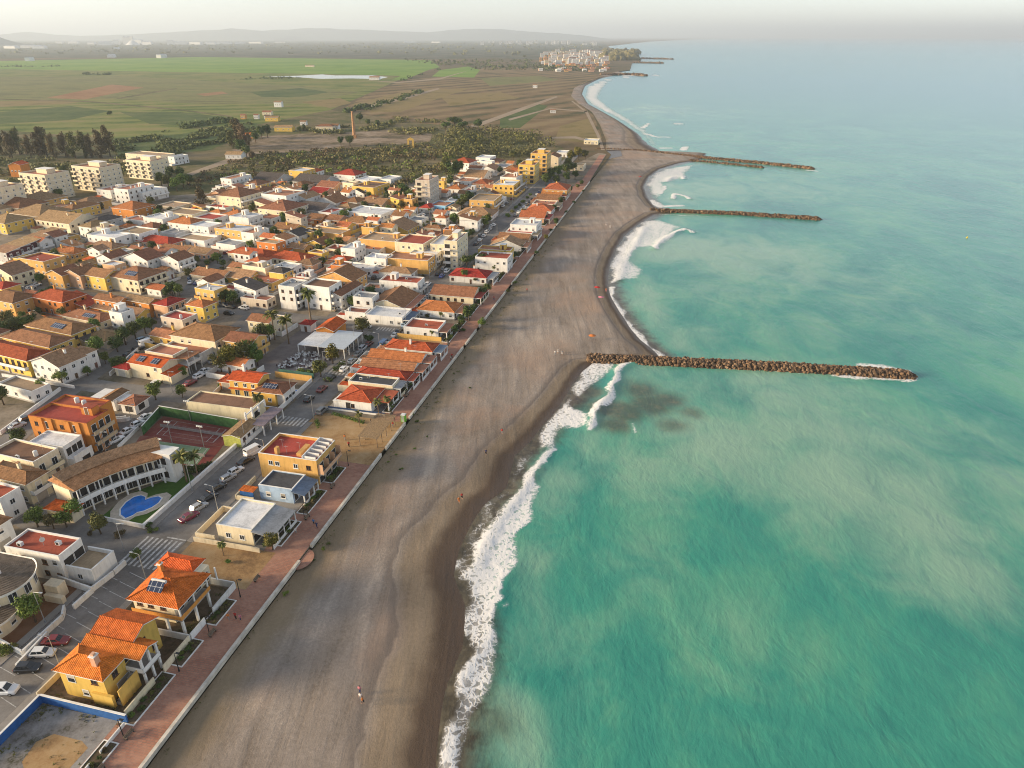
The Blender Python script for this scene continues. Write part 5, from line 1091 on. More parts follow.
# ------------------------------------------------------------------ the rest of the town: each line is one house (roof centre px, front width px, side rise px, storeys, wall, roof, colour, extras)
R0='beachfront row'; R1='beach road terrace'; R1B='palm street rows'; R2='blocks behind palm street'; R3='left hand villas'; R4='far left edge'; R5='far town end'
for a in [
 (R0,374,381,44,8,1,'cream','flat','black','porch patio'),(R0,384,373,50,8,1,'white','hip','red','porch patio'),(R0,390,364,52,8,1,'white','gable_x','terracotta','porch patio'),
 (R0,398,355,52,8,1,'white','gable_x','orange','porch patio'),(R0,412,345,46,8,1,'white','hip','red','porch pslate patio'),
 (R0,425,325,34,9,1,'white','flat','red','porch'),(R0,440,306,36,9,1,'white','hip','orange','porch patio'),(R0,456,291,42,9,1,'cream','gable_x','brown','porch'),
 (R0,471,273,36,7,1,'white','hip','red','porch'),(R0,494,256,32,6,2,'white','flat','red',''),(R0,496,249,32,4,2,'yellow','flat','terracotta',''),
 (R0,508,243,30,5,1,'white','gable_y','tan','porch'),(R0,515,237,30,5,1,'salmon','gable_x','brown','patio'),(R0,521,231,26,5,1,'white','flat','red','porch'),
 (R0,526,223,26,6,2,'white','flat','white',''),(R0,534,215,24,5,1,'salmon','gable_x','orange','porch'),(R0,541,208,24,5,1,'white','hip','orange','patio'),
 (R0,545,203,22,4,1,'cream','flat','terracotta','porch'),(R0,549,198,22,4,1,'salmon','gable_x','brown','patio'),(R0,553,193,20,4,1,'white','gable_x','orange','porch'),(R0,558,187,22,5,2,'ochre','hip','orange',''),
 # across the beach road
 (R1,389,313,36,9,1,'white','flat','white','porch pslate'),(R1,394,299,34,14,1,'cream','gable_y','brown','porch'),(R1,402,280,38,6,2,'white','flat','red','balc'),(R1,398,270,32,5,1,'white','hip','tan','patio'),
 (R1,411,257,42,7,2,'ochre','flat','terracotta','blind_f'),(R1,428,251,26,8,2,'white','flat','white','balc'),(R1,416,240,28,8,3,'cream','flat','red',''),(R1,446,241,20,9,3,'cream','flat','white','balc'),
 (R1,478,212,34,6,1,'white','hip','tan',''),(R1,486,198,24,8,2,'ochre','flat','tan','balc'),(R1,507,183,20,6,2,'yellow','flat','white','box balc'),(R1,512,176,16,4,2,'white','flat','terracotta',''),
 # between
 (R1B,293,284,18,8,3,'white','flat','grey','balc'),(R1B,322,284,30,8,3,'white','flat','brown','balc'),(R1B,345,289,14,14,2,'white','gable_y','brown',''),(R1B,342,275,40,9,2,'ochre','gable_y','brown','nochim'),(R1B,356,266,44,5,1,'white','flat','white','patio'),
 (R1B,341,258,20,4,1,'white','hip','red',''),(R1B,353,247,16,6,2,'white','flat','white','box'),(R1B,374,248,22,5,1,'white','flat','terracotta',''),(R1B,379,257,24,5,2,'white','flat','white','balc'),
 (R1B,376,287,22,5,1,'white','flat','terracotta','patio'),(R1B,366,296,22,6,2,'white','flat','grey',''),(R1B,358,311,20,5,1,'white','flat','terracotta','patio'),(R1B,378,302,18,5,1,'salmon','gable_x','orange',''),(R1B,384,266,14,5,1,'white','flat','brown',''),
 (R1B,386,238,44,8,2,'ochre','flat','tan','blind_f'),(R1B,398,226,34,7,1,'yellow','gable_y','tan','nochim'),(R1B,371,211,40,7,1,'white','flat','white','patio'),(R1B,359,220,28,5,1,'orange','hip','brown',''),
 (R1B,404,215,20,5,1,'cream','gable_x','brown',''),(R1B,418,219,16,4,1,'white','flat','grey',''),(R1B,442,204,18,5,1,'light blue','flat','terracotta',''),(R1B,428,206,12,4,1,'white','hip','red',''),
 # second inland block
 (R2,330,255,1,1,1,'white','flat','grey','') if False else (R2,253,252,42,6,1,'cream','hip','red','porch'),(R2,292,256,38,7,1,'cream','hip','red','porch'),(R2,271,242,22,4,2,'orange','flat','tan',''),(R2,214,273,34,7,1,'cream','gable_x','brown',''),
 (R2,211,288,22,6,2,'ochre','flat','white','fbal'),(R2,244,274,28,8,1,'yellow','gable_x','tan','nochim'),(R2,267,279,30,8,1,'ochre','flat','terracotta','patio'),(R2,281,270,16,5,2,'yellow','hip','dark','nochim'),(R2,258,266,26,4,2,'cream','flat','tan',''),
 (R2,251,286,24,6,2,'white','shed','dark',''),(R2,258,298,30,5,1,'beige','flat','terracotta',''),(R2,288,266,20,5,2,'white','flat','white','balc'),(R2,308,262,20,5,1,'salmon','hip','tan',''),
 (R2,283,206,32,8,2,'cream','hip','brown',''),(R2,283,193,28,6,3,'white','flat','terracotta',''),(R2,306,196,16,5,2,'white','gable_y','tan',''),(R2,316,207,32,6,1,'grey','gable_x','dark',''),(R2,331,211,14,5,1,'white','flat','red',''),
 (R2,332,200,24,5,1,'white','gable_y','brown',''),(R2,289,227,24,5,1,'yellow','gable_x','brown',''),(R2,319,217,15,4,1,'orange','gable_x','brown','nochim'),(R2,337,218,15,4,1,'salmon','gable_x','brown','nochim'),(R2,329,231,36,5,1,'ochre','flat','tan','blind_f'),
 (R2,296,233,20,5,1,'white','gable_y','dark',''),(R2,320,242,20,5,1,'yellow','gable_y','brown',''),(R2,310,231,14,4,1,'yellow','flat','brown',''),(R2,300,246,18,4,1,'ochre','gable_x','tan',''),
 (R2,236,177,12,11,2,'white','flat','terracotta','balc'),(R2,239,193,28,9,3,'cream','hip','brown','balc'),(R2,222,206,22,4,1,'white','flat','red',''),(R2,237,213,18,4,1,'orange','hip','orange',''),(R2,211,217,22,5,1,'white','flat','red','patio'),
 (R2,246,216,22,5,2,'white','flat','white','balc'),(R2,206,225,22,5,2,'white','flat','white',''),(R2,236,228,30,6,2,'ochre','flat','white','balc'),(R2,212,233,28,5,1,'white','flat','white',''),(R2,197,238,32,5,1,'white','flat','tan',''),
 (R2,186,212,32,5,1,'cream','flat','tan','patio'),(R2,187,221,26,5,2,'white','hip','orange',''),(R2,232,243,22,5,1,'white','flat','grey','patio'),(R2,255,231,14,6,2,'white','flat','terracotta','balc'),(R2,270,217,18,5,1,'white','flat','terracotta',''),
 (R2,199,250,30,5,1,'salmon','gable_x','tan',''),(R2,161,240,36,6,1,'salmon','hip','red',''),(R2,178,248,28,4,1,'salmon','gable_x','brown',''),(R2,262,190,16,5,2,'cream','hip','brown',''),
 # villas on the left
 (R3,205,331,44,13,2,'cream','hip','brown','balc'),(R3,190,347,40,10,1,'white','flat','terracotta',''),(R3,137,273,34,11,2,'cream','hip','brown','solar balc'),(R3,104,273,22,7,2,'yellow','gable_x','brown',''),(R3,112,255,16,6,2,'white','gable_y','brown',''),(R3,143,256,28,6,2,'white','gable_y','brown',''),
 (R3,177,257,20,6,2,'white','gable_y','brown','balc'),(R3,107,245,28,5,1,'ochre','hip','tan',''),(R3,112,298,28,5,2,'orange','gable_x','brown',''),(R3,142,299,28,5,2,'orange','gable_x','tan',''),(R3,122,308,46,6,1,'yellow','gable_x','tan',''),(R3,169,301,14,7,2,'salmon','hip','red','balc'),
 (R3,90,315,38,7,1,'cream','hip','brown','solar'),(R3,60,325,46,9,2,'yellow','hip','brown','solar nochim'),(R3,37,337,48,9,2,'yellow','hip','brown','nochim'),(R3,14,350,48,9,2,'yellow','hip','red','nochim fbal'),(R3,82,334,26,8,1,'cream','gable_y','dark','solar'),(R3,104,335,22,8,1,'beige','hip','tan',''),
 (R3,58,358,28,11,2,'white','gable_y','tan',''),(R3,80,351,16,7,2,'white','hip','tan',''),(R3,24,385,34,8,1,'white','flat','tan',''),
 (R3,11,296,32,9,2,'ochre','hip','brown',''),(R3,58,295,36,9,2,'orange','hip','red',''),(R3,82,302,24,6,1,'orange','shed','red',''),(R3,64,271,18,7,2,'ochre','gable_y','brown',''),(R3,81,271,20,7,2,'salmon','gable_y','brown',''),
 (R3,42,258,28,7,2,'ochre','flat','red',''),(R3,70,250,26,5,1,'ochre','hip','orange',''),(R3,10,270,28,7,2,'cream','gable_y','tan',''),(R3,31,264,20,5,1,'beige','hip','tan',''),(R3,4,285,16,6,2,'yellow','hip','red',''),
 (R3,24,452,44,14,2,'cream','flat','brown','balc'),(R3,14,472,44,12,2,'cream','hip','brown','balc'),(R3,-10,490,40,12,2,'white','flat','red',''),(R3,40,447,1,1,1,'white','flat','tan','') if False else (R3,-20,520,36,14,2,'white','hip','brown',''),
 (R3,-24,330,40,9,2,'cream','hip','brown',''),(R3,-30,300,36,8,1,'white','hip','red',''),
 # far left
 (R4,67,218,38,8,2,'cream','gable_x','tan',''),(R4,41,211,34,9,2,'tan','hip','tan',''),(R4,8,219,24,7,2,'yellow','hip','tan',''),(R4,18,203,36,7,2,'tan','hip','brown',''),(R4,43,197,26,6,2,'ochre','hip','tan',''),(R4,64,205,16,7,2,'yellow','flat','brown',''),(R4,80,206,14,7,2,'yellow','hip','brown',''),
 (R4,91,201,18,6,2,'ochre','hip','tan',''),(R4,134,187,16,8,3,'white','flat','terracotta',''),(R4,147,190,18,7,2,'white','flat','white','balc'),(R4,116,188,16,6,2,'white','flat','terracotta',''),(R4,133,206,24,6,2,'orange','hip','orange',''),(R4,141,219,24,4,1,'white','flat','terracotta',''),
 (R4,161,217,22,5,2,'white','flat','white','balc'),(R4,153,226,18,5,1,'yellow','hip','brown',''),(R4,137,231,26,6,2,'white','flat','tan','balc'),(R4,109,235,32,5,2,'white','flat','white',''),(R4,104,219,14,7,2,'grey','hip','dark',''),(R4,95,224,14,6,2,'white','hip','tan',''),
 (R4,175,232,18,5,1,'white','flat','grey',''),(R4,174,205,22,5,1,'cream','flat','tan',''),(R4,-14,208,30,7,2,'cream','hip','tan',''),(R4,150,154,40,5,2,'cream','flat','tan',''),(R4,178,156,7,3,2,'white','flat','white',''),
 # far end
 (R5,302,170,16,4,2,'yellow','flat','white',''),(R5,313,171,11,4,1,'white','hip','red',''),(R5,273,178,26,7,1,'grey','gable_x','dark','nochim'),(R5,316,180,34,6,1,'grey','gable_x','dark','nochim'),(R5,350,173,24,5,1,'white','hip','red',''),(R5,369,179,18,4,1,'white','flat','white',''),
 (R5,371,185,24,6,2,'yellow','flat','brown',''),(R5,361,191,18,4,1,'white','gable_y','dark',''),(R5,331,185,20,4,1,'salmon','gable_x','brown',''),(R5,322,191,18,4,1,'salmon','gable_x','red',''),(R5,378,202,22,5,1,'tan','gable_x','tan',''),(R5,345,184,14,4,1,'white','flat','terracotta',''),(R5,303,184,14,4,1,'beige','hip','brown',''),
 (R5,464,161,20,5,2,'white','hip','red','balc'),(R5,486,157,16,5,2,'white','flat','white',''),(R5,496,161,14,5,1,'cream','hip','brown',''),(R5,490,168,18,5,1,'white','gable_y','tan',''),(R5,478,175,22,5,1,'white','gable_x','tan',''),(R5,467,180,18,4,1,'white','flat','terracotta',''),(R5,483,182,16,4,1,'salmon','hip','orange',''),
 (R5,457,187,16,4,1,'white','hip','orange',''),(R5,503,166,14,4,1,'white','flat','grey',''),(R5,390,178,14,4,1,'white','flat','white',''),(R5,348,206,16,4,1,'salmon','hip','tan',''),(R5,355,200,16,4,1,'white','hip','brown',''),(R5,360,181,1,1,1,'white','flat','grey','') if False else (R5,258,183,14,4,2,'yellow','hip','brown',''),
 (R5,553,156,16,6,3,'cream','gable_y','brown',''),(R5,563,152,12,4,1,'white','flat','white',''),(R5,513,168,16,5,1,'cream','hip','brown',''),(R5,575,165,22,3,1,'cream','flat','tan',''),(R5,592,140,16,3,1,'cream','flat','white',''),
]:
    PXH(*a[:9],opts=a[9])
# smaller houses that fill the gaps of the blocks
def obox(b):
    o=b['o']; c=[q for ch in o.children if ch.name.startswith(('wall','balcony','porch','yard_wall','lean_to','patio')) for q in ch.bound_box]
    return (o.location.x,o.location.y,-o.rotation_euler.z,min(q[0] for q in c),max(q[0] for q in c),min(q[1] for q in c),max(q[1] for q in c))
BOXES=[obox(b) for b in BLD]+[(*W(u,v),BEAR,-w/2,w/2,-l/2,l/2) for u,v,w,l in ((113,86,24,16),(146,46,20,34),(155,50,20,16),(110,46,22,20),(97,50,24,8),(93,83,18,12),(75,79,20,14))]
def clear(x,y,bear,w,l,gap=.5):
    cb,sb=math.cos(bear),math.sin(bear)
    for hx,hy,hb,x0,x1,y0,y1 in BOXES:
        if abs(hx-x)+abs(hy-y)>60: continue
        ch,sh=math.cos(hb),math.sin(hb); q=[]
        for lx,ly in ((x0,y0),(x1,y0),(x1,y1),(x0,y1)):
            X,Y=hx+lx*ch+ly*sh-x,hy-lx*sh+ly*ch-y; q.append((X*cb-Y*sb,X*sb+Y*cb))
        if min(p[0] for p in q)<w/2+gap and max(p[0] for p in q)>-w/2-gap and min(p[1] for p in q)<l/2+gap and max(p[1] for p in q)>-l/2-gap: return False
    return True
ri=random.Random(31); nin=0
for t in range(14000):
    if nin>=125: break
    u=ri.uniform(104,520); v=ri.uniform(39,240)
    if u>400 and v>95: continue
    x,y=W(u,v); px,py=P(x,y,3)
    if px<-25 or (150<px<215 and py<205) or (120<u<166 and v<64): continue
    bear=BEAR if v<52 else BEAR+math.radians(5) if v<95 else BEAR+math.radians(9)
    w=ri.uniform(5.5,10.5); l=ri.uniform(5,8.5)
    if t>7000: w*=.75; l*=.8
    if not clear(x,y,bear,w,l): continue
    cb,sb=math.cos(bear),math.sin(bear)
    if any(near_road(x+a*w/2*cb+b_*l/2*sb,y-a*w/2*sb+b_*l/2*cb) for a in(-1,0,1) for b_ in(-1,0,1)): continue
    wall=ri.choices(['white','cream','ochre','salmon','yellow','beige','orange'],[44,18,10,9,6,8,4])[0]; st=ri.choices([1,2],[60,40])[0]
    roof,rm=ri.choice([('flat','terracotta'),('flat','red'),('flat','white'),('flat','tan'),('hip','brown'),('gable_x','brown'),('gable_x','orange'),('hip','orange'),('gable_y','tan'),('gable_y','brown'),('shed','terracotta'),('gable_x','terracotta')])
    row=R5 if u>400 else R1B if v<85 else R4 if v>190 else R3 if (u<260 and v>105) else R2
    house(row,(x,y),w,l,st,wall,roof,rm,bear=bear,opts=ri.choice(['','balc','patio','','box'])); BOXES.append(obox(BLD[-1])); nin+=1
# terraced houses with white sloping roofs and a maroon front, far left
for i,(cx,cy) in enumerate([(53,231.5),(44,234.5),(35,237.5),(26,241),(16,245),(5,249.5)]):
    x,y=G(cx,cy,6.3); o=house('maroon terrace',(x,y),11,6.9,2,'grey','shed_y','tan',bear=BEAR+math.radians(9),opts='lowpitch nochim balc',name='terraced_house')
    mb=MB(); mb.box(5.55,5.7,-3.4,3.4,3.1,6.2,0); mb.build('facade',[wallm('maroon')],o)
    for j in (-1.6,1.6): link('window',WIN[('shut','s')],o,(5.72,j,4.7),math.pi/2)
# flats and apartment blocks
def apartment(label,cx,cy,wx,dy,st,wall,bear=BEAR,balc=True,group=None,l=None,w=None,front=None):
    H=st*3.0+.4; x,y=G(cx,cy,H); p0=P(x,y,H); ex=(math.cos(bear),-math.sin(bear)); ey=(math.sin(bear),math.cos(bear))
    w=w or min(26,wx/abs(P(x+ex[0],y+ex[1],H)[0]-p0[0])); l=l or min(17,dy/abs(P(x+ey[0],y+ey[1],H)[1]-p0[1]))
    r=empty('apartment_block',(x,y,0),-bear); tag(r,label,'apartment block',group); a=(-w/2,w/2,-l/2,l/2)
    mb=MB(); flat_roof(mb,*a,H,.8); mb.box(-w*.18,w*.22,-l*.1,l*.25,H,H+2.8,0); mb.box(-w*.2,w*.24,-l*.12,l*.27,H+2.8,H+2.95,1)
    for z in range(1,st): mb.box(a[0]-.04,a[1]+.04,a[2]-.04,a[3]+.04,z*3.0-.06,z*3.0+.12,1)
    mb.build('wall',[wallm(wall),M_TRIM],r); link('roof',_deck(a[0]+.22,a[1]-.22,a[2]+.22,a[3]-.22,H+.01,flatm('terracotta')),r)
    for k in range(st):
        z=k*3.0+1.7
        n=max(2,int(w/3.4))
        for j in range(n):
            off=(j+.5-n/2)*w/n; link('window',WIN[('void','w')] if (balc and j%2==0) else WIN[('shut','s')],r,(off,a[2],z),0)
            if balc and j%2==0 and k>0:
                b_=MB(); b_.box(off-w/n*.55,off+w/n*.55,a[2]-1.3,a[2],k*3-.12,k*3+.02,0); b_.box(off-w/n*.55,off+w/n*.55,a[2]-1.3,a[2]-1.18,k*3+.02,k*3+1,1); b_.build('balcony',[M_CONC,wallm(front or wall)],r)
        n=max(2,int(l/3.6))
        for j in range(n): link('window',WIN[('shut','s')],r,(a[1],(j+.5-n/2)*l/n,z),math.pi/2)
    return r
b9=BEAR+math.radians(9)
apartment('cream apartment block with green front recesses, leftmost of the blocks fully in view',44,173,26,7,5,'cream',b9)
apartment('tall cream apartment block second from left of the row below the big trees',96,166,28,9,5,'cream',b9)
apartment('cream apartment block beside the green trees, right of the taller block',147,160,24,8,4,'cream',b9)
apartment('cream apartment block cut off by the left picture edge',-4,186,26,7,5,'cream',b9)
apartment('tall bright yellow apartment block with stepped roof near the scrub belt',541,153,16,6,5,'yellow',front='ochre')
apartment('lower bright yellow apartment block in front of the taller yellow one',529,164,16,5,4,'yellow',front='ochre')
apartment('beige five storey tower block with cream balconies standing beside dark green trees',427,179,14,8,5,'beige',front='cream')
t=apartment('four storey corner flats with white balcony bands above the beach road',456,238,13,9,4,'cream',front='white')
for k in range(1,5):
    mb=MB(); 
    l_=8
    mb.box(0,1.4,-l_,l_,k*3-.15,k*3+.9); mb.build('balcony',[M_TRIM],t,(max(c[0] for c in t.children[0].bound_box)-.1,0,0))
# ------------------------------------------------------------------ labels of the houses
STW={1:'low',2:'two storey',3:'three storey',4:'four storey'}
def short(b): return '%s %s house with %s roof%s'%(STW[b['st']],b['wall'],b['roof'],' and solar panels' if b['sol'] else '')
from collections import defaultdict
grp=defaultdict(list)
for b in BLD: grp[(b['row'],short(b))].append(b)
for (row,s_),lst in grp.items():
    lst.sort(key=lambda b:b['u'])
    for i,b in enumerate(lst):
        if b['label']: lab=b['label']
        elif row=='maroon terrace': lab='%s from the near end of the terrace with white roofs and maroon upper front'%ORDW[i]
        elif len(lst)==1: lab='%s in the %s'%(s_,row)
        else: lab='%s %s from near end, %s'%(ORDW[i],s_,row)
        if len(lab.split())>16: lab=lab.replace(' of its kind','').replace(' the ',' ').replace(' and solar panels',' and panels')
        tag(b['o'],lab,'house','houses of the seaside town')
# ------------------------------------------------------------------ cars
PAINTC={'white':(.68,.68,.67),'silver':(.36,.37,.38),'grey':(.13,.135,.14),'black':(.016,.016,.018),'maroon':(.16,.016,.02),'blue':(.03,.075,.20),'pale blue':(.30,.40,.50),'beige':(.36,.30,.22)}
PAINT={k:simple('car_paint_'+k.replace(' ','_'),v,.32,spec=.5,var=.05,ovar=.1,coat=.4) for k,v in PAINTC.items()}
M_LAMP=simple('lamp_glass',(.62,.62,.58),.15,var=0); M_TAIL=simple('tail_lamp',(.30,.015,.012),.3,var=0)
def loft(mb,stations,m=0,smooth=False):
    """stations: (y,[ring points x,z]) with equal counts, capped"""
    n=len(stations[0][1]); base=len(mb.v); vs=[]
    for y,r in stations: vs+= [(x,y,z) for x,z in r]
    fs=[]
    for i in range(len(stations)-1):
        for j in range(n):
            a=i*n+j; b_=i*n+(j+1)%n; fs.append((a,b_,b_+n,a+n))
    fs.append(tuple(range(n))[::-1]); fs.append(tuple((len(stations)-1)*n+j for j in range(n)))
    mb.raw(vs,[f[::-1] for f in fs],m,smooth)
def car_parts(kind):
    L,Wd,Hh={'hatchback':(4.0,1.74,1.48),'saloon':(4.5,1.78,1.44),'estate':(4.4,1.82,1.66),'van':(5.2,1.95,2.35)}[kind]
    hl=L/2; hw=Wd/2; belt={'van':1.25}.get(kind,.92); 
    def ring(w,z0,z1): return [(-w*.92,z0),(w*.92,z0),(w,z0+.2),(w,z1-.12),(w*.9,z1),(-w*.9,z1),(-w,z1-.12),(-w,z0+.2)]
    body=MB(); bonnet={'van':1.15,'estate':.98}.get(kind,.86)
    loft(body,[(-hl,ring(hw*.80,.32,.66)),(-hl+.12,ring(hw*.92,.24,bonnet-.12)),(-hl+.9,ring(hw,.20,bonnet)),(-hl+1.2,ring(hw,.20,belt)),(hl-.5,ring(hw,.20,belt+.02)),(hl-.1,ring(hw*.94,.26,belt)),(hl,ring(hw*.85,.36,belt-.14))],0)
    y0,y1={'hatchback':(-hl+1.05,hl-.15),'saloon':(-hl+1.15,hl-.65),'estate':(-hl+1.05,hl-.1),'van':(-hl+.55,hl-.06)}[kind]
    f,r_={'hatchback':(.75,.45),'saloon':(.75,.75),'estate':(.75,.3),'van':(.75,.12)}[kind]
    cw0,cw1=hw*.88,hw*.70 if kind!='van' else hw*.84
    c=[(-cw0,y0,belt-.02),(cw0,y0,belt-.02),(cw0,y1,belt-.02),(-cw0,y1,belt-.02)]; t=[(-cw1,y0+f,Hh),(cw1,y0+f,Hh),(cw1,y1-r_,Hh),(-cw1,y1-r_,Hh)]
    body.raw(c+t,[(4,5,6,7),(0,1,5,4),(1,2,6,5),(2,3,7,6),(3,0,4,7)],0)
    glass=MB()
    def quad(i,j,a0,a1,b0,b1,push):
        p=[Vector(c[i]),Vector(c[j]),Vector(t[j]),Vector(t[i])]
        q=lambda a,b_: p[0]*(1-a)*(1-b_)+p[1]*a*(1-b_)+p[2]*a*b_+p[3]*(1-a)*b_
        n=(p[1]-p[0]).cross(p[3]-p[0]).normalized()*push
        glass.face([q(a0,b0)+n,q(a1,b0)+n,q(a1,b1)+n,q(a0,b1)+n],0)
    quad(0,1,.07,.93,.12,.92,.012); quad(2,3,.1,.9,.25 if kind!='van' else .5,.9,.012)
    if kind=='van': quad(1,2,.04,.20,.1,.75,.012); quad(3,0,.80,.96,.1,.75,.012)
    else:
        for a,b_ in ((.08,.48),(.52,.92)): quad(1,2,a,b_,.14,.9,.012); quad(3,0,a,b_,.14,.9,.012)
    wheels=[]
    for sx in(-1,1):
        for yy in(-hl+.82,hl-.82):
            wb=MB(); wb.tube((sx*(hw-.2),yy,.31),(sx*(hw+.01),yy,.31),.31,n=14,m=0); wb.tube((sx*(hw+.005),yy,.31),(sx*(hw+.02),yy,.31),.19,n=10,m=1); wheels.append(wb)
    lamps=[]
    for sx in(-1,1):
        lb=MB(); lb.box(sx*hw*.62-.16,sx*hw*.62+.16,-hl-.0,-hl+.16,.58,.72,0); lamps.append(('headlight',lb,M_LAMP))
        lb=MB(); lb.box(sx*hw*.74-.11,sx*hw*.74+.11,hl-.12,hl+.015,.66,.84,0); lamps.append(('tail_light',lb,M_TAIL))
    return body,glass,wheels,lamps
CARP={}; CARM={}
for kind in ('hatchback','saloon','estate','van'):
    body,glass,wheels,lamps=car_parts(kind)
    CARP[kind]=dict(body={k:body.mesh('body',[p]) for k,p in PAINT.items()},glass=glass.mesh('window',[M_GLASS]),wheels=[w.mesh('wheel',[M_BLACK,M_METAL]) for w in wheels],lamps=[(n_,l_.mesh(n_,[mt])) for n_,l_,mt in lamps])
    one=MB(); one.raw(body.v,body.f,0); one.raw(glass.v,glass.f,1)
    for w in wheels: one.raw(w.v,w.f,2,True)
    for n_,l_,mt in lamps: one.raw(l_.v,l_.f,3 if n_=='headlight' else 4)
    CARM[kind]={k:one.mesh('car',[p,M_GLASS,M_BLACK,M_LAMP,M_TAIL]) for k,p in PAINT.items()}
CARS=[]
def car(px,py,color,kind,head,street,detail=None):
    """head: bearing in degrees the car points to, relative to the promenade"""
    x,y=G(px,py,.5); b_=BEAR+math.radians(head); rz=-b_+math.pi
    near=y<175 if detail is None else detail
    if near:
        d=CARP[kind]; r=empty('van' if kind=='van' else 'parked_car',(x,y,ZR),rz); link('body',d['body'][color],r); link('window',d['glass'],r)
        for w in d['wheels']: link('wheel',w,r)
        for n_,me in d['lamps']: link(n_,me,r)
    else: r=link('van' if kind=='van' else 'parked_car',CARM[kind][color],None,(x,y,ZR),rz)
    CARS.append((r,color,kind,street,UV(x,y))); return r
rc=random.Random(5)
A='in the angled bays at bottom left'
for px,py,c,k,hd in [(4,690,'white','estate',75),(28,668,'black','hatchback',72),(43,653,'white','hatchback',72),(56,641,'maroon','saloon',74)]: car(px,py,c,k,hd,A,True)
A='along the kerb beside the pool lawn'
for px,py,c,k in [(189,517,'maroon','saloon'),(199,507,'silver','hatchback'),(208,498,'black','saloon'),(217,488,'black','saloon'),(228,478,'silver','hatchback'),(236,471,'white','hatchback'),(246,461,'black','saloon'),(254,452,'white','van')]: car(px,py,c,k,20,A,True)
A='near the cafe'
for px,py,c,k in [(322,411,'grey','estate'),(309,399,'black','hatchback'),(322,389,'maroon','saloon'),(331,378,'black','saloon'),(344,369,'white','hatchback'),(352,361,'silver','hatchback'),(358,354,'grey','saloon'),(363,348,'silver','estate'),(369,344,'maroon','hatchback'),(384,345,'blue','van'),(374,352,'white','saloon'),(368,359,'black','estate'),(362,365,'white','hatchback'),(351,376,'white','hatchback'),(345,382,'maroon','hatchback')]: car(px,py,c,k,3,A)
A='on the middle beach road'
for px,py,c,k in [(395,335,'silver','saloon'),(399,331,'black','hatchback'),(405,325,'pale blue','estate'),(414,311,'white','hatchback'),(419,306,'black','saloon'),(424,301,'white','saloon'),(428,296,'silver','hatchback'),(432,292,'white','saloon'),(436,288,'black','hatchback'),(404,308,'grey','saloon'),(408,304,'black','estate'),(412,300,'white','saloon'),(416,296,'white','hatchback'),(420,292,'silver','saloon'),(424,288,'black','saloon'),(428,284,'white','hatchback'),(442,276,'blue','saloon'),(447,271,'white','estate'),(454,264,'blue','hatchback'),(457,260,'black','saloon')]: car(px,py,c,k,2,A)
A='on the far beach road'
for px,py,c,k in [(480,240,'white','saloon'),(484,236,'white','hatchback'),(487,232,'white','estate'),(490,229,'silver','saloon'),(494,225,'white','hatchback'),(496,213,'white','van'),(503,206,'white','estate'),(507,203,'grey','saloon'),(512,199,'maroon','hatchback'),(517,195,'black','saloon'),(521,192,'white','hatchback'),(476,244,'black','saloon'),(526,188,'silver','estate')]: car(px,py,c,k,2,A)
A='along the lower second street'
for px,py,c,k in [(4,515,'silver','hatchback'),(11,510,'white','estate'),(18,504,'silver','saloon'),(25,499,'white','saloon'),(34,494,'black','estate'),(42,488,'silver','hatchback'),(48,481,'pale blue','hatchback'),(76,470,'white','saloon'),(86,460,'maroon','estate'),(100,455,'black','saloon'),(107,444,'white','hatchback'),(116,440,'white','saloon'),(128,431,'white','saloon'),(138,424,'white','hatchback'),(146,417,'white','saloon')]: car(px,py,c,k,14,A)
A='along the upper second street'
for px,py,c,k in [(190,383,'maroon','saloon'),(199,376,'white','hatchback'),(205,371,'white','saloon'),(214,361,'silver','hatchback'),(228,345,'black','saloon'),(248,338,'white','hatchback'),(244,342,'white','saloon')]: car(px,py,c,k,12,A)
A='along the left villa street'
for px,py,c,k in [(122,363,'white','estate'),(130,354,'black','saloon'),(138,349,'black','hatchback'),(147,344,'white','van'),(155,339,'maroon','saloon'),(162,335,'white','saloon'),(166,331,'beige','hatchback'),(169,327,'black','saloon'),(174,322,'white','saloon'),(181,317,'white','hatchback'),(134,357,'grey','saloon'),(143,340,'pale blue','estate'),(17,426,'silver','saloon'),(27,419,'black','hatchback'),(198,283,'blue','saloon'),(192,278,'blue','hatchback'),(206,270,'grey','saloon')]: car(px,py,c,k,18,A)
A='by the white flats'
for px,py,c,k in [(196,306,'black','saloon'),(212,306,'grey','hatchback'),(231,307,'black','saloon'),(244,308,'white','estate'),(180,305,'maroon','hatchback'),(223,305,'grey','saloon')]: car(px,py,c,k,-80,A)
A='among the villas on the left'
for px,py,c,k in [(36,285,'white','saloon'),(31,288,'silver','hatchback'),(321,266,'maroon','saloon'),(326,261,'black','hatchback'),(344,252,'blue','saloon'),(342,255,'silver','hatchback'),(372,276,'white','saloon'),(378,270,'grey','hatchback'),(387,258,'blue','saloon'),(398,246,'silver','saloon'),(362,290,'white','hatchback'),(455,194,'grey','saloon'),(462,190,'black','hatchback'),(470,187,'white','saloon'),(477,184,'grey','saloon')]: car(px,py,c,k,14,A if px<100 else 'in the palm street')
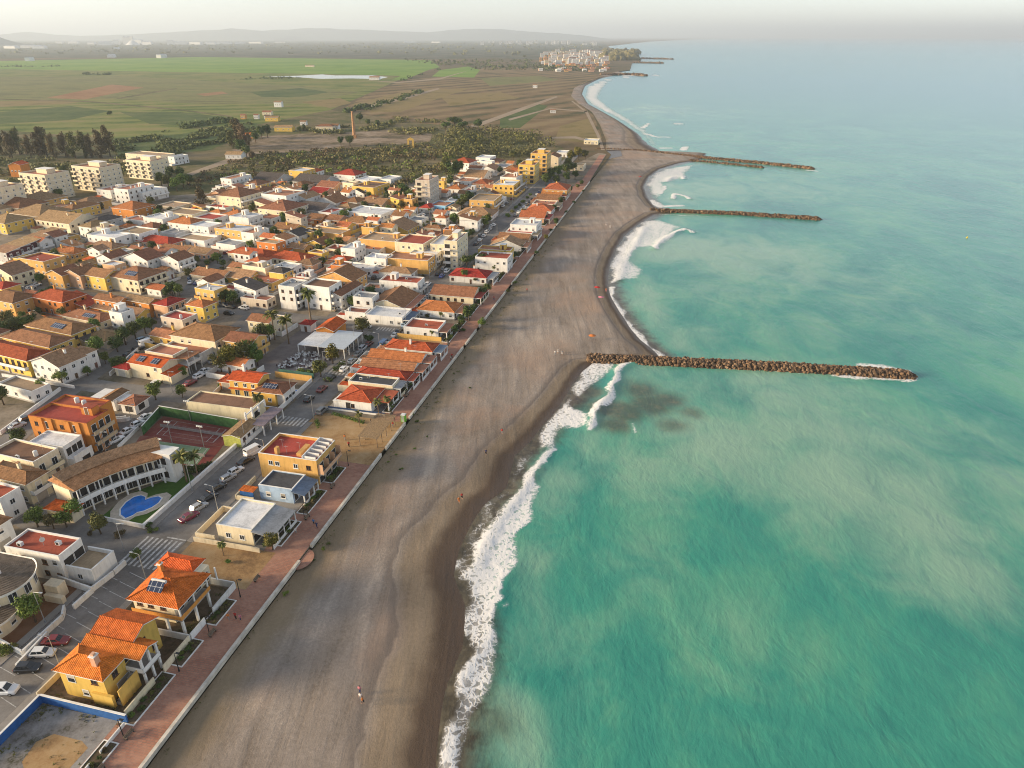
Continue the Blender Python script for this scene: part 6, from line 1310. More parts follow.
for pts,side,A,us_ in ((S1B,2.1,'in the palm street',(180,196,212,228,236,250,272,290,300,325,338,352,372,386,410,430,447,470)),(S1B,-2.1,'on the near kerb of palm street',(186,203,220,242,258,282,305,330,345,362,395,420,440)),(S2,3.2,'on the inland kerb of second street',(94,108,114,120,131,137,144,150)),(S3,2.5,'along the left villa street',(196,205,232,240,262,280,300,320)),(S1,3.6,'on the middle beach road',(232,240,247,268,274,300,312,322)),(S1,-3.6,'on the far beach road',(350,358,366,374,381,390,398,412,420)),(X2,-2.6,'by the white flats',(40,50,96,104,112))):
    for q in us_:
        pu=[p[0] for p in pts]; pv=[p[1] for p in pts]
        if pts is X2: u_,v_,hd=169+side,q,88
        else:
            u_=q; v_=float(np.interp(q,pu,pv))+side; hd=-math.degrees(math.atan2(float(np.interp(q+5,pu,pv)-np.interp(q-5,pu,pv)),10))
        px,py=P(*W(u_,v_),.5); car(px,py,rc.choice(['white','white','white','silver','grey','black','black','blue','maroon','beige']),rc.choice(['hatchback','saloon','estate','hatchback']),hd,A)
KW={'hatchback':'hatchback','saloon':'saloon car','estate':'tall estate car','van':'van'}
g=defaultdict(list)
for c in CARS: g[(c[3],c[1],c[2])].append(c)
for (st_,col_,k),lst in g.items():
    lst.sort(key=lambda c:c[4][0])
    for i,c in enumerate(lst):
        base='%s %s parked %s'%(col_,KW[k],st_)
        if len(lst)>1: base='%s %s %s from the near end, %s'%(ORDW[i],col_,KW[k],st_)
        tag(c[0],base,'van' if k=='van' else 'car','cars and vans parked in the streets')
# ------------------------------------------------------------------ trees
def leafm(name,a,b_,c):
    m,nt,bs=nodes_of(name); v=coords(nt); f=mth(nt,'ADD',mth(nt,'MULTIPLY',noise(nt,v,.7,3,.6),.6),mth(nt,'MULTIPLY',noise(nt,v,5.0,2,.7),.4))
    cc=ramp(nt,f,[(.34,a),(.5,b_),(.64,c)]); setc(nt,bs,objvar(nt,cc,.22,.02)); bs.inputs['Roughness'].default_value=.7; bs.inputs['Specular IOR Level'].default_value=.2
    return m
LEAF={'green':leafm('leaves_green',(.055,.085,.014),(.115,.160,.028),(.20,.225,.045)),'dark':leafm('leaves_dark',(.028,.048,.012),(.068,.098,.022),(.125,.150,.038)),'olive':leafm('leaves_olive',(.055,.062,.016),(.110,.110,.028),(.18,.16,.048)),
      'yellow':leafm('leaves_yellow',(.080,.070,.012),(.150,.125,.022),(.21,.165,.035)),'brown':leafm('leaves_brown',(.055,.045,.018),(.115,.085,.036),(.18,.125,.058)),'palm':leafm('leaves_palm',(.045,.055,.012),(.095,.100,.022),(.16,.140,.035)),'scrub':leafm('leaves_scrub',(.060,.066,.020),(.135,.125,.042),(.21,.17,.07)),'reed':leafm('leaves_reed',(.040,.060,.014),(.075,.100,.024),(.115,.125,.036))}
M_BARK=simple('bark',(.10,.07,.045),.95,var=.35,nscale=3); M_PTRUNK=simple('palm_bark',(.20,.14,.085),.95,var=.35,nscale=4)
def leaves(mb,c,rad,n,size,rng,m=0,flat=1.0):
    for _ in range(n):
        d=Vector((rng.gauss(0,1),rng.gauss(0,1),rng.gauss(0,1))).normalized()*rng.random()**.42
        p=Vector(c)+Vector((d.x*rad[0],d.y*rad[1],d.z*rad[2]))
        nrm=(d+Vector((rng.gauss(0,.5),rng.gauss(0,.5),rng.gauss(0,.5)+.35))).normalized(); e=nrm.orthogonal().normalized(); q=Matrix.Rotation(rng.random()*6.28,3,nrm)@e; w=nrm.cross(q); s_=size*(.6+.8*rng.random())
        mb.face([p-q*s_*.5,p+w*s_*.32,p+q*s_*.5,p-w*s_*.32],m)
def crown(kind,seed):
    rng=random.Random(seed); mb=MB(); tr=MB()
    if kind=='round':        # unit: radius 1 crown centred at z=1.45
        for _ in range(11):
            a=rng.random()*6.28; r=rng.uniform(.25,.62); z=1.4+rng.uniform(-.45,.55); R=rng.uniform(.32,.5); leaves(mb,(r*math.cos(a),r*math.sin(a),z),(R,R,R*.8),120,.17,rng)
        leaves(mb,(0,0,1.4),(.8,.8,.7),220,.17,rng); tr.tube((0,0,0),(0.03,0,.7),.085,.06,8); 
        for a in (.3,2.4,4.4): tr.tube((.03,0,.65),(.4*math.cos(a),.4*math.sin(a),1.3),.045,.015,5)
    elif kind=='pine':       # spreading umbrella
        for _ in range(12):
            a=rng.random()*6.28; r=rng.uniform(.2,.75); leaves(mb,(r*math.cos(a),r*math.sin(a),1.25+rng.uniform(-.12,.15)),(.36,.36,.2),110,.15,rng)
        tr.tube((0,0,0),(.05,.02,1.1),.07,.045,8)
        for a in (.8,2.2,3.8,5.2): tr.tube((.05,.02,.85),(.55*math.cos(a),.55*math.sin(a),1.2),.035,.012,5)
    elif kind=='bush':
        for _ in range(8):
            a=rng.random()*6.28; r=rng.uniform(.1,.6); R=rng.uniform(.3,.5); leaves(mb,(r*math.cos(a),r*math.sin(a),.45+rng.uniform(-.1,.3)),(R,R,R*.8),70,.2,rng)
        for a in (.5,2.2,4.0): tr.tube((0,0,-.02),(.2*math.cos(a),.2*math.sin(a),.5),.03,.01,5)
    elif kind=='tall':       # eucalyptus: tall with separate plumes, unit height 1
        for _ in range(22):
            z=rng.uniform(.10,.95); a=rng.random()*6.28; r=rng.uniform(.05,.22)*(1.15-z*.6); R=rng.uniform(.08,.14); leaves(mb,(r*math.cos(a),r*math.sin(a),z),(R,R,R*1.25),85,.05,rng)
        tr.tube((0,0,0),(.02,.01,.85),.022,.006,7)
        for k in range(6):
            a=k*1.1; z=.25+.1*k; tr.tube((.01,0,z),(.17*math.cos(a),.17*math.sin(a),z+.16),.008,.003,5)
    elif kind=='cypress':
        for k in range(12): z=.12+.075*k; leaves(mb,(0,0,z),(.13*(1.12-z),.13*(1.12-z),.07),60,.05,rng)
        tr.tube((0,0,0),(0,0,.5),.02,.01,6)
    return mb,tr
PROTO={}
def proto(kind,leaf,i):
    k=(kind,leaf,i)
    if k not in PROTO:
        gk=('geo',kind,i)
        if gk not in PROTO: PROTO[gk]=crown(kind,hash(kind)%97 if False else sum(map(ord,kind))+i*13)
        mb,tr=PROTO[gk]; PROTO[k]=(mb.mesh('crown',[LEAF[leaf]]),PROTO.setdefault(('tr',kind,i),tr.mesh('trunk',[M_BARK])))
    return PROTO[k]
def palm_meshes(seed):
    rng=random.Random(seed); tr=MB(); h=1.0; n=8; pts=[(math.sin(i*.3)*.01,0,i/n) for i in range(n+1)]
    for a,b_ in zip(pts[:-1],pts[1:]): tr.tube(a,b_,.034-.008*a[2],.034-.008*b_[2],8)
    cr=MB()
    for k in range(30):
        a=k*2.399; up=rng.uniform(-.25,1.1); L=rng.uniform(.30,.42); p=Vector((0,0,1.0)); d=Vector((math.cos(a)*math.cos(up),math.sin(a)*math.cos(up),math.sin(up))); side=Vector((-math.sin(a),math.cos(a),0)); seg=7; prev=p
        for j in range(seg):
            q=prev+d*L/seg; d=(d+Vector((0,0,-.22))).normalized(); w=.055*math.sin(math.pi*(j+.6)/(seg+.6))+.008; nrm=side.cross(d).normalized()
            for s_ in(-1,1): cr.face([prev,q,q+side*s_*w+Vector((0,0,-w*.6)),prev+side*s_*w*.9+d*(-.01)+Vector((0,0,-w*.6))][::s_])
            prev=q
    return tr.mesh('trunk',[M_PTRUNK]),cr.mesh('crown',[LEAF['palm']])
PALM=[palm_meshes(3),palm_meshes(8)]
TREES=[]; rt=random.Random(21)
WORD={'round':'round leafy tree','pine':'spreading umbrella pine','bush':'leafy shrub','tall':'tall feathery tree','cypress':'slim cypress','palm':'palm tree'}
def tree(px,py,kind,size,leaf,place,uv=None):
    x,y=W(*uv) if uv else G(px,py,0)
    nm={'round':'leafy_tree','pine':'umbrella_pine','bush':'shrub','tall':'eucalyptus_tree','cypress':'cypress_tree','palm':'palm_tree'}[kind]
    r=empty(nm,(x,y,0),rt.random()*6.28)
    if kind=='palm': tm,cm=PALM[rt.randrange(2)]; t=link('trunk',tm,r); c=link('crown',cm,r); sc=(size*.85,size*.85,size)
    else:
        cm,tm=proto(kind,leaf,rt.randrange(3)); c=link('crown',cm,r); t=link('trunk',tm,r); q=rt.uniform(.9,1.12); sc=(size*q,size*rt.uniform(.9,1.1),size*rt.uniform(.92,1.1))
    r.scale=sc; TREES.append((r,kind,leaf,place,px)); return r
def trees(place,items):
    for it in items: tree(it[0],it[1],it[2],it[3],it[4] if len(it)>4 else 'green',place)
trees('behind the white roadside walls, bottom left',[(36,622,'round',2.7,'green'),(4,654,'bush',1.8,'green'),(12,650,'bush',1.5,'olive')])
trees('below the arched hotel and pool',[(38,527,'round',2.3,'green'),(54,529,'round',1.9,'brown'),(67,527,'round',2.1,'green'),(77,519,'round',2.4,'green'),(101,534,'round',2.3,'olive'),(90,536,'bush',1.1,'brown'),(119,536,'bush',1.5,'brown'),(138,560,'round',1.35,'green'),(149,527,'bush',1.1,'dark'),(151,532,'bush',1.0,'dark'),(157,531,'bush',.8,'green'),(81,500,'bush',1.2,'green')])
trees('beside the near tennis court',[(187,482,'palm',7.2),(198,477,'palm',6.2)]+[(174+5*i,477-1.3*i,'bush',1.5,'dark') for i in range(8)])
trees('around the sandy square and beach club',[(273,550,'round',2.0,'yellow'),(224,556,'palm',3.2),(229,563,'bush',.9,'green'),(171,565,'bush',.6,'green')])
trees('on the left side by the orange building',[(22,446,'round',2.6,'dark'),(44,392,'round',2.1,'green'),(63,385,'round',2.3,'green'),(4,405,'round',3.2,'dark'),(56,440,'bush',1.4,'dark'),(57,445,'bush',1.2,'dark'),(88,376,'round',1.6,'green')])
trees('in the gardens of the yellow tiled houses',[(99,356,'round',3.2,'green'),(92,360,'round',2.4,'green'),(106,364,'round',2.0,'green'),(126,345,'round',3.0,'dark'),(136,339,'round',3.0,'dark'),(146,334,'round',2.8,'green'),(152,331,'round',2.5,'dark'),(118,352,'round',2.6,'dark'),(30,330,'round',2.4,'green')])
trees('in the overgrown plot at the left edge',[(-4,337,'round',3.4,'green'),(6,338,'round',3.0,'dark'),(15,336,'round',3.3,'olive'),(24,333,'round',3.0,'green'),(33,329,'round',2.6,'dark'),(10,328,'round',3.0,'olive'),(22,324,'bush',2.6,'green'),(-8,328,'round',3.2,'green')])
trees('along the second inland street',[(156,400,'round',2.5,'green'),(183,398,'round',2.0,'green'),(184,378,'round',1.7,'green')])
trees('around the cafe terrace square',[(222,372,'round',3.2,'olive'),(232,369,'round',3.8,'yellow'),(243,366,'round',3.6,'olive'),(252,361,'round',3.4,'green'),(248,354,'round',3.3,'olive'),(258,366,'round',2.6,'green'),(262,345,'round',3.4,'olive'),(270,341,'round',3.0,'green'),(333,364,'round',3.1,'yellow'),(321,377,'round',3.0,'olive'),(310,376,'bush',2.2,'green'),(302,374,'bush',2.0,'green'),(329,381,'bush',1.8,'dark'),(363,336,'round',3.2,'olive'),(369,342,'bush',2.4,'dark'),(338,371,'bush',1.8,'dark'),(342,366,'bush',1.6,'dark'),(275,340,'palm',9.5),(289,344,'palm',9.0),(311,320,'palm',10.5),(220,387,'bush',1.1,'green'),(261,415,'palm',6),(244,407,'bush',1.4,'green')])
trees('behind the cross street',[(226,304,'round',3.0,'dark'),(234,305,'round',2.8,'dark'),(240,303,'bush',2.2,'green'),(213,312,'round',1.8,'green'),(196,309,'bush',1.8,'green'),(180,297,'round',2.6,'green'),(170,302,'bush',2.2,'green'),(218,264,'round',2.6,'green'),(213,262,'bush',2.2,'dark'),(208,264,'bush',2,'green'),(150,292,'round',2.0,'green'),(108,262,'palm',5),(99,258,'round',2.4,'green'),(102,274,'bush',2,'dark'),(164,259,'round',2.2,'green'),(188,254,'round',2.2,'dark')])
trees('on the sandy plaza by the promenade',[(360,427,'palm',4.2),(379,416,'palm',4.6),(388,411,'palm',4.2),(391,406,'bush',1.2,'green')])
trees('in the front gardens of the beachfront row',[(432,340,'palm',3.0),(455,335,'round',1.7,'dark'),(451,339,'bush',1.5,'green'),(462,327,'round',2.0,'dark'),(469,321,'round',2.9,'dark'),(463,331,'bush',1.4,'dark'),(441,321,'palm',3.2),(428,318,'bush',1.5,'olive'),(467,271,'pine',4.2,'dark'),(481,268,'pine',4.4,'dark'),(465,282,'round',2.4,'green'),(476,284,'round',1.8,'dark'),(494,275,'palm',3.8),(505,266,'cypress',7,'dark'),(483,298,'round',2.2,'dark'),(488,293,'round',2.0,'dark'),(479,303,'bush',1.8,'dark'),(524,217,'round',2.4,'yellow'),(515,259,'round',1.8,'dark'),(521,252,'round',1.8,'dark'),(529,243,'round',2.0,'dark'),(538,231,'round',2.0,'dark'),(545,222,'round',1.9,'dark'),(554,212,'round',2.1,'dark'),(560,205,'round',2.2,'dark'),(565,199,'round',2.2,'dark'),(570,193,'round',2.2,'dark')])
trees('on the sea wall of the promenade',[(482,329,'round',1.9,'green'),(508,292,'bush',1.4,'olive'),(515,284,'bush',1.4,'dark'),(536,254,'bush',1.8,'dark'),(546,241,'round',1.7,'yellow'),(551,231,'bush',1.6,'dark'),(556,226,'round',2.0,'dark'),(566,213,'bush',1.5,'dark'),(574,203,'bush',1.5,'dark'),(583,192,'bush',1.5,'dark')])
trees('in the palm street',[(428,229,'palm',4.0),(434,226,'palm',4.2),(438,222,'palm',4.4),(442,219,'palm',4.0),(447,216,'palm',4.4),(452,213,'palm',4.0),(424,232,'palm',4.2),(430,217,'palm',4.4)])
trees('in the small park by the beach road',[(455,226,'round',3.2,'green'),(462,228,'round',3.2,'olive'),(469,229,'round',3.2,'brown'),(476,229,'round',3.4,'olive'),(484,228,'round',3.2,'green'),(488,225,'round',2.8,'dark'),(462,244,'round',2.8,'dark'),(467,241,'round',2.8,'green'),(472,238,'round',2.4,'dark'),(479,222,'bush',3,'yellow')])
trees('on the hedged median of the beach road',[(508,217,'bush',2.0,'green'),(512,213,'bush',1.9,'olive'),(516,209,'bush',2.0,'green'),(520,206,'bush',1.9,'dark'),(523,203,'bush',2.0,'green'),(527,199,'bush',1.9,'dark'),(530,196,'bush',1.9,'green')])
trees('beside the beige tower block',[(398,203,'round',3.8,'dark'),(404,199,'round',4.4,'dark'),(410,202,'round',4.0,'green'),(450,188,'round',4.0,'dark'),(446,178,'tall',17,'olive'),(454,180,'round',6.0,'dark'),(459,177,'round',5.4,'dark'),(464,208,'round',4.0,'dark'),(470,206,'round',4.2,'dark'),(461,210,'round',3.0,'olive'),(488,212,'round',2.6,'dark'),(350,216,'round',2.4,'dark'),(374,228,'round',2.6,'dark'),(340,249,'round',2.8,'green'),(330,250,'round',2.8,'green'),(284,222,'round',2.6,'green')])
trees('near the bright yellow blocks',[(546,186,'round',4.2,'dark'),(551,181,'round',4.6,'dark'),(558,178,'round',4.6,'dark'),(566,176,'round',4.4,'dark'),(573,173,'round',4.0,'dark'),(556,186,'round',3.6,'dark'),(566,183,'round',3.6,'dark'),(575,180,'round',3.2,'dark'),(571,163,'round',4.6,'yellow'),(578,160,'round',4.8,'yellow'),(585,160,'round',4.0,'olive'),(568,168,'round',4,'olive'),(582,184,'bush',2.6,'dark'),(578,188,'bush',2.6,'olive'),(520,170,'round',3.6,'dark'),(528,182,'round',2.6,'dark'),(500,175,'round',3,'dark'),(513,160,'round',4,'olive')])
trees('beside the cream apartment blocks',[(162,186,'round',4.6,'green'),(169,189,'round',4.6,'olive'),(177,191,'round',4.8,'green'),(184,188,'round',4.6,'green'),(172,181,'round',4.6,'dark'),(181,180,'round',4.4,'dark'),(190,186,'round',4.0,'dark'),(203,210,'tall',14,'brown'),(20,195,'round',3.2,'dark'),(33,196,'round',3.0,'dark'),(52,197,'round',3.6,'dark'),(60,200,'round',3.6,'dark'),(112,200,'round',3,'dark'),(152,207,'round',3,'olive'),(72,190,'cypress',12,'dark'),(64,173,'round',3,'dark'),(180,232,'round',3.0,'dark'),(102,212,'round',2.6,'olive'),(10,200,'round',2.6,'green')])
trees('of the tall dark row at the left edge',[(-6+9*i+rt.uniform(-2,2),157+rt.uniform(-3,2),'tall',rt.uniform(19,26),rt.choice(['brown','brown','olive','brown'])) for i in range(14)])
trees('around the farm near the brick chimney',[(238,147,'tall',25,'brown'),(244,149,'tall',22,'brown'),(232,149,'tall',17,'olive'),(250,146,'tall',14,'brown'),(262,139,'round',6.5,'dark'),(268,138,'round',6.0,'dark'),(256,143,'round',5,'dark'),(242,154,'round',6,'dark'),(247,157,'round',5,'dark'),(300,134,'round',3.4,'dark'),(304,131,'round',3.4,'dark'),(360,123,'round',5.5,'dark'),(368,126,'round',3.6,'dark'),(378,127,'round',3.6,'dark'),(391,126,'round',3.4,'dark'),(350,146,'round',5,'dark'),(341,146,'round',4,'dark'),(446,134,'pine',8,'dark'),(455,132,'pine',9,'dark'),(463,133,'pine',8,'dark'),(478,130,'round',5.5,'dark'),(110,115,'bush',5,'dark'),(253,161,'round',3.5,'brown')])
g=defaultdict(list)
LW={'green':'green','dark':'dark green','olive':'olive green','yellow':'yellowish','brown':'brownish','palm':'','reed':''}
for t in TREES: g[(t[3],t[1],t[2])].append(t)
for (place,kind,leaf),lst in g.items():
    lst.sort(key=lambda t:t[4])
    for i,t in enumerate(lst):
        w=('%s %s'%(LW[leaf],WORD[kind])).strip() if kind!='palm' else 'palm tree'
        lab='%s %s'%(w,place) if len(lst)==1 else '%s %s from left %s'%(ORDW[i],w,place)
        if len(lab.split())>16: lab=lab.replace('of the ','').replace(' picture','')
        tag(t[0],lab,'palm' if kind=='palm' else 'shrub' if kind=='bush' else 'tree','trees and shrubs '+place)
# shrubs in the planting beds
k=0
for i,(a,b_) in enumerate(PLANTERS):
    n=max(4,int((b_-a)/1.5)); lst=[]
    for j in range(n):
        u=a+.8+(b_-a-1.6)*(j+.5)/n; x,y=W(u,7.4+rt.uniform(-.5,.5)); o=link('shrub',proto('bush',rt.choice(['dark','green','olive','dark','brown']),rt.randrange(3))[0],None,(x,y,.12),rt.random()*6); s_=rt.uniform(.7,1.25)*(1.0 if i>4 else .75); o.scale=(s_,s_,s_*.9)
        tag(o,'small shrub in the %s planting bed from near end, %s along it'%(ORDW[i],ORDW[j]),'shrub','shrubs in the promenade planting beds')
# ------------------------------------------------------------------ scrub, reeds and orchards that nobody could count
def scrub(name,areas,leaf,n,size,h,seed,kind='stuff',quads=16,leafsize=.55):
    rng=random.Random(seed); mb=MB()
    for pts in areas:
        poly=[G(x,y,0) for x,y in pts]; xs_=[p[0] for p in poly]; ys_=[p[1] for p in poly]; A=abs(sum(poly[i][0]*poly[(i+1)%len(poly)][1]-poly[(i+1)%len(poly)][0]*poly[i][1] for i in range(len(poly))))/2
        c=0; tries=0
        while c<n and tries<n*8:
            tries+=1; x=rng.uniform(min(xs_),max(xs_)); y=rng.uniform(min(ys_),max(ys_))
            if not inside(np.array([x]),np.array([y]),poly)[0]: continue
            if mnoise.noise((x*.03,y*.03,seed*1.7))<-.05: continue
            s_=size*rng.choice([.45,.6,.8,1.0,1.3,1.9]); leaves(mb,(x,y,s_*h*.42),(s_,s_,s_*h*.5),quads,s_*leafsize,rng); c+=1
    return tag(mb.build(name,LEAF[leaf]),kind=kind)
scrub('scrub',[[(182,190),(200,172),(262,154),(330,150),(432,144),(470,150),(440,172),(400,190),(330,184),(260,180)]],'scrub',900,2.0,1.0,4)
scrub('scrub',[[(182,190),(200,172),(262,154),(330,150),(432,144),(470,150),(440,172),(400,190),(330,184),(260,180)]],'brown',420,1.9,1.1,24)
scrub('scrub',[[(182,190),(200,172),(262,154),(330,150),(432,144),(470,150),(440,172),(400,190),(330,184),(260,180)]],'green',220,2.0,1.1,25)
scrub('scrub',[[(262,155),(345,149),(430,143),(455,160),(430,180),(330,180),(230,180)]],'olive',500,1.8,1.1,14)
scrub('tree_belt',[[(430,141),(462,130),(545,138),(560,150),(505,162),(452,158)]],'scrub',420,3.8,1.5,6,quads=34,leafsize=.3)
scrub('tree_belt',[[(462,134),(540,139),(500,155),(450,155)]],'olive',160,3.6,1.7,16,quads=30,leafsize=.3)
scrub('reed_bed',[[(110,140),(180,135),(250,123),(262,128),(215,152),(120,160)]],'reed',800,3.2,.6,7)
scrub('hedge_belt',[[(112,136),(160,128),(232,119),(234,122),(165,132),(112,139)],[(360,108),(420,91),(424,93),(368,112)],[(345,111),(365,106),(366,108),(346,113)]],'dark',150,3.4,.9,8)
scrub('scrub',[[(-20,160),(120,160),(140,175),(60,182),(-30,185)],[(395,118),(470,124),(455,138),(390,134)],[(300,130),(395,124),(400,128),(330,135)]],'scrub',330,2.4,.9,9)
scrub('orchard_trees',[[(-200,56),(0,56),(200,53.5),(430,55),(540,58),(606,48.5),(600,44.5),(430,43),(100,43),(-200,44)]],'scrub',1500,9,.8,10,quads=9,leafsize=1.0)
scrub('orchard_trees',[[(480,66),(545,66),(606,68),(590,72),(520,70),(470,70)],[(400,60),(540,60),(540,66),(450,66)]],'dark',220,5,.9,11,quads=10,leafsize=.8)
scrub('hedge_belt',[[(230,79),(300,77.6),(300,78.4),(230,80)],[(0,66.6),(60,66),(60,67),(0,67.6)],[(85,74),(110,74),(110,75),(85,75)],[(400,80),(440,69),(441,70),(404,81)]],'dark',60,4,.9,12,quads=10)
# ------------------------------------------------------------------ rock groynes
m,nt,b=nodes_of('groyne_rock'); v=coords(nt); b.inputs['Roughness'].default_value=.9
oi=N(nt,'ShaderNodeNewGeometry'); rr=oi.outputs['Random Per Island']
setc(nt,b,mix(nt,maprange(nt,noise(nt,v,1.3,4,.7),.35,.65,.25,0),ramp(nt,rr,[(0,(.045,.028,.016)),(.4,(.10,.058,.030)),(.75,(.17,.098,.05)),(1,(.25,.16,.095))]),(.05,.035,.025))); M_ROCK=m
ico=None
def rock(mb,c,s,rng):
    t=(1+5**.5)/2; vs=[(-1,t,0),(1,t,0),(-1,-t,0),(1,-t,0),(0,-1,t),(0,1,t),(0,-1,-t),(0,1,-t),(t,0,-1),(t,0,1),(-t,0,-1),(-t,0,1)]
    fs=[(0,11,5),(0,5,1),(0,1,7),(0,7,10),(0,10,11),(1,5,9),(5,11,4),(11,10,2),(10,7,6),(7,1,8),(3,9,4),(3,4,2),(3,2,6),(3,6,8),(3,8,9),(4,9,5),(2,4,11),(6,2,10),(8,6,7),(9,8,1)]
    R=Matrix.Rotation(rng.random()*6.28,3,Vector((rng.random()-.5,rng.random()-.5,rng.random()-.5)).normalized()); k=(s*rng.uniform(.6,1)/1.9,s*rng.uniform(.6,1)/1.9,s*rng.uniform(.45,.8)/1.9)
    o=[]
    for p in vs:
        q=R@Vector((p[0]*k[0],p[1]*k[1],p[2]*k[2])); q*=rng.uniform(.8,1.15); o.append((c[0]+q.x,c[1]+q.y,c[2]+q.z))
    mb.raw(o,fs,0)
def groyne(label,pts,hw,top,n,size,seed):
    rng=random.Random(seed); P_=[Vector(G(x,y,SEA_Z)) for x,y in pts]; r=empty('rock_groyne',(P_[0].x,P_[0].y,0)); tag(r,label,'breakwater','rock groynes running out from the beach')
    o=P_[0]; L=[p-o for p in P_]; seg=[(a,b_,(b_-a).length) for a,b_ in zip(L[:-1],L[1:])]; tot=sum(s[2] for s in seg)
    mb=MB()
    for a,b_,l in seg:
        d=(b_-a).normalized(); nn=Vector((-d.y,d.x)); a2=a
        pr=[(-hw,-3.2),(-hw*.45,top-.8),(hw*.45,top-.8),(hw,-3.2)]
        st=[[(*(q+nn*x),z) for x,z in pr] for q in (a2,b_)]
        for j in range(3): mb.face([st[0][j],st[0][j+1],st[1][j+1],st[1][j]][::-1])
        mb.face(st[1]); mb.face(st[0][::-1])
    mb.build('core',M_ROCK,r); k=MB()
    for i in range(n):
        t=rng.random()*tot
        for a,b_,l in seg:
            if t<=l: break
            t-=l
        d=(b_-a).normalized(); nn=Vector((-d.y,d.x)); x=rng.uniform(-1,1); z=np.interp(abs(x),[0,.45,1],[top-.5,top-.7,SEA_Z-.2])+rng.uniform(-.25,.3)
        q=a+d*t+nn*x*hw; rock(k,(q.x,q.y,z),size*rng.uniform(.7,1.35),rng)
    q=L[-1]
    for i in range(max(8,n//18)):
        a=rng.uniform(-1.6,1.6); rr_=rng.random(); d=(L[-1]-L[-2]).normalized(); e=Vector((d.x*math.cos(a)-d.y*math.sin(a),d.x*math.sin(a)+d.y*math.cos(a)))*hw*rr_; rock(k,(q.x+e.x,q.y+e.y,np.interp(rr_,[0,1],[top-.5,SEA_Z-.2])),size*rng.uniform(.8,1.3),rng)
    tag(k.build('boulders',M_ROCK,r),kind='stuff')
groyne('nearest and longest brown rock groyne in front of the dark churned water',[(588,359),(700,364),(800,369),(906,375.5)],2.9,.25,2600,.72,1)
groyne('middle brown rock groyne running straight out between two sandy bays',[(650,211),(740,214.5),(817,219.5)],2.5,.2,1200,.8,2)
groyne('farthest of the three long rock groynes, at the end of the promenade',[(596,150),(640,151.5),(700,158),(760,163.5),(811,169)],2.9,.4,1400,.9,3)
groyne('short low rock spit in the lee of the farthest long groyne',[(690,160.5),(740,165.5),(762,168)],1.6,0,260,.8,4)
for i,(p,lab) in enumerate([([(600,75.5),(632,75),(644,76)],'distant short rock groyne below the seaside town, nearest one'),([(632,63),(662,63.5)],'faint distant rock spit beside the seaside town, upper left one'),([(636,58.5),(672,59.5)],'faint thin distant rock spit farthest out beside the seaside town')]): groyne(lab,p,7,1.5,120,5,10+i)
# dark rocky point of the cape
def cape():
    rng=random.Random(3); mb=MB()
    for i in range(260):
        x,y=G(rng.uniform(604,636),rng.uniform(52,60.5),0); rock(mb,(x,y,rng.uniform(0,5)),rng.uniform(16,38),rng)
    tag(mb.build('rocky_point',LEAF['scrub']),kind='structure')
cape()
# ------------------------------------------------------------------ the distant seaside town, works and farms
def block_mesh(w,l,h,wm,rm):
    mb=MB(); mb.box(-w/2,w/2,-l/2,l/2,-1,h,0); mb.box(-w*.52,w*.52,-l*.52,l*.52,h,h+.5,1)
    for z in np.arange(2,h-1.2,3.2):
        mb.box(-w*.46,w*.46,-l/2-.05,-l/2,z,z+1.3,2); mb.box(w/2,w/2+.05,-l*.46,l*.46,z,z+1.3,2)
    return mb.mesh('house',[wm,rm,M_GLASS])
rf_=random.Random(9); rows=[(66.5,545,606,18),(64,541,608,20),(61.5,540,608,22),(59,540,607,22),(57,542,606,22),(55,545,604,21),(53.2,550,602,19)]
# the dense seaside town on the cape, too far off to tell its houses apart: one mass
tm_=MB(); tmats=[wallm('white'),wallm('cream'),wallm('ochre'),wallm('salmon'),flatm('white'),flatm('terracotta'),tilem('orange'),tilem('brown'),M_GLASS]
def far_block(px,py,k,sx,sy,sz):
    x,y=G(px,py,0); w,l,h,wi,ri_=[(16,14,9,0,4),(22,15,13,1,5),(14,12,7,2,6),(26,16,17,0,5),(18,14,8,3,7)][k]; w*=sx*.5; l*=sy*.5; h*=sz
    tm_.box(x-w,x+w,y-l,y+l,-1,h,wi); tm_.box(x-w*1.04,x+w*1.04,y-l*1.04,y+l*1.04,h,h+.6,ri_)
    for z in np.arange(2,h-1.2,3.2): tm_.box(x-w*.9,x+w*.9,y-l-.06,y-l,z,z+1.3,8)
for i,(yy,xa,xb,n) in enumerate(rows):
    for j in range(n):
        px=xa+(xb-xa)*(j+rf_.uniform(.2,.8))/n; k=rf_.choice([0,1,3,0,3,4,2] if i>0 else [2,4,0,2])
        if px<551 and rf_.random()<.5: k=2
        far_block(px,yy+rf_.uniform(-.8,.8),k,rf_.uniform(.7,1.2),rf_.uniform(.7,1.2),rf_.uniform(.8,1.35))
for j in range(26): far_block(rf_.uniform(478,615),rf_.uniform(42.5,45.5),3,rf_.uniform(1,2.2),1.2,rf_.uniform(1,2.6))
for j in range(24): far_block(rf_.uniform(535,610),rf_.uniform(69,72.5),rf_.choice([0,2,4]),.8,.8,.7)
tag(tm_.build('distant_town',tmats),kind='stuff')
def works_mesh(w,l,h,bays):
    mb=MB(); mb.box(-w/2,w/2,-l/2,l/2,-1,h,0)
    for i in range(bays):
        a=-w/2+w*i/bays; b_=a+w/bays; mb.raw([(a,-l/2,h),(b_,-l/2,h),(b_,l/2,h),(a,l/2,h),((a+b_)/2,-l/2,h+w/bays*.16),((a+b_)/2,l/2,h+w/bays*.16)],[(0,1,4),(2,3,5),(1,2,5,4),(3,0,4,5)],1)
    return mb.mesh('factory',[wallm('white'),flatm('white')])
WK=[works_mesh(90,50,14,3),works_mesh(150,60,18,5),works_mesh(60,40,24,2)]
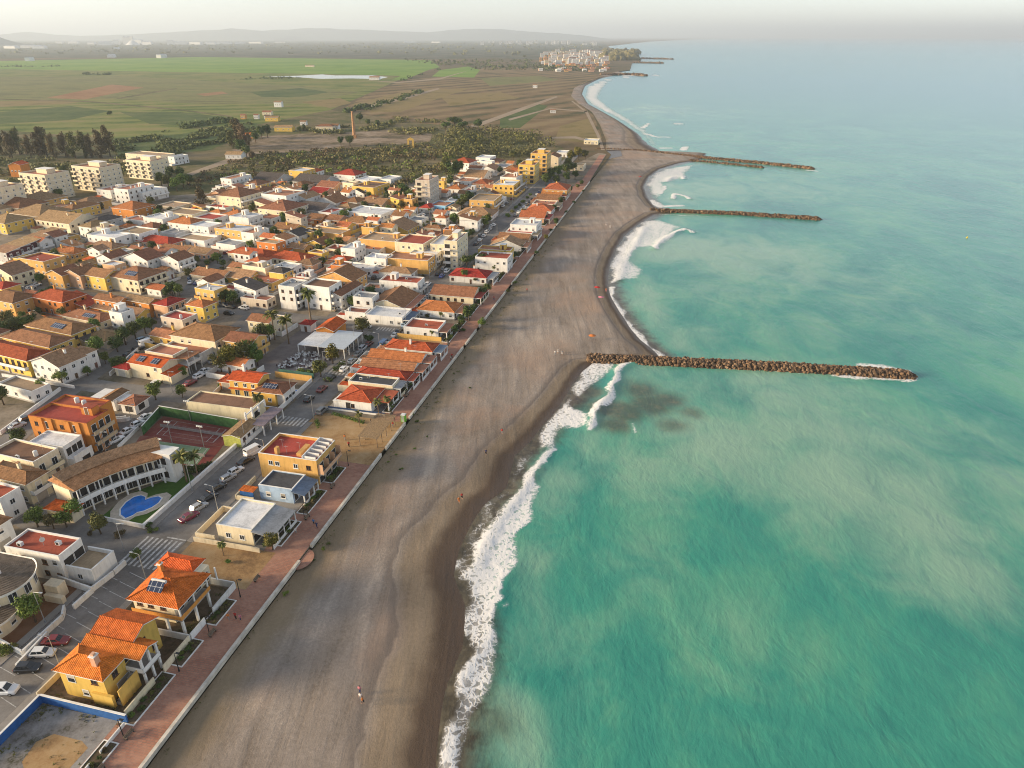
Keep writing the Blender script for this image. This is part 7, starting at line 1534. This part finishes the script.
for px,py,k,sx,sz in [(12,46,0,1,.8),(32,45.5,1,.9,.7),(40,46,0,.9,.8),(60,41,0,.8,1.2),(74,41,1,.7,1.0),(92,42,0,.8,.9),(106,42.5,1,.8,1.1),(117,42,2,1,1.3),(128,42,2,1.3,2.2),(138,42,1,.7,1.7),(148,42.5,0,1,1.4),(171,42.5,2,1,1.2),(181,42,1,.9,1.0),(196,42,1,.8,.9),(210,42,0,1.2,.9),(224,41.6,1,1,.8),(240,41.4,0,1.2,.8),(256,41,1,1,.7),(280,40.5,0,1.3,.7),(410,40.5,1,1,.7),(436,40.3,0,1.2,.7),(117,49,0,.35,.5),(112,57.5,0,.25,.5),(162,58,0,.22,.6),(30,61,0,.15,.5)]:
    x,y=G(px,py+(2.5 if py<48 else 0),0); o=link('factory',WK[k],None,(x,y,-.1),rf_.uniform(-.25,.25)); o.scale=(sx*1.25,1,sz*1.5); tag(o,'pale industrial shed in the hazy works on the far plain','factory','pale works on the far plain')
mb=MB(); x,y=G(133,45,0); mb.tube((0,0,0),(0,0,52),85,10,14,0); mb.box(-14,14,-14,14,48,90,0); tag(mb.build('silo',wallm('white'),None,(x,y,0)),'large white conical works hall, tallest on the far plain','factory')
# brick chimney
r=empty('brick_chimney',(*G(354.5,138,0),0)); tag(r,'tall tapering brick chimney standing alone beyond the scrub','chimney')
mb=MB(); mb.box(-2.2,2.2,-2.2,2.2,0,3.2); mb.build('base',M_BRICK,r); mb=MB(); mb.tube((0,0,3.2),(0,0,25),1.7,1.0,12); mb.tube((0,0,25),(0,0,26),1.25,1.25,12); mb.build('shaft',M_BRICK,r)
# farm houses
def farm(px,py,w,l,h,wall,rm,label,roof='gable_x'):
    x,y=G(px,py,0); r=empty('farmhouse',(x,y,0),-.05); tag(r,label,'house'); mb=MB(); mb.box(-w/2,w/2,-l/2,l/2,0,h); gable_walls(mb,-w/2,w/2,-l/2,l/2,h,roof); mb.build('wall',[wallm(wall)],r); link('roof',roof_mesh(-w/2,w/2,-l/2,l/2,h,roof,tilem(rm)),r)
    for q in (-w*.3,0,w*.3): link('window',WIN[('shut','s')],r,(q,-l/2,h*.5),0)
farm(279,107,11,9,7,'white','tan','white tall farmhouse above the other farm buildings'); farm(268,115,12,8,4,'cream','brown','cream low farmhouse left of the pale greenhouse'); farm(273,121,16,9,4.5,'yellow','tan','yellow farm building below the cream farmhouse'); farm(285,131,20,10,4.5,'yellow','tan','yellow long farm building at the edge of the bare yard'); farm(304,125,7,7,4,'white','tan','small white outbuilding between the farmhouses')
farm(326,131,19,11,5.5,'cream','brown','cream farmhouse with brown roof left of the brick chimney','hip'); farm(336,130,8,9,5,'white','brown','white annex touching the cream farmhouse by the chimney'); farm(244,119,6,6,5,'ochre','brown','small ochre house among tall brown trees'); farm(257,119,6,5,5,'white','brown','small white house right of the ochre one among trees'); farm(268,119,7,6,4,'white','dark','white shed between the trees and the yellow farm')
farm(236,158,14,10,3.6,'white','tan','white bungalow beside the dusty track and dark trees'); farm(375,80,24,14,6,'white','tan','white farm buildings at the edge of the flooded field'); farm(310,67,30,10,5,'cream','tan','pale ruined farm in the bright green rice field'); farm(535,88,9,7,6,'white','tan','lone white hut on the brown moor'); farm(553,113,8,6,4,'white','tan','small white hut on the moor by the dirt track'); farm(250,138,9,7,4,'orange','orange','orange roofed hut under the tall brown trees'); farm(96,181-18,10,8,6,'orange','orange','orange brick house behind the leftmost cream blocks') if False else farm(22,176,9,10,9,'orange','orange','orange house with slanting roof behind the cream apartment blocks','gable_y')
r=empty('ruined_arch',(*G(411,148,0),0)); tag(r,'yellow ruined gateway with a dark arch among the trees','ruin'); mb=MB(); mb.box(-3,-1.5,-1,1,0,7); mb.box(1.5,3,-1,1,0,7); mb.box(-3,3,-1,1,7,8); mb.raw([(-3,-1,8),(3,-1,8),(0,-1,9.5),(-3,1,8),(3,1,8),(0,1,9.5)],[(0,1,2),(5,4,3),(1,4,5,2),(3,0,2,5)]); mb.build('wall',[wallm('yellow')],r)
# ------------------------------------------------------------------ street lamps and promenade furniture
def lamp_meshes(h,arm):
    p=MB(); p.tube((0,0,0),(0,0,h),.09,.05,8); p.tube((0,0,h-.05),(arm,0,h+.15),.045,.035,6); p.tube((0,0,0),(0,0,.5),.14,.12,8); l_=MB(); l_.box(arm-.12,arm+.55,-.14,.14,h+.1,h+.22,0); l_.box(arm-.02,arm+.48,-.1,.1,h+.08,h+.1,1); return p,l_
p,l_=lamp_meshes(7.2,1.4); LP=(p.mesh('pole',[M_METAL]),l_.mesh('lamp_head',[M_METAL,M_LAMP])); p,l_=lamp_meshes(4.2,.5); LB=(p.mesh('pole',[M_DKMETAL]),l_.mesh('lamp_head',[M_DKMETAL,M_LAMP]))
def lamps(spots,meshes,what,cat,group):
    for i,(x,y,rz) in enumerate(spots):
        r=empty('street_lamp',(x,y,.1),rz); link('pole',meshes[0],r); link('lamp_head',meshes[1],r); tag(r,'%s %s, counted from the near end'%(ORDW[i],what),cat,group)
lamps([(*W(u,36.6),-BEAR) for u in (2,20,40,62,84,108,128,150,176,200,226,250,280,310,345,380,420)],LP,'grey lamp on the inland kerb of the beach road','street lamp','lamps of the beach road')
lamps([(*W(u,25.6),-BEAR+math.pi) for u in (12,33,56,76,100,122,146,170,194,238,270,300)],LP,'grey lamp on the seaward kerb of the beach road','street lamp','lamps of the beach road')
lamps([(*W(u,6.0),-BEAR) for u in (-6,3.4,16.2,24.5,34,58.6,71,80.5,104,119,128,138,159,171,182,202,228,245,265)],LB,'dark lamp along the brick promenade','street lamp','lamps of the promenade')
lamps([(*W(u,v),-BEAR) for u,v in ((50,78.5),(66,80),(84,81),(104,73.5),(118,77),(138,88),(70,66.8),(84,70.5))],LP,'grey lamp along the second street','street lamp','lamps of the second street')
for i,(u,v) in enumerate([(72,52),(79.8,55.5),(79.8,46),(91,58)]):
    r=empty('floodlight',(*W(u,v),0),-BEAR); mb=MB(); mb.tube((0,0,0),(0,0,6),.08,.06,8); mb.build('pole',M_METAL,r); mb=MB(); mb.box(-.9,.9,-.05,.05,6,6.12); 
    for q in (-.8,-.2,.4): mb.box(q,q+.4,-.25,.05,6.1,6.45)
    mb.build('lamp_head',M_TANK,r); tag(r,'%s floodlight mast of the tennis courts, counted from the near end'%ORDW[i],'floodlight','floodlights of the tennis courts')
# benches
bm_=MB(); bm_.box(-.9,.9,-.22,.22,.42,.48,0); bm_.box(-.9,.9,.2,.26,.5,.85,0); BS=bm_.mesh('seat',[M_WOOD]); bm_=MB()
bm_.box(-.75,-.68,-.2,.25,0,.42); bm_.box(.68,.75,-.2,.25,0,.42); bm_.box(-.68,.68,-.02,.02,.2,.25); BL=bm_.mesh('leg',[M_DKMETAL])
for i,u in enumerate((-2,4,24.7,39,59,71.2,107,119,137.8,158,171,182.5,200)):
    r=empty('bench',(*W(u,5.5),.03),-BEAR+math.pi/2); link('seat',BS,r); link('leg',BL,r); tag(r,'%s bench along the planting beds of the promenade from the near end'%ORDW[i],'bench','benches on the promenade')
# pergola of dry branches on the plaza
r=empty('wooden_pergola',(*W(96,4.6),0),-BEAR); tag(r,'brushwood roofed wooden pergola on the plaza by the sea wall','pergola'); mb=MB()
for u in (-6,-3,0,3,6):
    for x in (-2.6,2.2): mb.tube((x,u,0),(x,u,2.7),.1,.08,6)
for k in range(5): pass
mb.box(-2.7,-2.5,-6.3,6.3,2.7,2.85); mb.box(2.1,2.3,-6.3,6.3,2.7,2.85); mb.build('frame',M_WOOD,r); mb=MB()
for i in range(34): y=-6.3+i*.38; mb.box(-3,2.6,y,y+.2,2.86,2.94)
mb.build('brushwood_roof',simple('brushwood',(.24,.17,.10),.95,var=.35,nscale=3),r)
r=empty('portable_toilet',(*W(104.6,.9),.03),-BEAR); tag(r,'bright green portable toilet with white roof beside the sea wall','portable toilet'); mb=MB(); mb.box(-.6,.6,-.6,.6,0,2.1); mb.build('cabin',simple('toilet_green',(.16,.42,.03),.5,var=.05),r); mb=MB(); mb.box(-.65,.65,-.65,.65,2.1,2.2); mb.box(-.5,.5,-.5,.5,2.2,2.32); mb.build('roof',M_TANK,r); mb=MB(); mb.box(-.4,.4,-.63,-.6,.1,1.95); mb.build('door',simple('toilet_door',(.50,.56,.42),.5,var=.05),r)
# hedges
def hedge(pts,h,w,leaf,label):
    rng=random.Random(len(pts)*7+int(pts[0][0])); mb=MB()
    for a,b_ in zip(pts[:-1],pts[1:]):
        a=Vector(a);b_=Vector(b_);n=max(2,int((b_-a).length/.8))
        for i in range(n): q=a+(b_-a)*(i+.5)/n; leaves(mb,(q.x,q.y,h*.5),(.6,w,h*.5),60,.3,rng)
    tag(mb.build('hedge',LEAF[leaf]),label,'hedge')
hedge(uvw([(70,40),(70,46)]),1.6,.7,'dark','dark clipped hedge between the lawn and the tennis courts'); hedge(uvw([(117,11),(150,9.4)]),.9,.5,'dark','low dark hedge along the front of the beachfront terraces'); hedge(uvw([(101,11),(104,22)]),.7,1.0,'green','green planted strip on the plaza before the red roofed house'); hedge(uvw([(96,22),(99,24.5)]),.8,1.2,'green','triangular green bed on the plaza by the crossing'); hedge(uvw([(48,9.6),(57,9.3)]),.9,.6,'dark','low dark hedge in front of the white beach building')
# cafe tables
tb=MB(); tb.tube((0,0,.7),(0,0,.74),.42,n=10); tb.tube((0,0,0),(0,0,.7),.05,n=6); TB=tb.mesh('cafe_table',[M_TANK])
chm=MB(); chm.box(-.22,.22,-.22,.22,.42,.46); chm.box(-.22,.22,.19,.22,.46,.86)
for a in (-.2,.17):
    for b_ in (-.2,.17): chm.box(a,a+.03,b_,b_+.03,0,.42)
CHM=chm.mesh('cafe_chair',[simple('white_plastic',(.62,.60,.58),.5,var=.05)]); CHD=chm.mesh('cafe_chair',[simple('dark_plastic',(.09,.05,.06),.5,var=.05)])
rq=random.Random(13)
for i in range(58):
    u=rq.uniform(127,141); v=rq.uniform(38.5,53); x,y=W(u,v); o=link('cafe_table',TB,None,(x,y,.02),rq.random()*3); tag(o,'round white table on the crowded cafe terrace, one of many alike','table','cafe tables on the terrace')
    for k in range(4):
        a=k*math.pi/2+rq.uniform(-.3,.3); w_=rq.random()<.6; o=link('cafe_chair',CHM if w_ else CHD,None,(x+.75*math.cos(a),y+.75*math.sin(a),.02),a-math.pi/2); o.scale=(1.1,1.1,1.1); tag(o,'%s plastic chair at a table on the crowded cafe terrace'%('white' if w_ else 'dark'),'chair','%s chairs on the cafe terrace'%('white' if w_ else 'dark'))
# ------------------------------------------------------------------ people
def body_mesh(pose):
    """one continuous skinned figure, 1.72 m; pose: stride length"""
    s=pose; J=[(0,0,.95),(0,0,1.15),(0,0,1.40),(0,0,1.50),(0,-.02,1.60),(0,-.01,1.70), (.10,0,.90),(.11,-s*.5,.50),(.11,-s*.35+ .02,.09),(.11,-s*.35-.14,.05), (-.10,0,.90),(-.11,s*.35,.50),(-.11,s+.05,.10),(-.11,s-.08,.05), (.20,0,1.40),(.25,s*.3,1.13),(.25,s*.15-.10,.88),(.25,s*.15-.16,.80),(-.20,0,1.40),(-.25,-s*.3,1.13),(-.25,-s*.45-.08,.88),(-.25,-s*.45-.14,.80)]
    R=[.13,.12,.14,.06,.085,.075,.09,.065,.045,.04,.09,.065,.045,.04,.06,.045,.035,.035,.06,.045,.035,.035]
    E=[(0,1),(1,2),(2,3),(3,4),(4,5),(0,6),(6,7),(7,8),(8,9),(0,10),(10,11),(11,12),(12,13),(2,14),(14,15),(15,16),(16,17),(2,18),(18,19),(19,20),(20,21)]
    me=bpy.data.meshes.new('tmp'); me.from_pydata(J,E,[]); o=bpy.data.objects.new('tmp',me); COL.objects.link(o)
    o.modifiers.new('skin','SKIN'); 
    for i,r in enumerate(R): me.skin_vertices[0].data[i].radius=(r,r); me.skin_vertices[0].data[i].use_root=(i==0)
    sm=o.modifiers.new('sub','SUBSURF'); sm.levels=1; sm.render_levels=1
    dg=bpy.context.evaluated_depsgraph_get(); out=bpy.data.meshes.new_from_object(o.evaluated_get(dg)); bpy.data.objects.remove(o); return out
def cloth(me,test,name,push):
    mb=MB(); nrm=[v_.normal for v_ in me.vertices]; use={}
    for p in me.polygons:
        if test(p.center):
            mb.face([me.vertices[i].co+nrm[i]*push for i in p.vertices],0,True)
    return mb
CLOTH={'white':(.62,.60,.57),'black':(.02,.02,.022),'red':(.40,.03,.025),'navy':(.025,.035,.10),'grey':(.22,.22,.23),'orange':(.50,.16,.04),'blue':(.06,.16,.35),'green':(.06,.16,.06),'pink':(.50,.18,.22)}
CM={k:simple('cloth_'+k,v,.9,var=.1,nscale=6) for k,v in CLOTH.items()}; M_SKIN=simple('skin',(.42,.24,.16),.6,var=.05); M_HAIR=simple('hair',(.035,.022,.014),.7,var=.2)
BODY=[]
for s_ in (.05,.22):
    me=body_mesh(s_); me.materials.clear(); me.materials.append(M_SKIN); me.polygons.foreach_set('use_smooth',[True]*len(me.polygons)); me.polygons.foreach_set('material_index',[0]*len(me.polygons))
    top=cloth(me,lambda c:.93<c.z<1.47 and (abs(c.x)<.22 or c.z>1.15),'shirt',.018); bot=cloth(me,lambda c:.42<c.z<=.96 and abs(c.x)<.215,'shorts',.022); long_=cloth(me,lambda c:.08<c.z<=.96 and abs(c.x)<.215,'trousers',.02); hair=cloth(me,lambda c:c.z>1.63 or (c.z>1.56 and c.y>.02),'hair',.02)
    BODY.append((me,{k:top.mesh('shirt',[m_]) for k,m_ in CM.items()},{k:bot.mesh('shorts',[m_]) for k,m_ in CM.items()},{k:long_.mesh('trousers',[m_]) for k,m_ in CM.items()},hair.mesh('hair',[M_HAIR])))
def person(px,py,shirt,low,where,head=0,uv=None,z=None):
    x,y=W(*uv) if uv else G(px,py,.03); uu,vv=UV(x,y); z=z if z is not None else (.034 if vv>.4 else -.66)
    if z<0: x,y=G(px,py,z)
    walk=rq.random()<.7; me,tp,sh,tr,hr=BODY[1 if walk else 0]; r=empty('person',(x,y,z),-BEAR+math.radians(head)); link('body',me,r); link('shirt',tp[shirt],r); t=rq.random()<.5; link('trousers' if t else 'shorts',(tr if t else sh)[low],r); link('hair',hr,r)
    lab='person in %s top and %s %s %s'%(shirt,low,'trousers' if t else 'shorts',where)
    if len(lab.split())>16: lab='person in %s top %s'%(shirt,where)
    tag(r,lab,'person','people on the promenade and beach')
for a in [(229,620,'orange','grey','walking left of the trio near the orange roofed villa',10),(236,619,'red','black','in the middle of the trio near the orange roofed villa',0),(241,621,'pink','navy','on the right of the trio near the orange roofed villa',-10),(317,528,'navy','navy','on the promenade beyond the white beach building',5),(314,525,'blue','black','walking ahead on the promenade beyond the white beach building',175),(296,534,'white','grey','beside the bush at the beach building',40),
 (349,447,'red','black','on the sandy plaza left of the pergola',20),(345,440,'orange','grey','farther up the sandy plaza',180),(371,424,'black','navy','at the pergola on the plaza',90),(393,427,'red','grey','on the promenade beside the portable toilet',0),(452,358,'red','black','on the promenade beside the beachfront terraces',0),(451,361,'grey','black','on the promenade just behind another walker',4),(430,338,'orange','navy','on the yellow paved gap between the front houses',60),(447,343,'black','grey','where the yellow gap meets the promenade',0),(494,300,'red','navy','on the promenade near the pink red roof',0),
 (361,700,'white','grey','standing on the lower beach',0),(360,693,'pink','navy','standing on the lower beach, slightly farther up',180),(363,704,'orange','black','standing on the lower beach, nearest of three',80),(459,503,'orange','orange','in orange clothes near the wet sand',20),(462,499,'red','black','near the wet sand beside the one in orange',200),(486,455,'navy','black','alone on the open beach',0),(502,434,'red','grey','near the edge of the wet sand below the groyne',0),(555,355,'white','grey','on the open beach left of the groyne, left of three',0),(558,353,'white','white','on the open beach left of the groyne, middle of three',90),(562,355,'grey','white','on the open beach left of the groyne, right of three',0),
 (527,292,'red','black','alone on the upper beach beside the promenade end bend',0),(597,206,'black','black','alone on the far beach',0),(610,228,'white','white','on the far beach near the second groyne',0),(606,226,'grey','white','on the far beach near the second groyne, left one',0),(606,292,'orange','pink','by the red parasol in the second bay',0)]:
    person(*a)
# parasols and towels on the second bay
for i,(px,py,c,lab) in enumerate([(597,291,'red','red beach parasol at the bend of the second bay'),(601,301,'pink','pink beach parasol just below the red one'),(592,340,'orange','orange beach parasol near the long groyne'),(640,179,'red','red beach parasol in the third bay')]):
    x,y=G(px,py,-.7); r=empty('beach_parasol',(x,y,-.75)); tag(r,lab,'parasol','parasols on the beach'); mb=MB(); mb.tube((0,0,0),(0,0,2.1),.03,n=6); mb.build('pole',M_METAL,r); mb=MB(); n=10; R=1.3
    for k in range(n):
        a,b_=2*math.pi*k/n,2*math.pi*(k+1)/n; mb.face([(0,0,2.15),(R*math.cos(a),R*math.sin(a),1.75),(R*math.cos(b_),R*math.sin(b_),1.75)]); mb.face([(R*math.cos(b_),R*math.sin(b_),1.74),(R*math.cos(a),R*math.sin(a),1.74),(0,0,2.13)])
    mb.build('canopy',CM[c],r)
# small buoy
mb=MB(); mb.tube((0,0,-.3),(0,0,.5),.6,.55,12); mb.tube((0,0,.5),(0,0,1.3),.3,.08,10); x,y=G(967,238,SEA_Z); tag(mb.build('buoy',simple('buoy_yellow',(.55,.42,.03),.5),None,(x,y,SEA_Z-.2)),'small yellow buoy alone on the open sea','buoy')
# wild plants on the upper beach
k=0
for px,py,s_ in [(413,415,.9),(417,422,.8),(329,544,.7),(323,550,.8),(314,560,.4),(285,594,.9),(400,470,.5),(402,469,.5),(415,449,.6),(427,437,.5),(470,388,.5),(388,462,.5),(454,374,.6),(396,455,.5)]:
    x,y=G(px,py,-.5); o=link('shrub',proto('bush',rq.choice(['dark','green','olive']),k%3)[0],None,(x,y,-.55),k); o.scale=(s_,s_,s_*.8); tag(o,'%s wild plant from the near end growing on the upper beach'%ORDW[k],'shrub','wild plants on the upper beach'); k+=1

# shrubs in the yards between the houses
HB=[(b['o'].location.x,b['o'].location.y,max(abs(c[0]) for ch in b['o'].children if ch.name.startswith('wall') for c in ch.bound_box),max(abs(c[1]) for ch in b['o'].children if ch.name.startswith('wall') for c in ch.bound_box),b['o'].rotation_euler.z) for b in BLD]
ry=random.Random(77); n=0
while n<300:
    u=ry.uniform(105,400); v=ry.uniform(40,235)
    x,y=W(u,v)
    if near_road(x,y): continue
    ok=True; close=False
    for hx,hy,hw_,hl_,rz in HB:
        dx,dy=x-hx,y-hy
        if abs(dx)+abs(dy)>40: continue
        lx=dx*math.cos(rz)+dy*math.sin(rz); ly=-dx*math.sin(rz)+dy*math.cos(rz)
        if abs(lx)<hw_+.6 and abs(ly)<hl_+.6: ok=False; break
        if abs(lx)<hw_+9 and abs(ly)<hl_+9: close=True
    if not ok or not close or (124<u<164 and v<62): continue
    k=ry.choice(['dark','green','olive','dark']); big=ry.random()<.45
    if big: t=empty('leafy_tree',(x,y,0),ry.random()*6); cm,tm=proto('round',k,ry.randrange(3)); link('crown',cm,t); link('trunk',tm,t); s_=ry.uniform(1.6,3.0); t.scale=(s_,s_,s_)
    else: t=link('shrub',proto('bush',k,ry.randrange(3))[0],None,(x,y,0),ry.random()*6); s_=ry.uniform(.9,1.9); t.scale=(s_,s_,s_*.9)
    tag(t,'%s %s in a yard between the houses, one of many alike'%(LW[k],'small tree' if big else 'garden shrub'),'tree' if big else 'shrub','%s %s between the houses'%(LW[k],'small trees' if big else 'garden shrubs')); n+=1

# weeds and low plants that nobody could count: vacant lot, front gardens, planting beds, foot of the sea wall
wr=random.Random(5); mb=MB()
def weeds(u0,u1,v0,v1,n,s0,s1,z=.03):
    for _ in range(n):
        u=wr.uniform(u0,u1); v=wr.uniform(v0,v1); x,y=W(u,v)
        if mnoise.noise((x*.25,y*.25,3))<-.1: continue
        s_=wr.uniform(s0,s1); leaves(mb,(x,y,z+s_*.3),(s_,s_,s_*.45),10,s_*.6,wr)
for a,b_ in PLANTERS: weeds(a+.3,b_-.3,6.4,8.6,int((b_-a)*7),.12,.4,.15)
weeds(-4,5.6,21.3,23,70,.15,.5); weeds(4.3,5.7,8,23,60,.15,.45); weeds(-9,5,8,22.5,70,.08,.3); weeds(-8,-1,11,21,60,.15,.4)
weeds(6.5,22,8.6,11,70,.12,.45); weeds(6.5,8,11,24,50,.12,.45); weeds(22.8,35.5,8.6,11,70,.12,.45); weeds(24,34,9,13,50,.12,.4); weeds(8,22,20.8,24,40,.12,.45)
weeds(48,100,-2.6,-.4,170,.12,.35,-.5); weeds(100,300,-5,-.4,420,.15,.5,-.5); weeds(-20,48,-1.6,-.4,60,.1,.3,-.5)
tag(mb.build('weeds',LEAF['olive']),kind='stuff')
